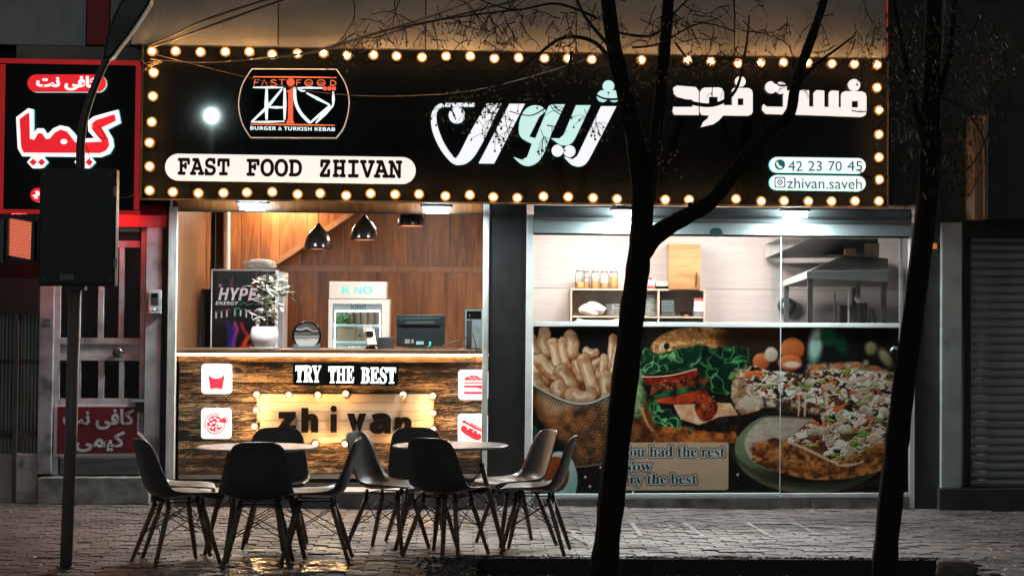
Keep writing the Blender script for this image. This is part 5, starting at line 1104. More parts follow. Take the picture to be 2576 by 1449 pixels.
for i, (x0, x1, ytop, yf, lb) in enumerate(((535, 640, 665, 790, 'leftmost spice jar on the shelf, half full with ochre powder'), (610, 688, 672, 795, 'second spice jar from the left, partly behind the first, white tag'), (694, 784, 672, 750, 'middle spice jar on the shelf, nearly full, white tag'), (790, 876, 672, 800, 'spice jar on the shelf second from the right, low fill, white tag'), (880, 970, 675, 735, 'rightmost spice jar on the shelf, nearly full with ochre powder'))):
    Y = 2.20 if i != 1 else 2.29; px, _ = kp((x0+x1)/2, 0); b0 = W(px, kp(0, 856)[1], Y); r = (W(kp(x1, 0)[0], 700, Y).x-W(kp(x0, 0)[0], 700, Y).x)/2*.96; h = W(px, kp(0, ytop)[1], Y).z-b0.z; f = (856-yf)/(856-ytop)*h
    b0.z = W(px, kp(0, 857)[1], 2.1).z+.001
    t = thing('spice_jar', lb, 'jar', b0, 'spice jars on the shelf')
    MB().lathe(b0, [(r*.9, 0), (r, .006), (r, h*.72), (r*.86, h*.84), (r*.74, h*.88), (r*.74, h*.93)], 16, capt=False).build('jar_glass', jar_g, t)
    MB().lathe(b0, [(r*.86, .004), (r*.93, .01), (r*.93, f*.92), (r*.6, f)], 16).build('spice', spice, t); MB().lathe(b0+Vector((0, 0, h*.88)), [(r*.80, 0), (r*.82, .01), (r*.82, h*.11), (r*.7, h*.12)], 16).build('lid', lid_m, t)
    if i in (1, 2, 3): box('tag', b0.x-.013, b0.x+.013, Y-r-.002, Y-r+.0, b0.z+h*.40, b0.z+h*.54, white_plastic, t)
def soft_blob(name, label, cat, px0, px1, py0, py1, Y, m, seed=0, d=.3, mat2=None, amp=.12):
    a, b_ = W(px0, (py0+py1)/2, Y), W(px1, (py0+py1)/2, Y); t, u = W((px0+px1)/2, py0, Y).z, W((px0+px1)/2, py1, Y).z
    bm = bmesh.new(); bmesh.ops.create_icosphere(bm, subdivisions=4, radius=1); r = random.Random(seed); ph = [r.uniform(0, 6) for _ in range(9)]
    for v in bm.verts:
        x, y, z = v.co; k = 1+amp*(math.sin(4*x+ph[0])*math.cos(3*z+ph[1])+.7*math.sin(7*z+5*x+ph[2])*math.sin(6*y+ph[3])+.5*abs(math.sin(9*x-7*z+ph[4])))
        v.co = Vector((x*k*(b_.x-a.x)/2, y*k*d/2, max(-.92, z*k)*(t-u)/1.9))
    for f in bm.faces: f.smooth = True
    me = bpy.data.meshes.new(name); bm.to_mesh(me); bm.free(); me.materials.append(m); o = link(name, me, None, ((a.x+b_.x)/2, Y, u+.92*(t-u)/1.9))
    return tag(o, label, cat)
film_m = mat('thin_plastic', (.62, .60, .58), .22, var=.25, scale=9, bmp=.5, bscale=18)
soft_blob('plastic_bag', 'puffy white plastic bag lying in the left shelf compartment', 'bag', *[kp(x, 0)[0] for x in (586, 830)], *[kp(0, y)[1] for y in (996, 1132)], 2.22, film_m, 3, .2)
def stack(label, x0, x1, y0, y1, n, Y, m, rx=1., name='plate', cat='plates', group=None):
    a, b_ = W(kp(x0, 0)[0], 700, Y), W(kp(x1, 0)[0], 700, Y); z1, z0 = W(kp((x0+x1)/2, 0)[0], kp(0, y0)[1], Y).z, W(kp((x0+x1)/2, 0)[0], kp(0, y1)[1], Y).z; r = (b_.x-a.x)/2
    for i in range(n):
        z = lerp(z0, z1, i/n); h = (z1-z0)/n
        o = MB().lathe(((a.x+b_.x)/2, Y, z+.001), [(r*.6, 0), (r*.97, h*.55), (r, h*.8), (r*.97, h*.85), (r*.6, h*.3)], 20).build(name, m, None); tag(o, label, cat, group)
shiny = mat('foil_plate', (.55, .56, .56), .25, .75, var=.15)
stack('one of the shiny round plates stacked beside the white plastic bag', 830, 1015, 1010, 1130, 7, 2.24, shiny, name='plate', cat='plate', group='shiny plates stacked beside the bag')
stack('one of the clear round lids stacked in the tall pile right of the forked trunk', 1232, 1362, 920, 1130, 9, 2.24, mat('clear_lid', (.40, .45, .46), .2, .1), name='container_lid', cat='lid', group='tall pile of clear lids')
for i in range(7):
    x = random.Random(i).uniform(-3, 3); o = kbox('tray', 1402+x, 1530+x, 1105-i*19-17, 1105-i*19, 2.14, 2.3, mat('dark_tray', (.10, .14, .14), .22, .4) if i else black_matt, None, .003); tag(o, 'one of the dark square trays stacked in the right shelf compartment', 'tray', 'dark square trays in the shelf')
tag(kbox('black_tray', 1392, 1545, 1106, 1131, 2.12, 2.32, black_matt, None, .006), 'black square tray under the pile of dark trays', 'tray')
pk = thing('black_packet', 'black packet with an orange tag lying on the shelf', 'packet', W(*kp(1655, 1131), 2.15)); kbox('packet', 1592, 1716, 1086, 1131, 2.15, 2.25, black_gloss, pk, .012); kbox('orange_tag', 1632, 1672, 1116, 1131, 2.144, 2.15, mat('orange_tag', (.55, .08, .03), .5), pk)
for y0, y1, m_, lb, x0, x1 in ((952, 980, mat('red_box', (.42, .04, .035), .5), 'flat red box on top of the small stack in the shelf', 1730, 1818), (983, 1032, white_plastic, 'upper white box of the small stack in the shelf', 1738, 1828), (1034, 1082, white_plastic, 'lower white box of the small stack in the shelf', 1734, 1828), (1083, 1131, mat('blackwhite_box', (.12, .12, .12), .5, var=.6, scale=14), 'black and white box at the bottom of the small stack', 1724, 1828)): tag(kbox('carton', x0, x1, y0, y1, 2.13, 2.25, m_, None, .003), lb, 'box')
cb = thing('wall_cabinet', 'walnut wall cabinet door with a slim dark handle above the shelf', 'cabinet', W(*kp(1636, 860), 2.12)); kbox('cabinet_door', 1478, 1792, 408, 862, 2.08, 2.10, wood('walnut', (.12, .045, .018), (.28, .125, .05), (.42, .21, .09), 'X', 2.4, (.3, .5, .72), .4, .05, False), cb, .002); kbox('cabinet_side', 1481, 1796, 410, 860, 2.101, 2.395, mat('cabinet_case', (.40, .26, .18), .5), cb); kbox('handle', 1748, 1763, 690, 830, 2.05, 2.065, mat('dark_handle', (.06, .06, .06), .3, .6), cb, .003)
tb_ = thing('tub', 'green lidded tub on a black dish beside the cabinet', 'tub', W(*kp(1412, 857), 2.2)); kbox('tub_body', 1350, 1472, 785, 832, 2.14, 2.3, mat('pale_green', (.46, .55, .38), .4), tb_, .012); kbox('dish', 1345, 1476, 833, 857, 2.13, 2.31, black_gloss, tb_, .008)
tag(kbox('carton', 1262, 1308, 745, 768, 2.16, 2.28, MATS['red_box'], None, .003), 'small red packet on the white carton beside the trunk', 'box'); tag(kbox('carton', 1255, 1335, 769, 825, 2.15, 2.3, white_plastic, None, .003), 'white carton on the shelf just right of the trunk', 'box'); tag(kbox('carton', 1250, 1338, 826, 857, 2.14, 2.31, MATS['red_box'], None, .003), 'flat red carton under the white one beside the trunk', 'box')
tag(MB().prism([W(*kp(x, y), 2.12) for x, y in ((545, 1182), (560, 1150), (640, 1168), (900, 1172), (975, 1150), (990, 1185))], .2).build('paper_bag', film_m), 'crumpled pale bag lying under the shelf', 'bag')
# worktop in front of the back wall
wt = thing('worktop', 'long pale worktop along the kitchen wall', 'worktop', (lerp(KX0, KX1, .5), 2.0, FLOOR)); zwt = W(1800, 826, 1.9).z
box('top', RX+.36, KX1+.2, 1.75, 2.395, zwt-.04, zwt, steel, wt); box('base_unit', RX+.36, KX1+.2, 1.8, 2.39, FLOOR, zwt-.042, white_plastic, wt)
# extractor hood over a grill frame
z4k = lambda x, y: (x/3.623*.8516+2180*.8516, y/3.623*.8516+600*.8516)
def wk(x, y, Y): return W(*z4k(x, y), Y)
hm = mat('hood_steel', (.24, .27, .275), .38, .7, var=.15, scale=3, stretch=(1, 1, 3)); post_m = mat('hood_post', (.09, .10, .10), .4, .5)
hood = thing('extractor_hood', 'dull steel extractor hood on posts over the grill at the right of the kitchen', 'hood', wk(1100, 1280, 1.4))
Ya, Yb = 1.25, 2.2
mb = MB(); A = [wk(735, 735, Ya), wk(1605, 730, Ya), wk(1605, 840, Ya), wk(735, 805, Ya)]
t0, t1 = wk(1130, 560, 1.6), wk(1605, 590, 1.6); L0, L1 = wk(478, 830, Yb), wk(478, 892, Yb)
mb.add([A[0], A[1], t1, t0], [(0, 1, 2, 3)]); mb.add([A[3], A[2], A[1], A[0]], [(0, 1, 2, 3)]); mb.build('hood_front', hm, hood)
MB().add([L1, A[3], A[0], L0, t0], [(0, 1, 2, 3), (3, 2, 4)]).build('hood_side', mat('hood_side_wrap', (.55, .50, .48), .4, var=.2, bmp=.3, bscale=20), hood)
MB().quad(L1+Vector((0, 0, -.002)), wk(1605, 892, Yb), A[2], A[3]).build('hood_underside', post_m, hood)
MB().add([t0, t1, Vector((t1.x, Yb, t1.z+.02)), Vector((L0.x+.35, Yb, t0.z+.02))], [(0, 1, 2, 3)]).build('hood_top', hm, hood)
for x0, x1, y0, Y in ((498, 544, 890, 2.15), (748, 800, 812, 1.28), (1535, 1588, 840, 1.3), (1225, 1268, 900, 2.1)):
    a, b_ = wk(x0, y0, Y), wk(x1, 1300, Y); box('post', a.x, b_.x, Y, Y+.04, b_.z-.15, a.z, post_m, hood)
bl = thing('hanging_bulb', 'unlit light bulb hanging under the extractor hood', 'lamp', wk(1287, 1065, 1.6)); p = wk(1287, 1020, 1.6)
MB().ball(p, .038, 14, 9, (1, 1, 1.05)).build('glass', mat('milky_bulb', (.45, .42, .38), .2), bl); MB().tube([p+Vector((0, 0, .035)), p+Vector((0, 0, .10)), p+Vector((0, 0, .16))], [.022, .02, .016], 10).build('holder', black_matt, bl)
for nm, lb, cat, x0, x1, y0, y1, Y, m_ in (('grill_box', 'dark upright metal box under the hood', 'appliance', 1085, 1218, 1092, 1285, 1.7, mat('dark_brown_metal', (.035, .03, .028), .4, .4)), ('canister', 'tall dark canister beside the hanging bulb', 'canister', 1300, 1387, 1065, 1285, 1.6, MATS['dark_brown_metal'])): tag(pbox(nm, z4k(x0, 0)[0], z4k(x1, 0)[0], z4k(0, y0)[1], z4k(0, y1)[1], Y, Y+.15, m_, None, .012), lb, cat)
tag(MB().tube([wk(1400, 1290, 1.6), wk(1402, 1190, 1.6), wk(1420, 1150, 1.6), wk(1450, 1155, 1.6), wk(1462, 1200, 1.6), wk(1462, 1290, 1.6)], .018, 8).build('curved_pipe', black_matt), 'short black pipe bent over at its top beside the canister', 'pipe')
for x, y0, lb in ((1036, 945, 'thin dark rod standing under the hood, left one'), (1187, 905, 'thin pale rod standing under the hood, right one')): tag(MB().tube([wk(x, 1290, 1.5), wk(x, y0+60, 1.5), wk(x, y0, 1.5)], [.013, .009, .003], 8).build('rod', post_m if x < 1100 else steel), lb, 'rod')
sp = thing('wall_socket_ring', 'round dark wall fan with a pale hub behind the hood post', 'fan', wk(515, 1100, 2.38)); c = wk(515, 1100, 2.36); MB().lathe(c, [(.085, 0), (.085, .03), (.06, .035)], 24, 'Y').build('rim', black_matt, sp); MB().lathe(c+Vector((0, -.036, 0)), [(.05, 0), (.03, .012)], 18, 'Y').build('hub', steel, sp)
bm_ = thing('ceiling_duct', 'pale sloping duct box under the kitchen ceiling left of the hood', 'duct', wk(460, 585, 1.9))
MB().add([wk(292, 440, 2.3), wk(292, 588, 2.3), wk(800, 372, 1.2), wk(462, 372, 1.2), wk(462, 330, 1.25), wk(800, 330, 1.25)], [(0, 1, 2, 3)]).build('duct_face', mat('duct_paint', (.48, .46, .45), .45, var=.15), bm_)
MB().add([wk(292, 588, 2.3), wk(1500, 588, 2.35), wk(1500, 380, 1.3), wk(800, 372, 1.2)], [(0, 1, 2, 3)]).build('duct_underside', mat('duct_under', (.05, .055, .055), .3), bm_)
tag(pbox('wall_box', z4k(1380, 0)[0], z4k(1515, 0)[0], z4k(0, 430)[1], z4k(0, 572)[1], 1.45, 1.6, mat('tan_carton', (.30, .22, .13), .7), None, .004), 'tan cardboard box on top of the hood', 'box'); tag(pbox('wall_box', z4k(1155, 0)[0], z4k(1265, 0)[0], z4k(0, 490)[1], z4k(0, 560)[1], 1.5, 1.62, MATS['tan_carton'], None, .004), 'smaller tan carton on top of the hood', 'box')

# ---------------------------------------------------------------- things in the counter bay
K = .29386; q6 = lambda x, y: (425.8+x*K, 493.9+y*K); q7 = lambda x, y: (766.4+x*K, 493.9+y*K)
def qbox(q, name, x0, x1, y0, y1, ya, yb, m, parent, bevel=0.): a, b_ = q(x0, y0), q(x1, y1); return pbox(name, a[0], b_[0], a[1], b_[1], ya, yb, m, parent, bevel)
tag(MB().tube([W(*q6(525, 75), 2.3), W(*q6(500, 100), 2.3), W(*q6(494, 140), 2.3), W(*q6(494, 700), 2.3), W(*q6(494, 1300), 2.3)], .030, 12).build('conduit_pipe', mat('cream_pipe', (.70, .62, .55), .4)), 'cream coloured vertical pipe bending under the header', 'pipe')
# energy drink fridge
HY = 1.55; fr = thing('drinks_fridge', 'tall fridge with a black energy drink front and white edges', 'fridge', (W(613, 870, HY).x, HY+.3, FLOOR))
fa, fb, fz = W(532, 780, HY).x, W(697, 780, HY).x, W(613, 681, HY).z
box('cabinet', fa+.01, W(712, 780, HY).x, HY+.03, HY+.55, FLOOR+.03, fz-.01, mat('fridge_grey', (.52, .50, .52), .35), fr, .006)
box('door_edge', fa-.004, fa+.006, HY-.012, HY+.028, FLOOR+.1, fz, white_plastic, fr); box('door_edge', fb-.016, fb+.01, HY-.012, HY+.028, FLOOR+.1, fz, white_plastic, fr); box('top_edge', fa-.004, fb+.01, HY-.012, HY+.028, fz, fz+.012, mat('pink_edge', (.6, .5, .5), .4), fr)
def hype(XX, ZZ):
    X = 355+(XX-fa)/(fb-fa)*570; Y_ = 630+(fz-ZZ)/(fz-W(613, 880, HY).z)*690
    p = Paint(X, Y_, (20, 14, 16))
    for pts, w_, c in (([(745, 645), (735, 720), (705, 770), (690, 800), (670, 900)], 14, (170, 28, 26)), ([(505, 700), (520, 740), (515, 780), (535, 800)], 18, (92, 26, 80)), ([(535, 690), (530, 760), (545, 830)], 10, (120, 50, 110)),
                       ([(500, 1090), (520, 1180), (515, 1310)], 40, (34, 30, 120)), ([(560, 1085), (580, 1150), (555, 1220), (550, 1310)], 24, (210, 50, 120)), ([(545, 1110), (560, 1200), (530, 1300)], 26, (90, 40, 150)), ([(620, 1090), (640, 1150), (670, 1190), (640, 1250), (610, 1310)], 22, (190, 36, 30)), ([(610, 1090), (625, 1140)], 10, (150, 40, 60)), ([(690, 1200), (660, 1240), (640, 1310)], 26, (226, 78, 34)), ([(700, 1280), (650, 1300)], 20, (180, 40, 26))): p.line(curve(pts), w_, c, w_*.8, .85)
    for i, c in enumerate(((150, 200, 170), (190, 80, 110), (190, 60, 70), (70, 170, 120), (60, 200, 160), (200, 200, 190), (200, 60, 60))):
        x = 390+i*(46 if i < 3 else 50)+(12 if i > 2 else 0); w_ = 34 if i in (0, 1, 2) else 44; y = (985, 978, 970, 960, 962, 975, 985)[i]
        p.line([(x, y+60), (x, y), (x+w_, y)], 4, c, 2); p.line([(x+8, y+14), (x+8, y+60)], 7, (225, 225, 225), 3)
    for a in range(6): p.line([(428, 760), (428+16*math.cos(a*math.pi/3), 760+16*math.sin(a*math.pi/3))], 5, (190, 120, 180))
    for sg_ in ((600, 925, 640, 905), (640, 905, 660, 930), (660, 930, 720, 915)): p.line([sg_[:2], sg_[2:]], 7, (30, 120, 60), 2)
    return np.clip(p.C, 0, 1)
grid_print('door_print', fa+.006, fb-.016, FLOOR+.3, fz, HY, 150, 260, hype, vcol_mat('fridge_print', .25), fr); box('door_core', fa+.006, fb-.016, HY+.004, HY+.028, FLOOR+.1, fz, black_matt, fr)
lv = emit('fridge_letter', (.66, .55, .58), .07)
text('lettering', style('HYPE', SANSBI), lv, fr, *[q6(x, 0)[0] for x in (420, 752)], *[q6(0, y)[1] for y in (784, 888)], HY-.003, .002); text('lettering', style('ENERGY', SANSBI), lv, fr, *[q6(x, 0)[0] for x in (396, 592)], *[q6(0, y)[1] for y in (899, 929)], HY-.003, .002)
box('glass_side', W(699, 780, HY).x, W(711, 780, HY).x, HY-.008, HY+.03, FLOOR+.1, W(705, 755, HY).z, mat('mauve_glass', (.30, .27, .32), .15), fr)
soft_blob('plastic_bag', 'crumpled clear plastic bag on top of the energy drink fridge', 'bag', q6(650, 0)[0], q6(915, 0)[0], q6(0, 538)[1], q6(0, 634)[1], HY+.15, film_m, 9, .26)
tag(qbox(q6, 'dark_slab', 205, 352, 792, 1300, 1.9, 1.95, mat('slab_dark', (.02, .018, .018), .5), None), 'dark flat upright slab left of the energy drink fridge', 'panel')  # plain thin dark box, upright beside the fridge
coil = MB(); c = W(*q6(975, 780), 1.5)
for k in range(5): coil.tube([c+Vector((.045*math.cos(a)*(1-.05*k), -.01*k, .075*math.sin(a)*(1-.05*k))) for a in np.linspace(0, 2*math.pi, 25)], .007, 6)
tag(coil.build('cable_coil', mat('green_coil', (.16, .33, .26), .4)), 'green coil of cable hanging at the fridge edge behind the plant', 'cable')
# potted plant
PYp = .42; pp_ = W(665, 879, PYp); pp_.z = TZC; plant = thing('potted_plant', 'leafy green plant in a glossy white bowl pot on the counter', 'plant', pp_)
hh = W(665, 823, PYp).z-TZC; R = .122
MB().lathe(pp_+Vector((0, 0, .012)), [(R*.55, 0), (R*.72, hh*.08), (R*.95, hh*.36), (R, hh*.60), (R*.94, hh*.82), (R*.84, hh*.96), (R*.80, hh*.97), (R*.78, hh*.86)], 30, capt=False).build('pot', mat('white_glaze', (.74, .70, .70), .12, var=.04, bmp=0), plant)
MB().lathe(pp_+Vector((0, 0, hh*.86)), [(R*.79, 0), (R*.2, .012)], 20).build('potting_soil', soil_m, plant); MB().lathe(pp_, [(R*.9, 0), (R*1.05, .010), (R*1.0, .0115)], 26).build('saucer', white_plastic, plant)
r = random.Random(4); stems = []; st_m = mat('plant_stem', (.10, .075, .04), .7); lf_m = mat('variegated_leaf', (.58, .58, .51), .34, var=.5, scale=26, bmp=.05)
top_ = W(672, 690, PYp)
for i in range(4):
    a = pp_+Vector((r.uniform(-.02, .02), r.uniform(-.02, .02), hh*.9)); b_ = Vector((top_.x+r.uniform(-.06, .09), PYp+r.uniform(-.06, .06), top_.z-r.uniform(.0, .16))); P = cat_rom([a, a.lerp(b_, .5)+Vector((r.uniform(-.03, .03), 0, 0)), b_], 6); stems.append(P); MB().tube(P, [.008*(1-.6*k/len(P)) for k in range(len(P))], 6).build('stem', st_m, plant)
def leaf(mb, base, d, L, wd, droop):
    d = d.normalized(); s_ = d.cross(Vector((0, 0, 1))).normalized(); vs = []
    for k in range(6):
        t = k/5; w_ = wd*math.sin(math.pi*min(.98, .08+t*.9))**.8; p = base+d*L*t+Vector((0, 0, -droop*L*t*t)); u = s_.cross(d)
        vs += [p-s_*w_-u*w_*.25, p+u*0, p+s_*w_-u*w_*.25]
    mb.add(vs, [(3*k+a, 3*k+a+1, 3*k+a+4, 3*k+a+3) for k in range(5) for a in (0, 1)], True)
for i in range(180):
    P = r.choice(stems); k = r.randint(5, len(P)-1); a = r.uniform(0, 2*math.pi); el = r.uniform(-.25, .75)
    mb = MB(); leaf(mb, P[k] if i < 70 else Vector((pp_.x+r.gauss(.025, .062), PYp+r.gauss(0, .055), lerp(pp_.z+.25, top_.z-.02, r.random()**.8))), Vector((math.cos(a), math.sin(a)*.8, el)), r.uniform(.075, .13), r.uniform(.013, .024), r.uniform(.0, .6)); mb.build('leaf', lf_m, plant)
# sand picture
SPy = .45; c = W(*q6(1178, 1190), SPy); sp_ = thing('sand_picture', 'round black framed moving sand picture on a small grey stand', 'ornament', (c.x, SPy, TZC)); R = 116*K/291*1.0
def sand(XX, ZZ):
    X = (XX-c.x)/R*115; Y_ = (c.z-ZZ)/R*115; p = Paint(X, Y_, (176, 160, 156)); m = (Y_ < 4+5*np.sin(X/30)); p.full(); p.mix(m*1., (72, 64, 62))
    for i in range(5): p.line(curve([(-110, -60+i*22), (-50, -48+i*18), (0, -62+i*22), (60, -30+i*12), (112, -44+i*18)]), 20, ((150, 135, 130), (24, 24, 26), (90, 84, 84), (26, 26, 28), (120, 108, 104))[i], 12, .9)
    p.line([(-115, 4), (115, 6)], 4, (205, 186, 178)); return np.clip(p.C, 0, 1)
grid_print('picture', c.x-R, c.x+R, c.z-R, c.z+R, SPy-.012, 70, 70, sand, vcol_mat('sand_print', .12), sp_, lambda X, Z: (X-c.x)**2+(Z-c.z)**2 < (R*.97)**2)
MB().tube([(c.x+R*math.cos(a), SPy-.01, c.z+R*math.sin(a)) for a in np.linspace(0, 2*math.pi, 41)], .009, 8, caps=False).build('ring_frame', black_gloss, sp_); MB().lathe((c.x, SPy+.004, c.z), [(R*.98, 0), (R*.98, .014)], 32, 'Y').build('back_disc', black_matt, sp_)
MB().prism([(c.x-R*1.02, SPy-.05, TZC), (c.x+R*1.02, SPy-.05, TZC), (c.x+R*.9, SPy-.05, TZC+.045), (c.x+R*.5, SPy-.05, TZC+.022), (c.x-R*.5, SPy-.05, TZC+.022), (c.x-R*.9, SPy-.05, TZC+.045)], .10).build('stand', mat('slate_stand', (.10, .13, .15), .4), sp_)
# display fridge with goods
FY = 1.85; kf = thing('display_fridge', 'white display fridge with a lit glass door and teal lettering', 'fridge', (W(*q7(460, 1330), FY).x, FY+.3, FLOOR)); fw = mat('fridge_white', (.76, .72, .71), .3, var=.04, bmp=0)
fxa, fxb = W(*q7(205, 1000), FY).x, W(*q7(697, 1000), FY).x; zA, zB = W(*q7(455, 730), FY).z, W(*q7(455, 880), FY).z
box('header', fxa+.004, fxb, FY-.03, FY+.52, zB+.006, zA, fw, kf, .006); gx0, gx1 = W(*q7(240, 1000), FY).x, W(*q7(660, 1000), FY).x; gz1 = W(*q7(455, 922), FY).z; gz0 = FLOOR+.35
box('side_panel', fxa, fxa+.03, FY+.03, FY+.52, FLOOR+.05, zB, fw, kf); box('side_panel', fxb-.0, fxb+.03, FY+.03, FY+.52, FLOOR+.05, zB, fw, kf); box('back_panel', fxa+.03, fxb, FY+.49, FY+.52, FLOOR+.05, zB, mat('lit_liner', (.72, .78, .79), .4), kf); box('bottom', fxa+.03, fxb, FY+.03, FY+.49, FLOOR+.05, gz0, fw, kf)
for q in ((fxa, gx0, gz0, zB), (gx1, fxb, gz0, zB), (gx0, gx1, gz1, zB)): box('door_frame', q[0], q[1], FY-.03, FY+.02, q[2], q[3], fw, kf, .003)
box('door_glass', gx0, gx1, FY-.012, FY-.006, gz0, gz1, clear, kf)
zl = W(*q7(455, 975), FY).z; box('inner_sign', gx0+.01, gx1-.01, FY+.03, FY+.05, zl, gz1-.004, emit('inner_sign', (.45, .47, .48), .45), kf); box('strip_lamp', gx0+.02, gx1-.02, FY+.052, FY+.075, zl-.012, zl+.0, emit('fridge_lamp', (.88, .97, 1.), 14.), kf)
for a in (gx0+.012, gx1-.024): box('strip_lamp', a, a+.012, FY+.05, FY+.065, gz0, zl-.02, emit('fridge_lamp2', (.88, .97, 1.), 4.), kf)
teal_l = emit('fridge_teal', (.10, .55, .52), .5); dteal = mat('dark_teal', (.01, .12, .12), .4)
for ch, x0, x1 in (('K', 320, 392), ('N', 430, 486), ('O', 497, 580)): text('lettering', style(ch, SANSB), teal_l, kf, q7(x0, 0)[0], q7(x1, 0)[0], q7(0, 772)[1], q7(0, 836)[1], FY-.031, .002)
text('lettering', style('KINO', SANSB), dteal, kf, q7(398, 0)[0], q7(522, 0)[0], q7(0, 930)[1], q7(0, 966)[1], FY+.029, .001)
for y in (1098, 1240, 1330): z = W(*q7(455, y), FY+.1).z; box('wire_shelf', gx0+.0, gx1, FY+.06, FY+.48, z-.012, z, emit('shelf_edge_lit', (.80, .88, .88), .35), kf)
zs1, zs2 = W(*q7(455, 1098), FY+.1).z+.001, W(*q7(455, 1240), FY+.1).z+.001
amber = mat('brown_bottle', (.14, .09, .055), .25, var=.3)
for i, x in enumerate((385, 450, 510, 572, 632)): p = W(*q7(x, 1090), FY+.2); p.z = zs1; h = .25; tag(MB().lathe(p, [(.032, 0), (.036, .02), (.036, h*.62), (.026, h*.76), (.013, h*.86), (.013, h)], 14).build('bottle', amber), 'one of the brown bottles on the top fridge shelf', 'bottle', 'brown bottles on the top fridge shelf')
gl = mat('green_leaf_veg', (.10, .20, .07), .5, var=.5, scale=20); mb = MB(); base = W(*q7(300, 1085), FY+.12); base.z = zs1
for i in range(16): leaf(mb, base+Vector((r.uniform(-.05, .05), r.uniform(0, .06), .004)), Vector((r.uniform(-.6, .6), r.uniform(-.2, .2), r.uniform(.2, 1.1))), r.uniform(.10, .19), .026, .3)
for i in range(8): leaf(mb, base+Vector((r.uniform(.0, .16), r.uniform(-.02, .03), .01)), Vector((1, r.uniform(-.3, .3), .05)), .14, .022, .1)
tag(mb.build('leafy_greens', gl), 'bunch of green leaves lying on the top fridge shelf', 'vegetables')
card = mat('kraft_board', (.36, .24, .15), .8, var=.08)
for x0, x1, y0, lb in ((282, 436, 1122, 'wide cardboard box on the middle fridge shelf'), (440, 512, 1134, 'narrow cardboard box with a round hole on the middle fridge shelf')):
    a, b_ = W(*q7(x0, 1236), FY+.1), W(*q7(x1, y0), FY+.1); t = thing('cardboard_box', lb, 'box', ((a.x+b_.x)/2, FY+.2, zs2)); box('carton', a.x, b_.x, FY+.1, FY+.35, zs2, b_.z, card, t, .002)
    if x0 > 400: MB().lathe(W(*q7(472, 1190), FY+.099), [(.012, 0), (.012, .002)], 14, 'Y').build('hole', black_matt, t)
    else: box('flap_line', a.x+.06, b_.x-.03, FY+.097, FY+.0995, b_.z-.012, b_.z-.006, mat('kraft_dark', (.2, .13, .08), .8), t)
tag(qbox(q7, 'clear_tub', 290, 385, 1262, 1326, FY+.08, FY+.3, mat('clear_tub', (.45, .55, .55), .15), None, .006), 'clear plastic tub on the bottom fridge shelf', 'tub'); tag(qbox(q7, 'blue_crate', 400, 640, 1265, 1328, FY+.1, FY+.4, mat('pale_crate', (.36, .46, .48), .4), None, .006), 'pale blue crate on the bottom fridge shelf', 'crate')
# card reader, till drawer, monitor, computer, cables
cr = thing('card_reader', 'bronze and black card payment reader leaning on its stand', 'card reader', W(*q7(570, 1330), .3)); cr.location.z = TZC; WL[cr].z = TZC
c = W(*q7(565, 1290), .3); MB().lathe((c.x, .3, TZC), [(.045, 0), (.05, .01), (.022, .03), (.016, .10), (.03, .12)], 18).build('stand', black_gloss, cr)
c = W(*q7(565, 1205), .28); MB().cbox(c, (.085, .03, .17), 0.25, -.6).build('reader_body', mat('bronze_plastic', (.35, .22, .16), .25, .4), cr, bevel=.006); MB().cbox(c+Vector((-.006, -.02, .03)), (.06, .004, .05), .25, -.6).build('screen', black_gloss, cr); MB().cbox(c+Vector((.045, .02, .0)), (.05, .03, .17), -.2, -.5).build('reader_back', black_matt, cr, bevel=.006)
c = W(*q7(540, 1135), .36); MB().lathe(c, [(.04, 0), (.04, .003)], 20, 'Y').build('card_disc', mat('peach_card', (.6, .46, .42), .5), cr)
tag(qbox(q7, 'till_box', 622, 762, 1206, 1338, .30, .45, mat('till_black', (.03, .028, .028), .45), None, .006), 'small black box with a pale top edge between the card reader and the monitor', 'box')
mo = thing('monitor', 'computer monitor seen from behind on the counter', 'monitor', W(*q7(990, 1330), .5)); mo.location.z = TZC; WL[mo].z = TZC
qbox(q7, 'back_shell', 786, 1203, 1014, 1282, .46, .50, mat('monitor_shell', (.016, .02, .02), .25, var=.1, bmp=0), mo, .008); qbox(q7, 'vent_bulge', 800, 1160, 1036, 1104, .44, .462, MATS['monitor_shell'], mo, .01)
for i in range(22): x = 872+i*11; qbox(q7, 'vent_slot', x, x+5, 1070, 1086, .437, .441, mat('vent_slot', (.12, .13, .13), .5), mo)
qbox(q7, 'rear_label', 858, 900, 1222, 1258, .457, .461, mat('label_tan', (.28, .22, .19), .6), mo); qbox(q7, 'rear_label', 914, 932, 1224, 1256, .457, .461, MATS['label_tan'], mo)
qbox(q7, 'socket_plate', 955, 1018, 1240, 1268, .455, .461, mat('pale_teal', (.30, .45, .45), .4), mo); MB().tube([W(*q7(1074, 1245), .445), W(*q7(1074, 1270), .44), W(*q7(1050, 1300), .44)], .009, 8).build('teal_plug', mat('teal_plug', (.03, .5, .48), .4), mo)
qbox(q7, 'neck', 968, 1006, 1282, 1330, .47, .49, mat('neck_grey', (.5, .55, .56), .3), mo); a, b_ = W(*q7(880, 1330), .48), W(*q7(1100, 1330), .48); box('foot', a.x, b_.x, .38, .58, TZC+.0005, TZC+.014, black_gloss, mo, .004)
pc = thing('computer_case', 'desktop computer case seen from behind by the white bay frame', 'computer', W(*q7(1447, 1350), .35)); pc.location.z = TZC; WL[pc].z = TZC
pcs = mat('zinc_plate', (.40, .46, .47), .35, .7, var=.1); qbox(q7, 'case_shell', 1368, 1530, 964, 1350, .30, .70, black_matt, pc, .003)
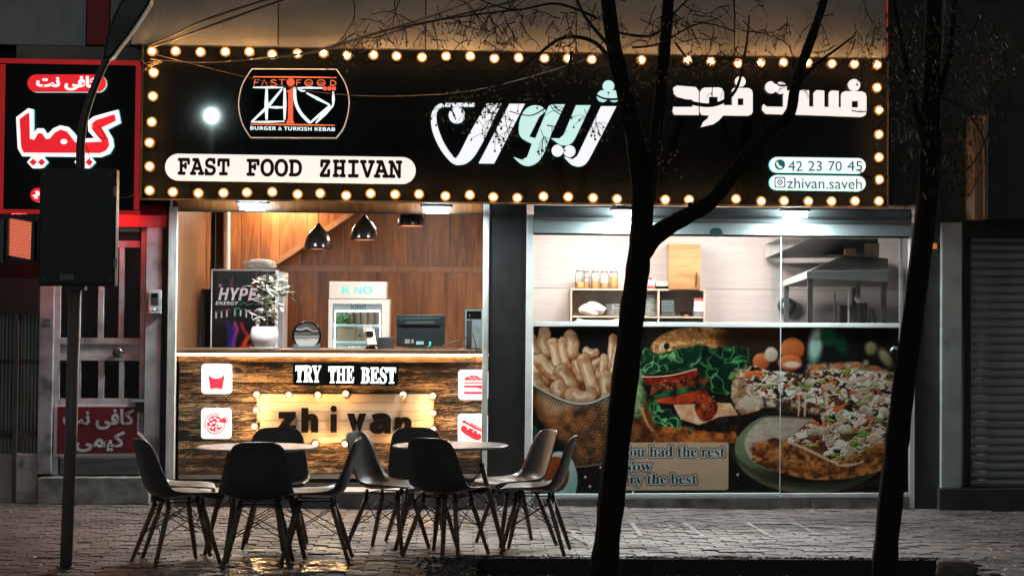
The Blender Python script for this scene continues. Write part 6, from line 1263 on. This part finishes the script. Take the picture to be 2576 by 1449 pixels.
for q in ((1374, 1524, 970, 980, .294), (1374, 1384, 980, 1342, .294), (1512, 1524, 980, 1342, .294), (1374, 1524, 1052, 1062, .294), (1430, 1512, 1062, 1300, .296)): qbox(q7, 'rear_plate', q[0], q[1], q[2], q[3], q[4], .299, pcs, pc)
qbox(q7, 'power_supply', 1388, 1510, 984, 1050, .296, .299, black_gloss, pc); MB().lathe(W(*q7(1478, 1125), .295), [(.028, 0), (.028, .003)], 18, 'Y').build('fan_grille', mat('grille', (.22, .25, .25), .5, .5), pc)
for i in range(5): qbox(q7, 'slot_cover', 1440, 1500, 1190+i*22, 1203+i*22, .293, .2958, mat('slot_zinc', (.55, .6, .6), .3, .7), pc)
for nm, lb, pts in (('power_cable', 'black cable looping over the counter front by the computer', [(1410, 1010), (1420, 1090), (1400, 1180), (1330, 1260), (1280, 1330), (1290, 1400), (1360, 1420), (1440, 1380), (1450, 1340)]), ('monitor_cable', 'thin cable from the monitor running along the counter to the computer', [(1060, 1290), (1120, 1310), (1200, 1270), (1290, 1240), (1330, 1255), (1320, 1300), (1250, 1330), (1150, 1322)]), ('tangled_cable', 'tangled dark cables lying behind the monitor foot', [(700, 1318), (780, 1335), (860, 1305), (930, 1335), (1010, 1310), (1100, 1338), (1180, 1315), (1240, 1335)]), ('drop_cable', 'thin cable hanging down in front of the counter near the burger box', [(1440, 1180), (1465, 1290), (1455, 1400), (1452, 1440)])):
    yy = lambda p: .0 if p[1] > 1345 or nm in ('drop_cable',) else .26
    P = [W(*q7(*p), yy(p)) for p in pts]
    for v_ in P:
        if v_.y > .1 and v_.z < TZC+.006: v_.z = TZC+.006
    tag(MB().tube(cat_rom(P, 5), .0042, 6).build(nm, black_matt), lb, 'cable')

# ---------------------------------------------------------------- chairs and tables
shell_m = mat('chair_plastic', (.085, .078, .078), .34, var=.06, scale=3, bmp=.03, bscale=120); leg_m = wood('chair_leg_wood', (.10, .06, .035), (.20, .125, .08), (.28, .19, .13), 'Z', 6, rough=.45, knots=False); wire_m = mat('black_wire', (.02, .02, .02), .4, .3)
def chair_shell():
    pf = [(-.225, .418, .175, .0, 0), (-.242, .434, .200, .0, 0), (-.225, .447, .212, .004, 0), (-.14, .443, .226, .018, 0), (-.03, .430, .232, .034, .0), (.07, .425, .231, .048, .012), (.135, .438, .228, .05, .035), (.178, .478, .222, .03, .055), (.203, .54, .214, .012, .058), (.225, .62, .203, 0, .05), (.245, .70, .190, 0, .042), (.262, .765, .170, 0, .032), (.272, .800, .140, 0, .022), (.277, .816, .095, 0, .012)]
    n = 15; vs = []; P = cat_rom([(y, z, w) for y, z, w, a, b in pf], 3); Q = cat_rom([(a, b, 0) for *_, a, b in pf], 3)
    for p, q in zip(P, Q):
        for k in range(n): u = -1+2*k/(n-1); e = abs(u)**2.4; vs.append((u*p.z, p.x-e*q.y, p.y+e*q.x))
    m = len(P); bm = bmesh.new(); V = [bm.verts.new(v) for v in vs]
    for i in range(m-1):
        for k in range(n-1): bm.faces.new((V[i*n+k], V[i*n+k+1], V[(i+1)*n+k+1], V[(i+1)*n+k]))
    bmesh.ops.recalc_face_normals(bm, faces=bm.faces); bmesh.ops.solidify(bm, geom=list(bm.faces), thickness=.009)
    for f in bm.faces: f.smooth = True
    me = bpy.data.meshes.new('shell'); bm.to_mesh(me); bm.free(); me.materials.append(shell_m); return me
def rod(mb, a, b, r, n=7): return mb.tube([a, b], r, n)
def make_chair():
    t = thing('shell_chair', None, 'chair', (0, 0, 0), 'shell chairs around the two tables'); link('seat_shell', chair_shell(), t)
    F = {}
    for sx in (-1, 1):
        for sy, yt, yf in ((-1, -.135, -.225), (1, .095, .215)):
            a, b = Vector((sx*.125, yt, .375)), Vector((sx*.215, yf, 0)); F[sx, sy] = (a, b)
            MB().tube([b, b.lerp(a, .5), a], [.0125, .0165, .0165], 10).build('leg', leg_m, t, origin=b)
            k = MB(); rod(k, a-(a-b).normalized()*.02, a+Vector((-sx*.01, 0, .055)), .011); k.ball(a, .019, 8, 6); k.build('leg_bracket', wire_m, t)
    pt = lambda k, h: F[k][0].lerp(F[k][1], h)
    k = MB()
    for A, B in (((-1, -1), (1, -1)), ((-1, 1), (1, 1)), ((-1, -1), (-1, 1)), ((1, -1), (1, 1))):
        rod(k, pt(A, .05), pt(B, .52), .0035, 5); rod(k, pt(B, .05), pt(A, .52), .0035, 5)
    k.build('wire_brace', wire_m, t); k = MB()
    for A, B in (((-1, -1), (1, -1)), ((-1, 1), (1, 1)), ((-1, -1), (-1, 1)), ((1, -1), (1, 1))): rod(k, pt(A, 0)+Vector((0, 0, .03)), pt(B, 0)+Vector((0, 0, .03)), .005, 6)
    k.build('seat_frame', wire_m, t); return t
chair0 = make_chair()
# (photo x of the seat centre on the ground, photo y there, heading of the seat front in degrees : 0 = away to the right along the shop front, 90 = towards the shop)
CH = [(440, 1417, 28, 'dark shell chair at the far left, half turned from the street, nearest the lamp post'),
      (444, 1394, 6, 'shell chair mostly hidden behind the far left one, seat front showing'),
      (649, 1424, 92, 'dark shell chair with its back to the street in front of the left table'),
      (692, 1375, -88, 'shell chair behind the left table, facing the street'),
      (800, 1412, 180, 'shell chair right of the left table, seen in profile facing left'),
      (972, 1385, -24, 'grey shell chair left of the right table, its front turned to the street'),
      (1058, 1368, -78, 'shell chair behind the right table, against the bulb framed board'),
      (1120, 1398, 62, 'dark shell chair with its back to the street in front of the right table'),
      (1300, 1369, 203, 'pale lit shell chair right of the right table, before the dark pillar'),
      (1350, 1391, 172, 'dark shell chair at the far right, in profile next to the pale one')]
for i, (px, py, hd_, lb) in enumerate(CH):
    c = chair0 if i == 0 else copy_tree(chair0)
    p = G(px, py); c.location = (p.x, p.y, gz(p.x)+.006); c.rotation_euler = (0, .0128*0, rad(hd_+90)); c['label'] = lb
top_m = mat('table_top', (.60, .54, .54), .25, var=.05, bmp=0)
def make_table(lb):
    t = thing('bistro_table', lb, 'table', (0, 0, 0), 'round tables on the pavement')
    MB().lathe((0, 0, .722), [(.36, 0), (.392, .004), (.402, .012), (.400, .018), (.392, .0215)], 56).build('tabletop', top_m, t); k = MB(); F = {}
    for sx in (-1, 1):
        for sy in (-1, 1):
            a, b = Vector((sx*.155, sy*.155, .60)), Vector((sx*.27, sy*.27, 0)); F[sx, sy] = (a, b); MB().tube([b, b.lerp(a, .5), a], [.014, .018, .018], 10).build('leg', leg_m, t, origin=b)
            rod(k, a+Vector((0, 0, -.02)), Vector((sx*.15, sy*.15, .722)), .006, 6); k.ball(a, .02, 8, 6)
    pt = lambda q, h: F[q][0].lerp(F[q][1], h)
    for A, B in (((-1, -1), (1, -1)), ((-1, 1), (1, 1)), ((-1, -1), (-1, 1)), ((1, -1), (1, 1))): rod(k, pt(A, .03), pt(B, .5), .004, 5); rod(k, pt(B, .03), pt(A, .5), .004, 5)
    k.build('wire_brace', wire_m, t); return t
for (px, py, lb, rz) in ((640, 1402, 'white topped round table with wooden legs, left one, in front of the scorched counter', 20), (1131, 1388, 'white topped round table with wooden legs, right one, by the white bay frame', 38)):
    t = make_table(lb); p = G(px, py); t.location = (p.x, p.y, gz(p.x)+.004); t.rotation_euler = (0, 0, rad(rz))

# ---------------------------------------------------------------- trees at the kerb
bark, t_, b_2 = nt('bark'); v = coords(t_, (1, 1, .18)); nn = noise(t_, v, 34, 5, .65, .4); t_.links.new(ramp(t_, nn, [(.3, (.010, .008, .0065)), (.7, (.032, .025, .020))]), b_2.inputs['Base Color']); b_2.inputs['Roughness'].default_value = .85; b_2.inputs['Specular IOR Level'].default_value = .15; bump(t_, b_2, nn, .9, .02)
berry_m = mat('chinaberry', (.34, .19, .065), .32, var=.4, scale=30, bmp=0); twig_m = mat('twig_bark', (.034, .025, .019), .8)
TY = -5.25
def limb(name, pts, w0, w1, parent, Y=TY, seed=0, dy=0., m=None, n=10):     # photo points, half widths in photo units
    r_ = random.Random(seed); P = [W(x, y, Y+dy*i/max(1, len(pts)-1)) for i, (x, y) in enumerate(pts)]; P = cat_rom(P, 6); k = 1/398.
    R = [lerp(w0, w1, i/(len(P)-1))*k*(1+r_.uniform(-.05, .05)) for i in range(len(P))]
    mb = MB().tube(P, R, n)
    if w0 > 12:                                                      # ridges and knots in the bark
        for i, v in enumerate(mb.v):
            c = P[i//n]; a = (i % n)*2*math.pi/n; q = Vector(v)-c; k = 1+.07*math.sin(3*a+i//n*.35+seed)+.05*math.sin(7*a+seed*2)+.04*math.sin(i//n*1.3+2*a); mb.v[i] = tuple(c+q*k)
    return mb.build(name, m or bark, parent)
def berries(parent, anchors, seed, n=11, drop=26, spread=34, Y=TY):
    r_ = random.Random(seed)
    for ax, ay in anchors:
        mb = MB(); a = W(ax, ay, Y+r_.uniform(-.15, .15)); mb.m = 1; hub = a+Vector((r_.uniform(-.03, .03), 0, -.05)); mb.tube([a, hub], .0022, 4)
        for i in range(n):
            q = hub+Vector((r_.gauss(0, spread/398*.55), r_.gauss(0, .04), -abs(r_.gauss(drop/398, drop/398*.6)))); mb.m = 1; mb.tube([hub, hub.lerp(q, .5)+Vector((r_.uniform(-.01, .01), 0, .012)), q], .0013, 4); mb.m = 0; mb.ball(q-Vector((0, 0, .008)), r_.uniform(.0062, .0088), 7, 5)
        mb.build('berry_cluster', [berry_m, twig_m], parent)
g0 = G(1520, 1462); t1 = thing('street_tree', 'dark forked tree trunk with hanging berry clusters in front of the glazed bay', 'tree', (g0.x, TY, g0.z-.3)); 
limb('trunk', [(1512, 1580), (1520, 1440), (1545, 1180), (1580, 900), (1602, 700), (1612, 590), (1618, 520)], 35, 27, t1, seed=1, n=28)
limb('branch', [(1616, 540), (1600, 380), (1572, 240), (1545, 120), (1528, 0), (1515, -120)], 24, 17, t1, seed=2, n=12); limb('branch', [(1622, 560), (1640, 420), (1660, 260), (1674, 100), (1684, -60)], 17, 14, t1, seed=3, n=12)
limb('branch', [(1614, 640), (1660, 585), (1730, 545), (1790, 505), (1850, 430), (1925, 340), (1985, 290), (2005, 200), (2062, 40), (2090, -60)], 24, 9, t1, seed=4, n=12)
limb('branch', [(2000, 222), (2045, 170), (2110, 120), (2150, 90)], 5, 2, t1, seed=5); limb('stub', [(1735, 552), (1738, 520), (1732, 508)], 9, 5, t1, seed=6)
for i, (pts, w0, w1) in enumerate((
    ([(1560, 190), (1500, 110), (1420, 95), (1350, 140), (1270, 205), (1215, 240)], 6, 2), ([(1545, 130), (1470, 40), (1440, -40)], 5, 3), ([(1700, 250), (1790, 265), (1850, 228), (1875, 130), (1885, 40)], 6, 2), ([(1690, 262), (1670, 330), (1660, 385)], 4, 1.5),
    ([(1560, 250), (1510, 245), (1460, 200), (1424, 140)], 3, 1.2), ([(1438, 130), (1425, 200), (1400, 230), (1330, 243), (1260, 228), (1225, 218)], 4, 1.5), ([(1540, 80), (1640, 90), (1700, 30), (1750, -20)], 4, 2), ([(1590, 120), (1660, 110), (1760, 60), (1850, 80)], 3, 1.2), ([(1700, 110), (1760, 180), (1800, 150), (1880, 160)], 3, 1.2), ([(1400, 250), (1340, 290), (1280, 280)], 2, 1), ([(1500, 45), (1400, 10), (1290, 25), (1180, -10)], 4, 1.5), ([(1300, 25), (1180, 40), (1060, 60), (940, 95), (890, 85)], 2.5, 1), ([(1045, 60), (980, 30), (930, 40)], 1.5, .8), ([(1660, 300), (1650, 420), (1640, 500)], 2.5, 1), ([(1650, 480), (1655, 330), (1648, 260)], 2, 1), ([(2010, 200), (1960, 215), (1900, 160), (1850, 130)], 3, 1))): limb('twig', pts, w0, w1, t1, TY+(-.2 if i % 2 else .2), seed=10+i, m=twig_m, n=6)
def sprays(parent, zone, n, seed, Y=TY):              # fine crooked twigs hanging in the lamp light
    r_ = random.Random(seed); x0, x1, y0, y1 = zone
    for i in range(n):
        x, y = r_.uniform(x0, x1), r_.uniform(y0, y1); a = r_.uniform(0, 6.28); L = r_.uniform(50, 130); yy = Y+r_.uniform(-.4, .4); pts = [(x, y)]
        for k in range(5): a += r_.uniform(-.5, .5); pts.append((pts[-1][0]+math.cos(a)*L/5, pts[-1][1]+math.sin(a)*L/5+6))
        P = cat_rom([W(*q, yy) for q in pts], 3); mb = MB().tube(P, [.0042*(1-.7*k/len(P)) for k in range(len(P))], 5)
        for k in (4, 7, 10, 13):
            if k < len(P): e = P[k]+Vector((r_.uniform(-.10, .10), r_.uniform(-.05, .05), r_.uniform(-.12, .03))); mb.tube([P[k], P[k].lerp(e, .5)+Vector((0, 0, .01)), e], [.002, .0016, .001], 4)
        mb.build('twig', twig_m, parent)
sprays(t1, (880, 1750, -10, 110), 46, 5); sprays(t1, (1180, 1720, 100, 330), 22, 6); sprays(t1, (1700, 2120, -10, 170), 26, 7)
berries(t1, [(1150, 200), (1180, 215), (1235, 190), (1130, 225), (1205, 235), (1120, 255), (1260, 235), (1160, 262), (1350, 150), (1395, 140), (1330, 190), (1440, 150), (1490, 160), (1380, 190), (1240, 280), (1290, 300), (1360, 325), (1250, 310), (1470, 275), (1500, 290), (1570, 170), (1600, 130), (1640, 150), (1690, 130), (1740, 110), (1600, 190), (1640, 60), (1690, 20), (1730, 40), (1780, 130), (1810, 110), (1860, 100), (1900, 130), (1660, 330), (1670, 355), (1930, 60), (1980, 40), (1620, 320)], 3)
berries(t1, [(900, 80), (930, 60), (870, 90), (960, 75), (1010, 50), (1060, 55), (1100, 15), (1150, 30), (1200, 45), (1230, 20), (1270, 45), (1310, 20), (1180, 10), (1400, 40), (1440, 60), (1500, 25), (1250, 60), (1290, 70), (1560, 40), (1350, 10)], 9, 9)
g0 = G(2226, 1452); t2 = thing('street_tree', 'leaning dark tree with drooping leaves at the right, over the sign corner', 'tree', (g0.x, TY, g0.z-.3))
limb('trunk', [(2212, 1580), (2226, 1430), (2246, 1200), (2268, 1000), (2300, 780), (2326, 560), (2338, 380), (2345, 200), (2348, 0), (2350, -120)], 33, 20, t2, seed=31, n=28)
limb('branch', [(2340, 300), (2370, 210), (2392, 110), (2405, -40)], 9, 6, t2, seed=32); limb('branch', [(2336, 400), (2300, 260), (2270, 120), (2240, -40)], 9, 5, t2, seed=33)
for i, (pts, w0, w1) in enumerate((([(2350, 240), (2420, 270), (2470, 340), (2480, 400)], 4, 1.5), ([(2470, 370), (2500, 300), (2490, 210)], 3, 1), ([(2330, 330), (2290, 300), (2255, 260)], 3, 1), ([(2350, 160), (2440, 130), (2520, 160)], 3, 1), ([(2330, 200), (2250, 170), (2200, 190)], 3, 1), ([(2360, 420), (2400, 440), (2440, 420), (2478, 360)], 4, 2))): limb('twig', pts, w0, w1, t2, TY+(.15 if i % 2 else -.1), seed=40+i, m=twig_m, n=6)
lf2 = mat('night_leaf', (.085, .095, .045), .42, var=.5, scale=18); r = random.Random(77)
sprays(t2, (2140, 2520, -10, 460), 40, 8)
zones = [(2300, 200, 70, 120), (2270, 120, 60, 80), (2430, 330, 55, 110), (2460, 250, 50, 80), (2410, 150, 80, 60), (2290, 330, 50, 90), (2380, 420, 60, 60), (2350, 60, 110, 60), (2500, 130, 60, 60)]
mb = MB()
for i in range(950):
    zx, zy, sx, sy = r.choice(zones); p = W(zx+r.gauss(0, sx*.55), zy+r.gauss(0, sy*.55), TY+r.uniform(-.45, .45)); leaf(mb, p, Vector((r.uniform(-.6, .6), r.uniform(-.6, .6), -r.uniform(.3, 1.2))), r.uniform(.028, .055), r.uniform(.006, .010), r.uniform(-.2, .3))
tag(mb.build('foliage', lf2, t2), kind='stuff')
berries(t2, [(2150, 60), (2180, 90), (2200, 50), (2220, 140), (2250, 60), (2170, 140), (2300, 80), (2240, 200), (2270, 250), (2290, 290), (2250, 300), (2500, 60), (2470, 110), (2540, 130)], 13, 9)
lp = thing('bark_pole', 'pale peeling tree stem standing behind the leaves at the upper right', 'tree', W(2362, 160, -4.9)); limb('stem', [(2352, 320), (2358, 160), (2364, 20), (2366, -90)], 15, 15, lp, -4.9, 50, m=mat('pale_bark', (.34, .29, .26), .8, var=.45, scale=5, bmp=.6, bscale=30, stretch=(1, 1, .4), dirt=(.06, .05, .045)), n=14)

# ---------------------------------------------------------------- lamp post with a signal box
LY_ = -4.64; ga = G(171, 1427); post_dark = mat('post_paint', (.020, .019, .018), .4, var=.2, bmp=.05); lpst = thing('street_lamp', 'tall street lamp at the left, its curved arm carrying a dark leaf shaped head', 'street lamp', (ga.x, LY_, gz(ga.x)))
MB().tube([Vector((ga.x, LY_, gz(ga.x)-.02)), W(179, 1080, LY_), W(188, 722, LY_)], .0385, 20).build('post', mat('brown_post', (.19, .145, .125), .34, var=.15, bmp=.03), lpst); MB().lathe((ga.x, LY_, gz(ga.x)), [(.062, 0), (.058, .012), (.04, .02)], 20).build('post_collar', post_dark, lpst)
MB().tube(cat_rom([W(196, 560, LY_+.1), W(202, 430, LY_+.1), W(203, 364, LY_+.1), W(211, 303, LY_+.1), W(227, 248, LY_+.1), W(249, 192, LY_+.1), W(272, 143, LY_+.1), W(292, 105, LY_+.1)], 5), [.030-.007*i/35 for i in range(36)], 14).build('lamp_arm', mat('arm_steel', (.09, .075, .065), .35, .3), lpst)
hp = [(303, 0), (283, 42), (264, 101), (257, 147), (262, 152), (280, 148), (303, 116), (330, 82), (356, 44), (377, 10), (388, -30), (372, -60), (330, -50)]
MB().prism([W(x, y, LY_+.03) for x, y in hp], .14).build('lamp_head', post_dark, lpst, bevel=.02)
MB().tube(cat_rom([W(228, 310, LY_+.06), W(236, 330, LY_+.05), W(262, 352, LY_+.05), W(258, 330, LY_+.05), W(243, 316, LY_+.05)], 4), .0025, 5).build('wire_tie', black_matt, lpst); MB().tube(cat_rom([W(206, 418, LY_+.05), W(228, 430, LY_+.05), W(222, 380, LY_+.05), W(212, 366, LY_+.05)], 4), .0025, 5).build('wire_tie', black_matt, lpst)
bx = thing('signal_box', 'big black signal cabinet seen from behind on the lamp post, before the cafe sign', 'signal box', W(195, 722, LY_-.1)); pbox('housing', 98, 292, 424, 720, LY_-.06, LY_+.16-.1, post_dark, bx, .012); pbox('back_plate', 104, 286, 431, 713, LY_-.066, LY_-.058, mat('plate_dark', (.03, .03, .03), .5), bx, .004)
for q in ((112, 440), (278, 440), (112, 704), (278, 704), (112, 572), (278, 572)): MB().lathe(W(*q, LY_-.066), [(.008, 0), (.008, .004), (.004, .006)], 8, 'Y').build('bolt', mat('bolt_zinc', (.16, .16, .16), .35, .8), bx)
pbox('hinge', 286, 294, 470, 494, LY_-.075, LY_-.05, MATS['bolt_zinc'], bx); pbox('hinge', 286, 294, 650, 674, LY_-.075, LY_-.05, MATS['bolt_zinc'], bx); pbox('rating_plate', 150, 186, 690, 704, LY_-.0675, LY_-.0655, mat('worn_plate', (.12, .12, .12), .4, .5), bx)
pbox('bracket', 170, 212, 715, 730, LY_-.05, LY_+.06, post_dark, bx)
sgl = thing('traffic_signal', 'red louvred signal lamp in a dark housing at the left edge', 'traffic light', W(48, 660, LY_)); pbox('housing', 0, 106, 538, 662, LY_+.03, LY_+.2, post_dark, sgl, .01)
flat('red_lens', [(21, 549), (79, 559), (76, 652), (20, 642)], LY_+.022, .006, emit('signal_red', (1., .22, .12), .85), sgl)
for i in range(17):
    y = 551+i*5.6; flat('louvre', [(19, y-.2), (80, y+9.8), (80, y+11.4), (19, y+1.4)] if y < 640 else [(19, y-.2), (78, y+8), (78, y+9), (19, y+1)], LY_+.002, .018, mat('louvre_dark', (.10, .012, .008), .4), sgl)
for q in ((14, 20, 546, 646), (79.5, 86, 556, 656)): pbox('visor_side', *q, LY_-.03, LY_+.03, post_dark, sgl)
pbox('housing_edge', -4, 9, 552, 660, LY_-.02, LY_+.02, mat('teal_edge', (.05, .10, .10), .3), sgl)
# street lamp across the road that mirrors in the glossy sign
sp = W(532, 292, SY); k_ = (30-CAM_D+CAM_D+SY-(-CAM_D))/1.0; far_y = -31.; f_ = 1+(SY-far_y)/(SY+CAM_D); sx_, sz_ = sp.x*f_, CAM_H+(sp.z-CAM_H)*f_
fl = thing('street_lamp', 'cool white street lamp across the road, mirrored as a bright spot in the black sign', 'street lamp', (sx_, far_y, -.14)); MB().ball((sx_, far_y, sz_), .06, 16, 10, (1, 1, 1.25)).build('lamp_globe', emit('far_globe', (.74, 1., .96), 2800.), fl); MB().tube([(sx_, far_y, -.14), (sx_, far_y, sz_-.15)], [.07, .04], 12).build('post', post_dark, fl)

# ---------------------------------------------------------------- cables, litter, kerb stone
for nm, lb, pts, r_ in (('overhead_cable', 'upper of two black cables rising from the sign corner at upper left', [(372, 116, -.25), (430, 92, -.6), (520, 50, -1.2), (690, -6, -2.)], .011), ('overhead_cable', 'lower of two black cables rising from the sign corner at upper left', [(374, 122, -.25), (440, 100, -.6), (540, 62, -1.2), (800, -30, -2.2)], .011),
    ('overhead_cable', 'thick dark cable crossing the upper wall from the sign to the top edge', [(640, 150, -.4), (800, 128, -.8), (960, 80, -1.6), (1100, 52, -2.2), (1300, 2, -3), (1360, -20, -3.2)], .010), ('overhead_cable', 'second dark cable beside the thick one over the sign', [(900, 100, -1.0), (1010, 66, -1.6), (1120, 30, -2.2), (1240, -15, -3)], .009),
    ('thin_wire', 'thin wire hanging in a long sag across the sign in front of the logo', [(372, 133, -.36), (470, 158, -.38), (600, 190, -.5), (760, 226, -.7), (900, 241, -1.0), (1060, 240, -1.6), (1200, 226, -2.4), (1380, 180, -3.6), (1560, 118, -4.9), (1700, 60, -5.2)], .0028), ('thin_wire', 'thin wire running along the top bulbs of the sign', [(378, 150, -.4), (500, 158, -.5), (620, 152, -.6), (760, 138, -.8), (900, 112, -1.2), (1000, 84, -1.6)], .003),
    ('door_wire', 'pale wire sagging between the red sign and the black sign', [(288, 496, -.3), (318, 497, -.32), (345, 484, -.32), (358, 468, -.31)], .004), ('red_wire', 'thin red lit strip running down beside the upper right corner of the sign', [(2232, -20, -.1), (2232, 80, -.1), (2233, 150, -.1)], .005)):
    P = cat_rom([W(p[0], p[1], min(p[2], SY-.09) if nm == 'thin_wire' else min(p[2], SY-.01) if nm == 'overhead_cable' else p[2]) for p in pts], 7); tag(MB().tube(P, r_, 6).build(nm, emit('red_strip', (1., .05, .03), .35) if nm == 'red_wire' else mat('wire_tan', (.20, .15, .11), .4) if nm in ('thin_wire', 'door_wire') else black_matt), lb, 'wire' if 'wire' in nm else 'cable')
kn = MB(); r = random.Random(6)
for k in range(6): a = W(362+r.uniform(0, 40), 158+r.uniform(-6, 22), SY-.03); kn.tube(cat_rom([a, a+Vector((r.uniform(-.05, .08), -.03, r.uniform(-.05, .05))), W(352+r.uniform(0, 20), 152+r.uniform(-10, 40), SY-.02)], 4), .004, 5)
tag(kn.build('wire_knot', MATS['wire_tan']), 'knot of loose wires at the upper left corner of the black sign', 'wire')
def stone(name, label, cat, c, d, m, seed):
    bm = bmesh.new(); bmesh.ops.create_icosphere(bm, subdivisions=3, radius=1); r_ = random.Random(seed); ph = [r_.uniform(0, 6) for _ in range(6)]
    for v in bm.verts:
        n_ = v.co.copy(); k = 1+.10*math.sin(3*n_.x+ph[0])*math.cos(2.5*n_.y+ph[1])+.06*math.sin(6*n_.z+ph[2]+4*n_.x); q = max(abs(n_.x), abs(n_.y), abs(n_.z)); n_ = n_.lerp(n_/q*.8, .45)*k; v.co = Vector((n_.x*d[0]/2, n_.y*d[1]/2, n_.z*d[2]/2))
    for f in bm.faces: f.smooth = True
    me = bpy.data.meshes.new(name); bm.to_mesh(me); bm.free(); me.materials.append(m); return tag(link(name, me, None, c), label, cat)
p = G(2412, 1447); rk = stone('kerb_stone', 'worn block of stone at the edge of the tree pit, lower right', 'stone', (p.x-.02, p.y-.02, gz(p.x)+.04), (.30, .22, .16), mat('worn_stone', (.15, .115, .095), .8, var=.35, bmp=.6, bscale=30), 3); rk.rotation_euler = (.1, .12, .3)
paper = mat('paper_scrap', (.62, .60, .58), .7)
for i, (px, py, w_, lb) in enumerate(((84, 1407, 16, 'small white paper scrap near the lamp post'), (688, 1398, 10, 'tiny white scrap near the puddle'), (1041, 1331, 22, 'white paper scrap behind the grey chair'), (979, 1329, 16, 'white scrap left of the right table'), (2043, 1290, 14, 'white scrap below the glazed bay plinth'), (2503, 1409, 10, 'small pale scrap beyond the worn stone block'), (2692-160, 1437, 14, 'pale scrap at the lower right edge'), (1140, 1352, 12, 'pale scrap under the right table'))):
    p = G(px, py); w2 = w_/360/2; r_ = random.Random(i); mb = MB(); z = gz(p.x)+.012
    mb.add([(p.x-w2, p.y-.02, z), (p.x-w2*.3, p.y-.035, z+.012), (p.x+w2, p.y-.01, z+.003), (p.x+w2*.5, p.y+.03, z+.008), (p.x-w2*.7, p.y+.02, z+.004)], [(0, 1, 4), (1, 3, 4), (1, 2, 3)]); tag(mb.build('paper_scrap', paper), lb, 'litter')
p = G(2690-300, 1446)
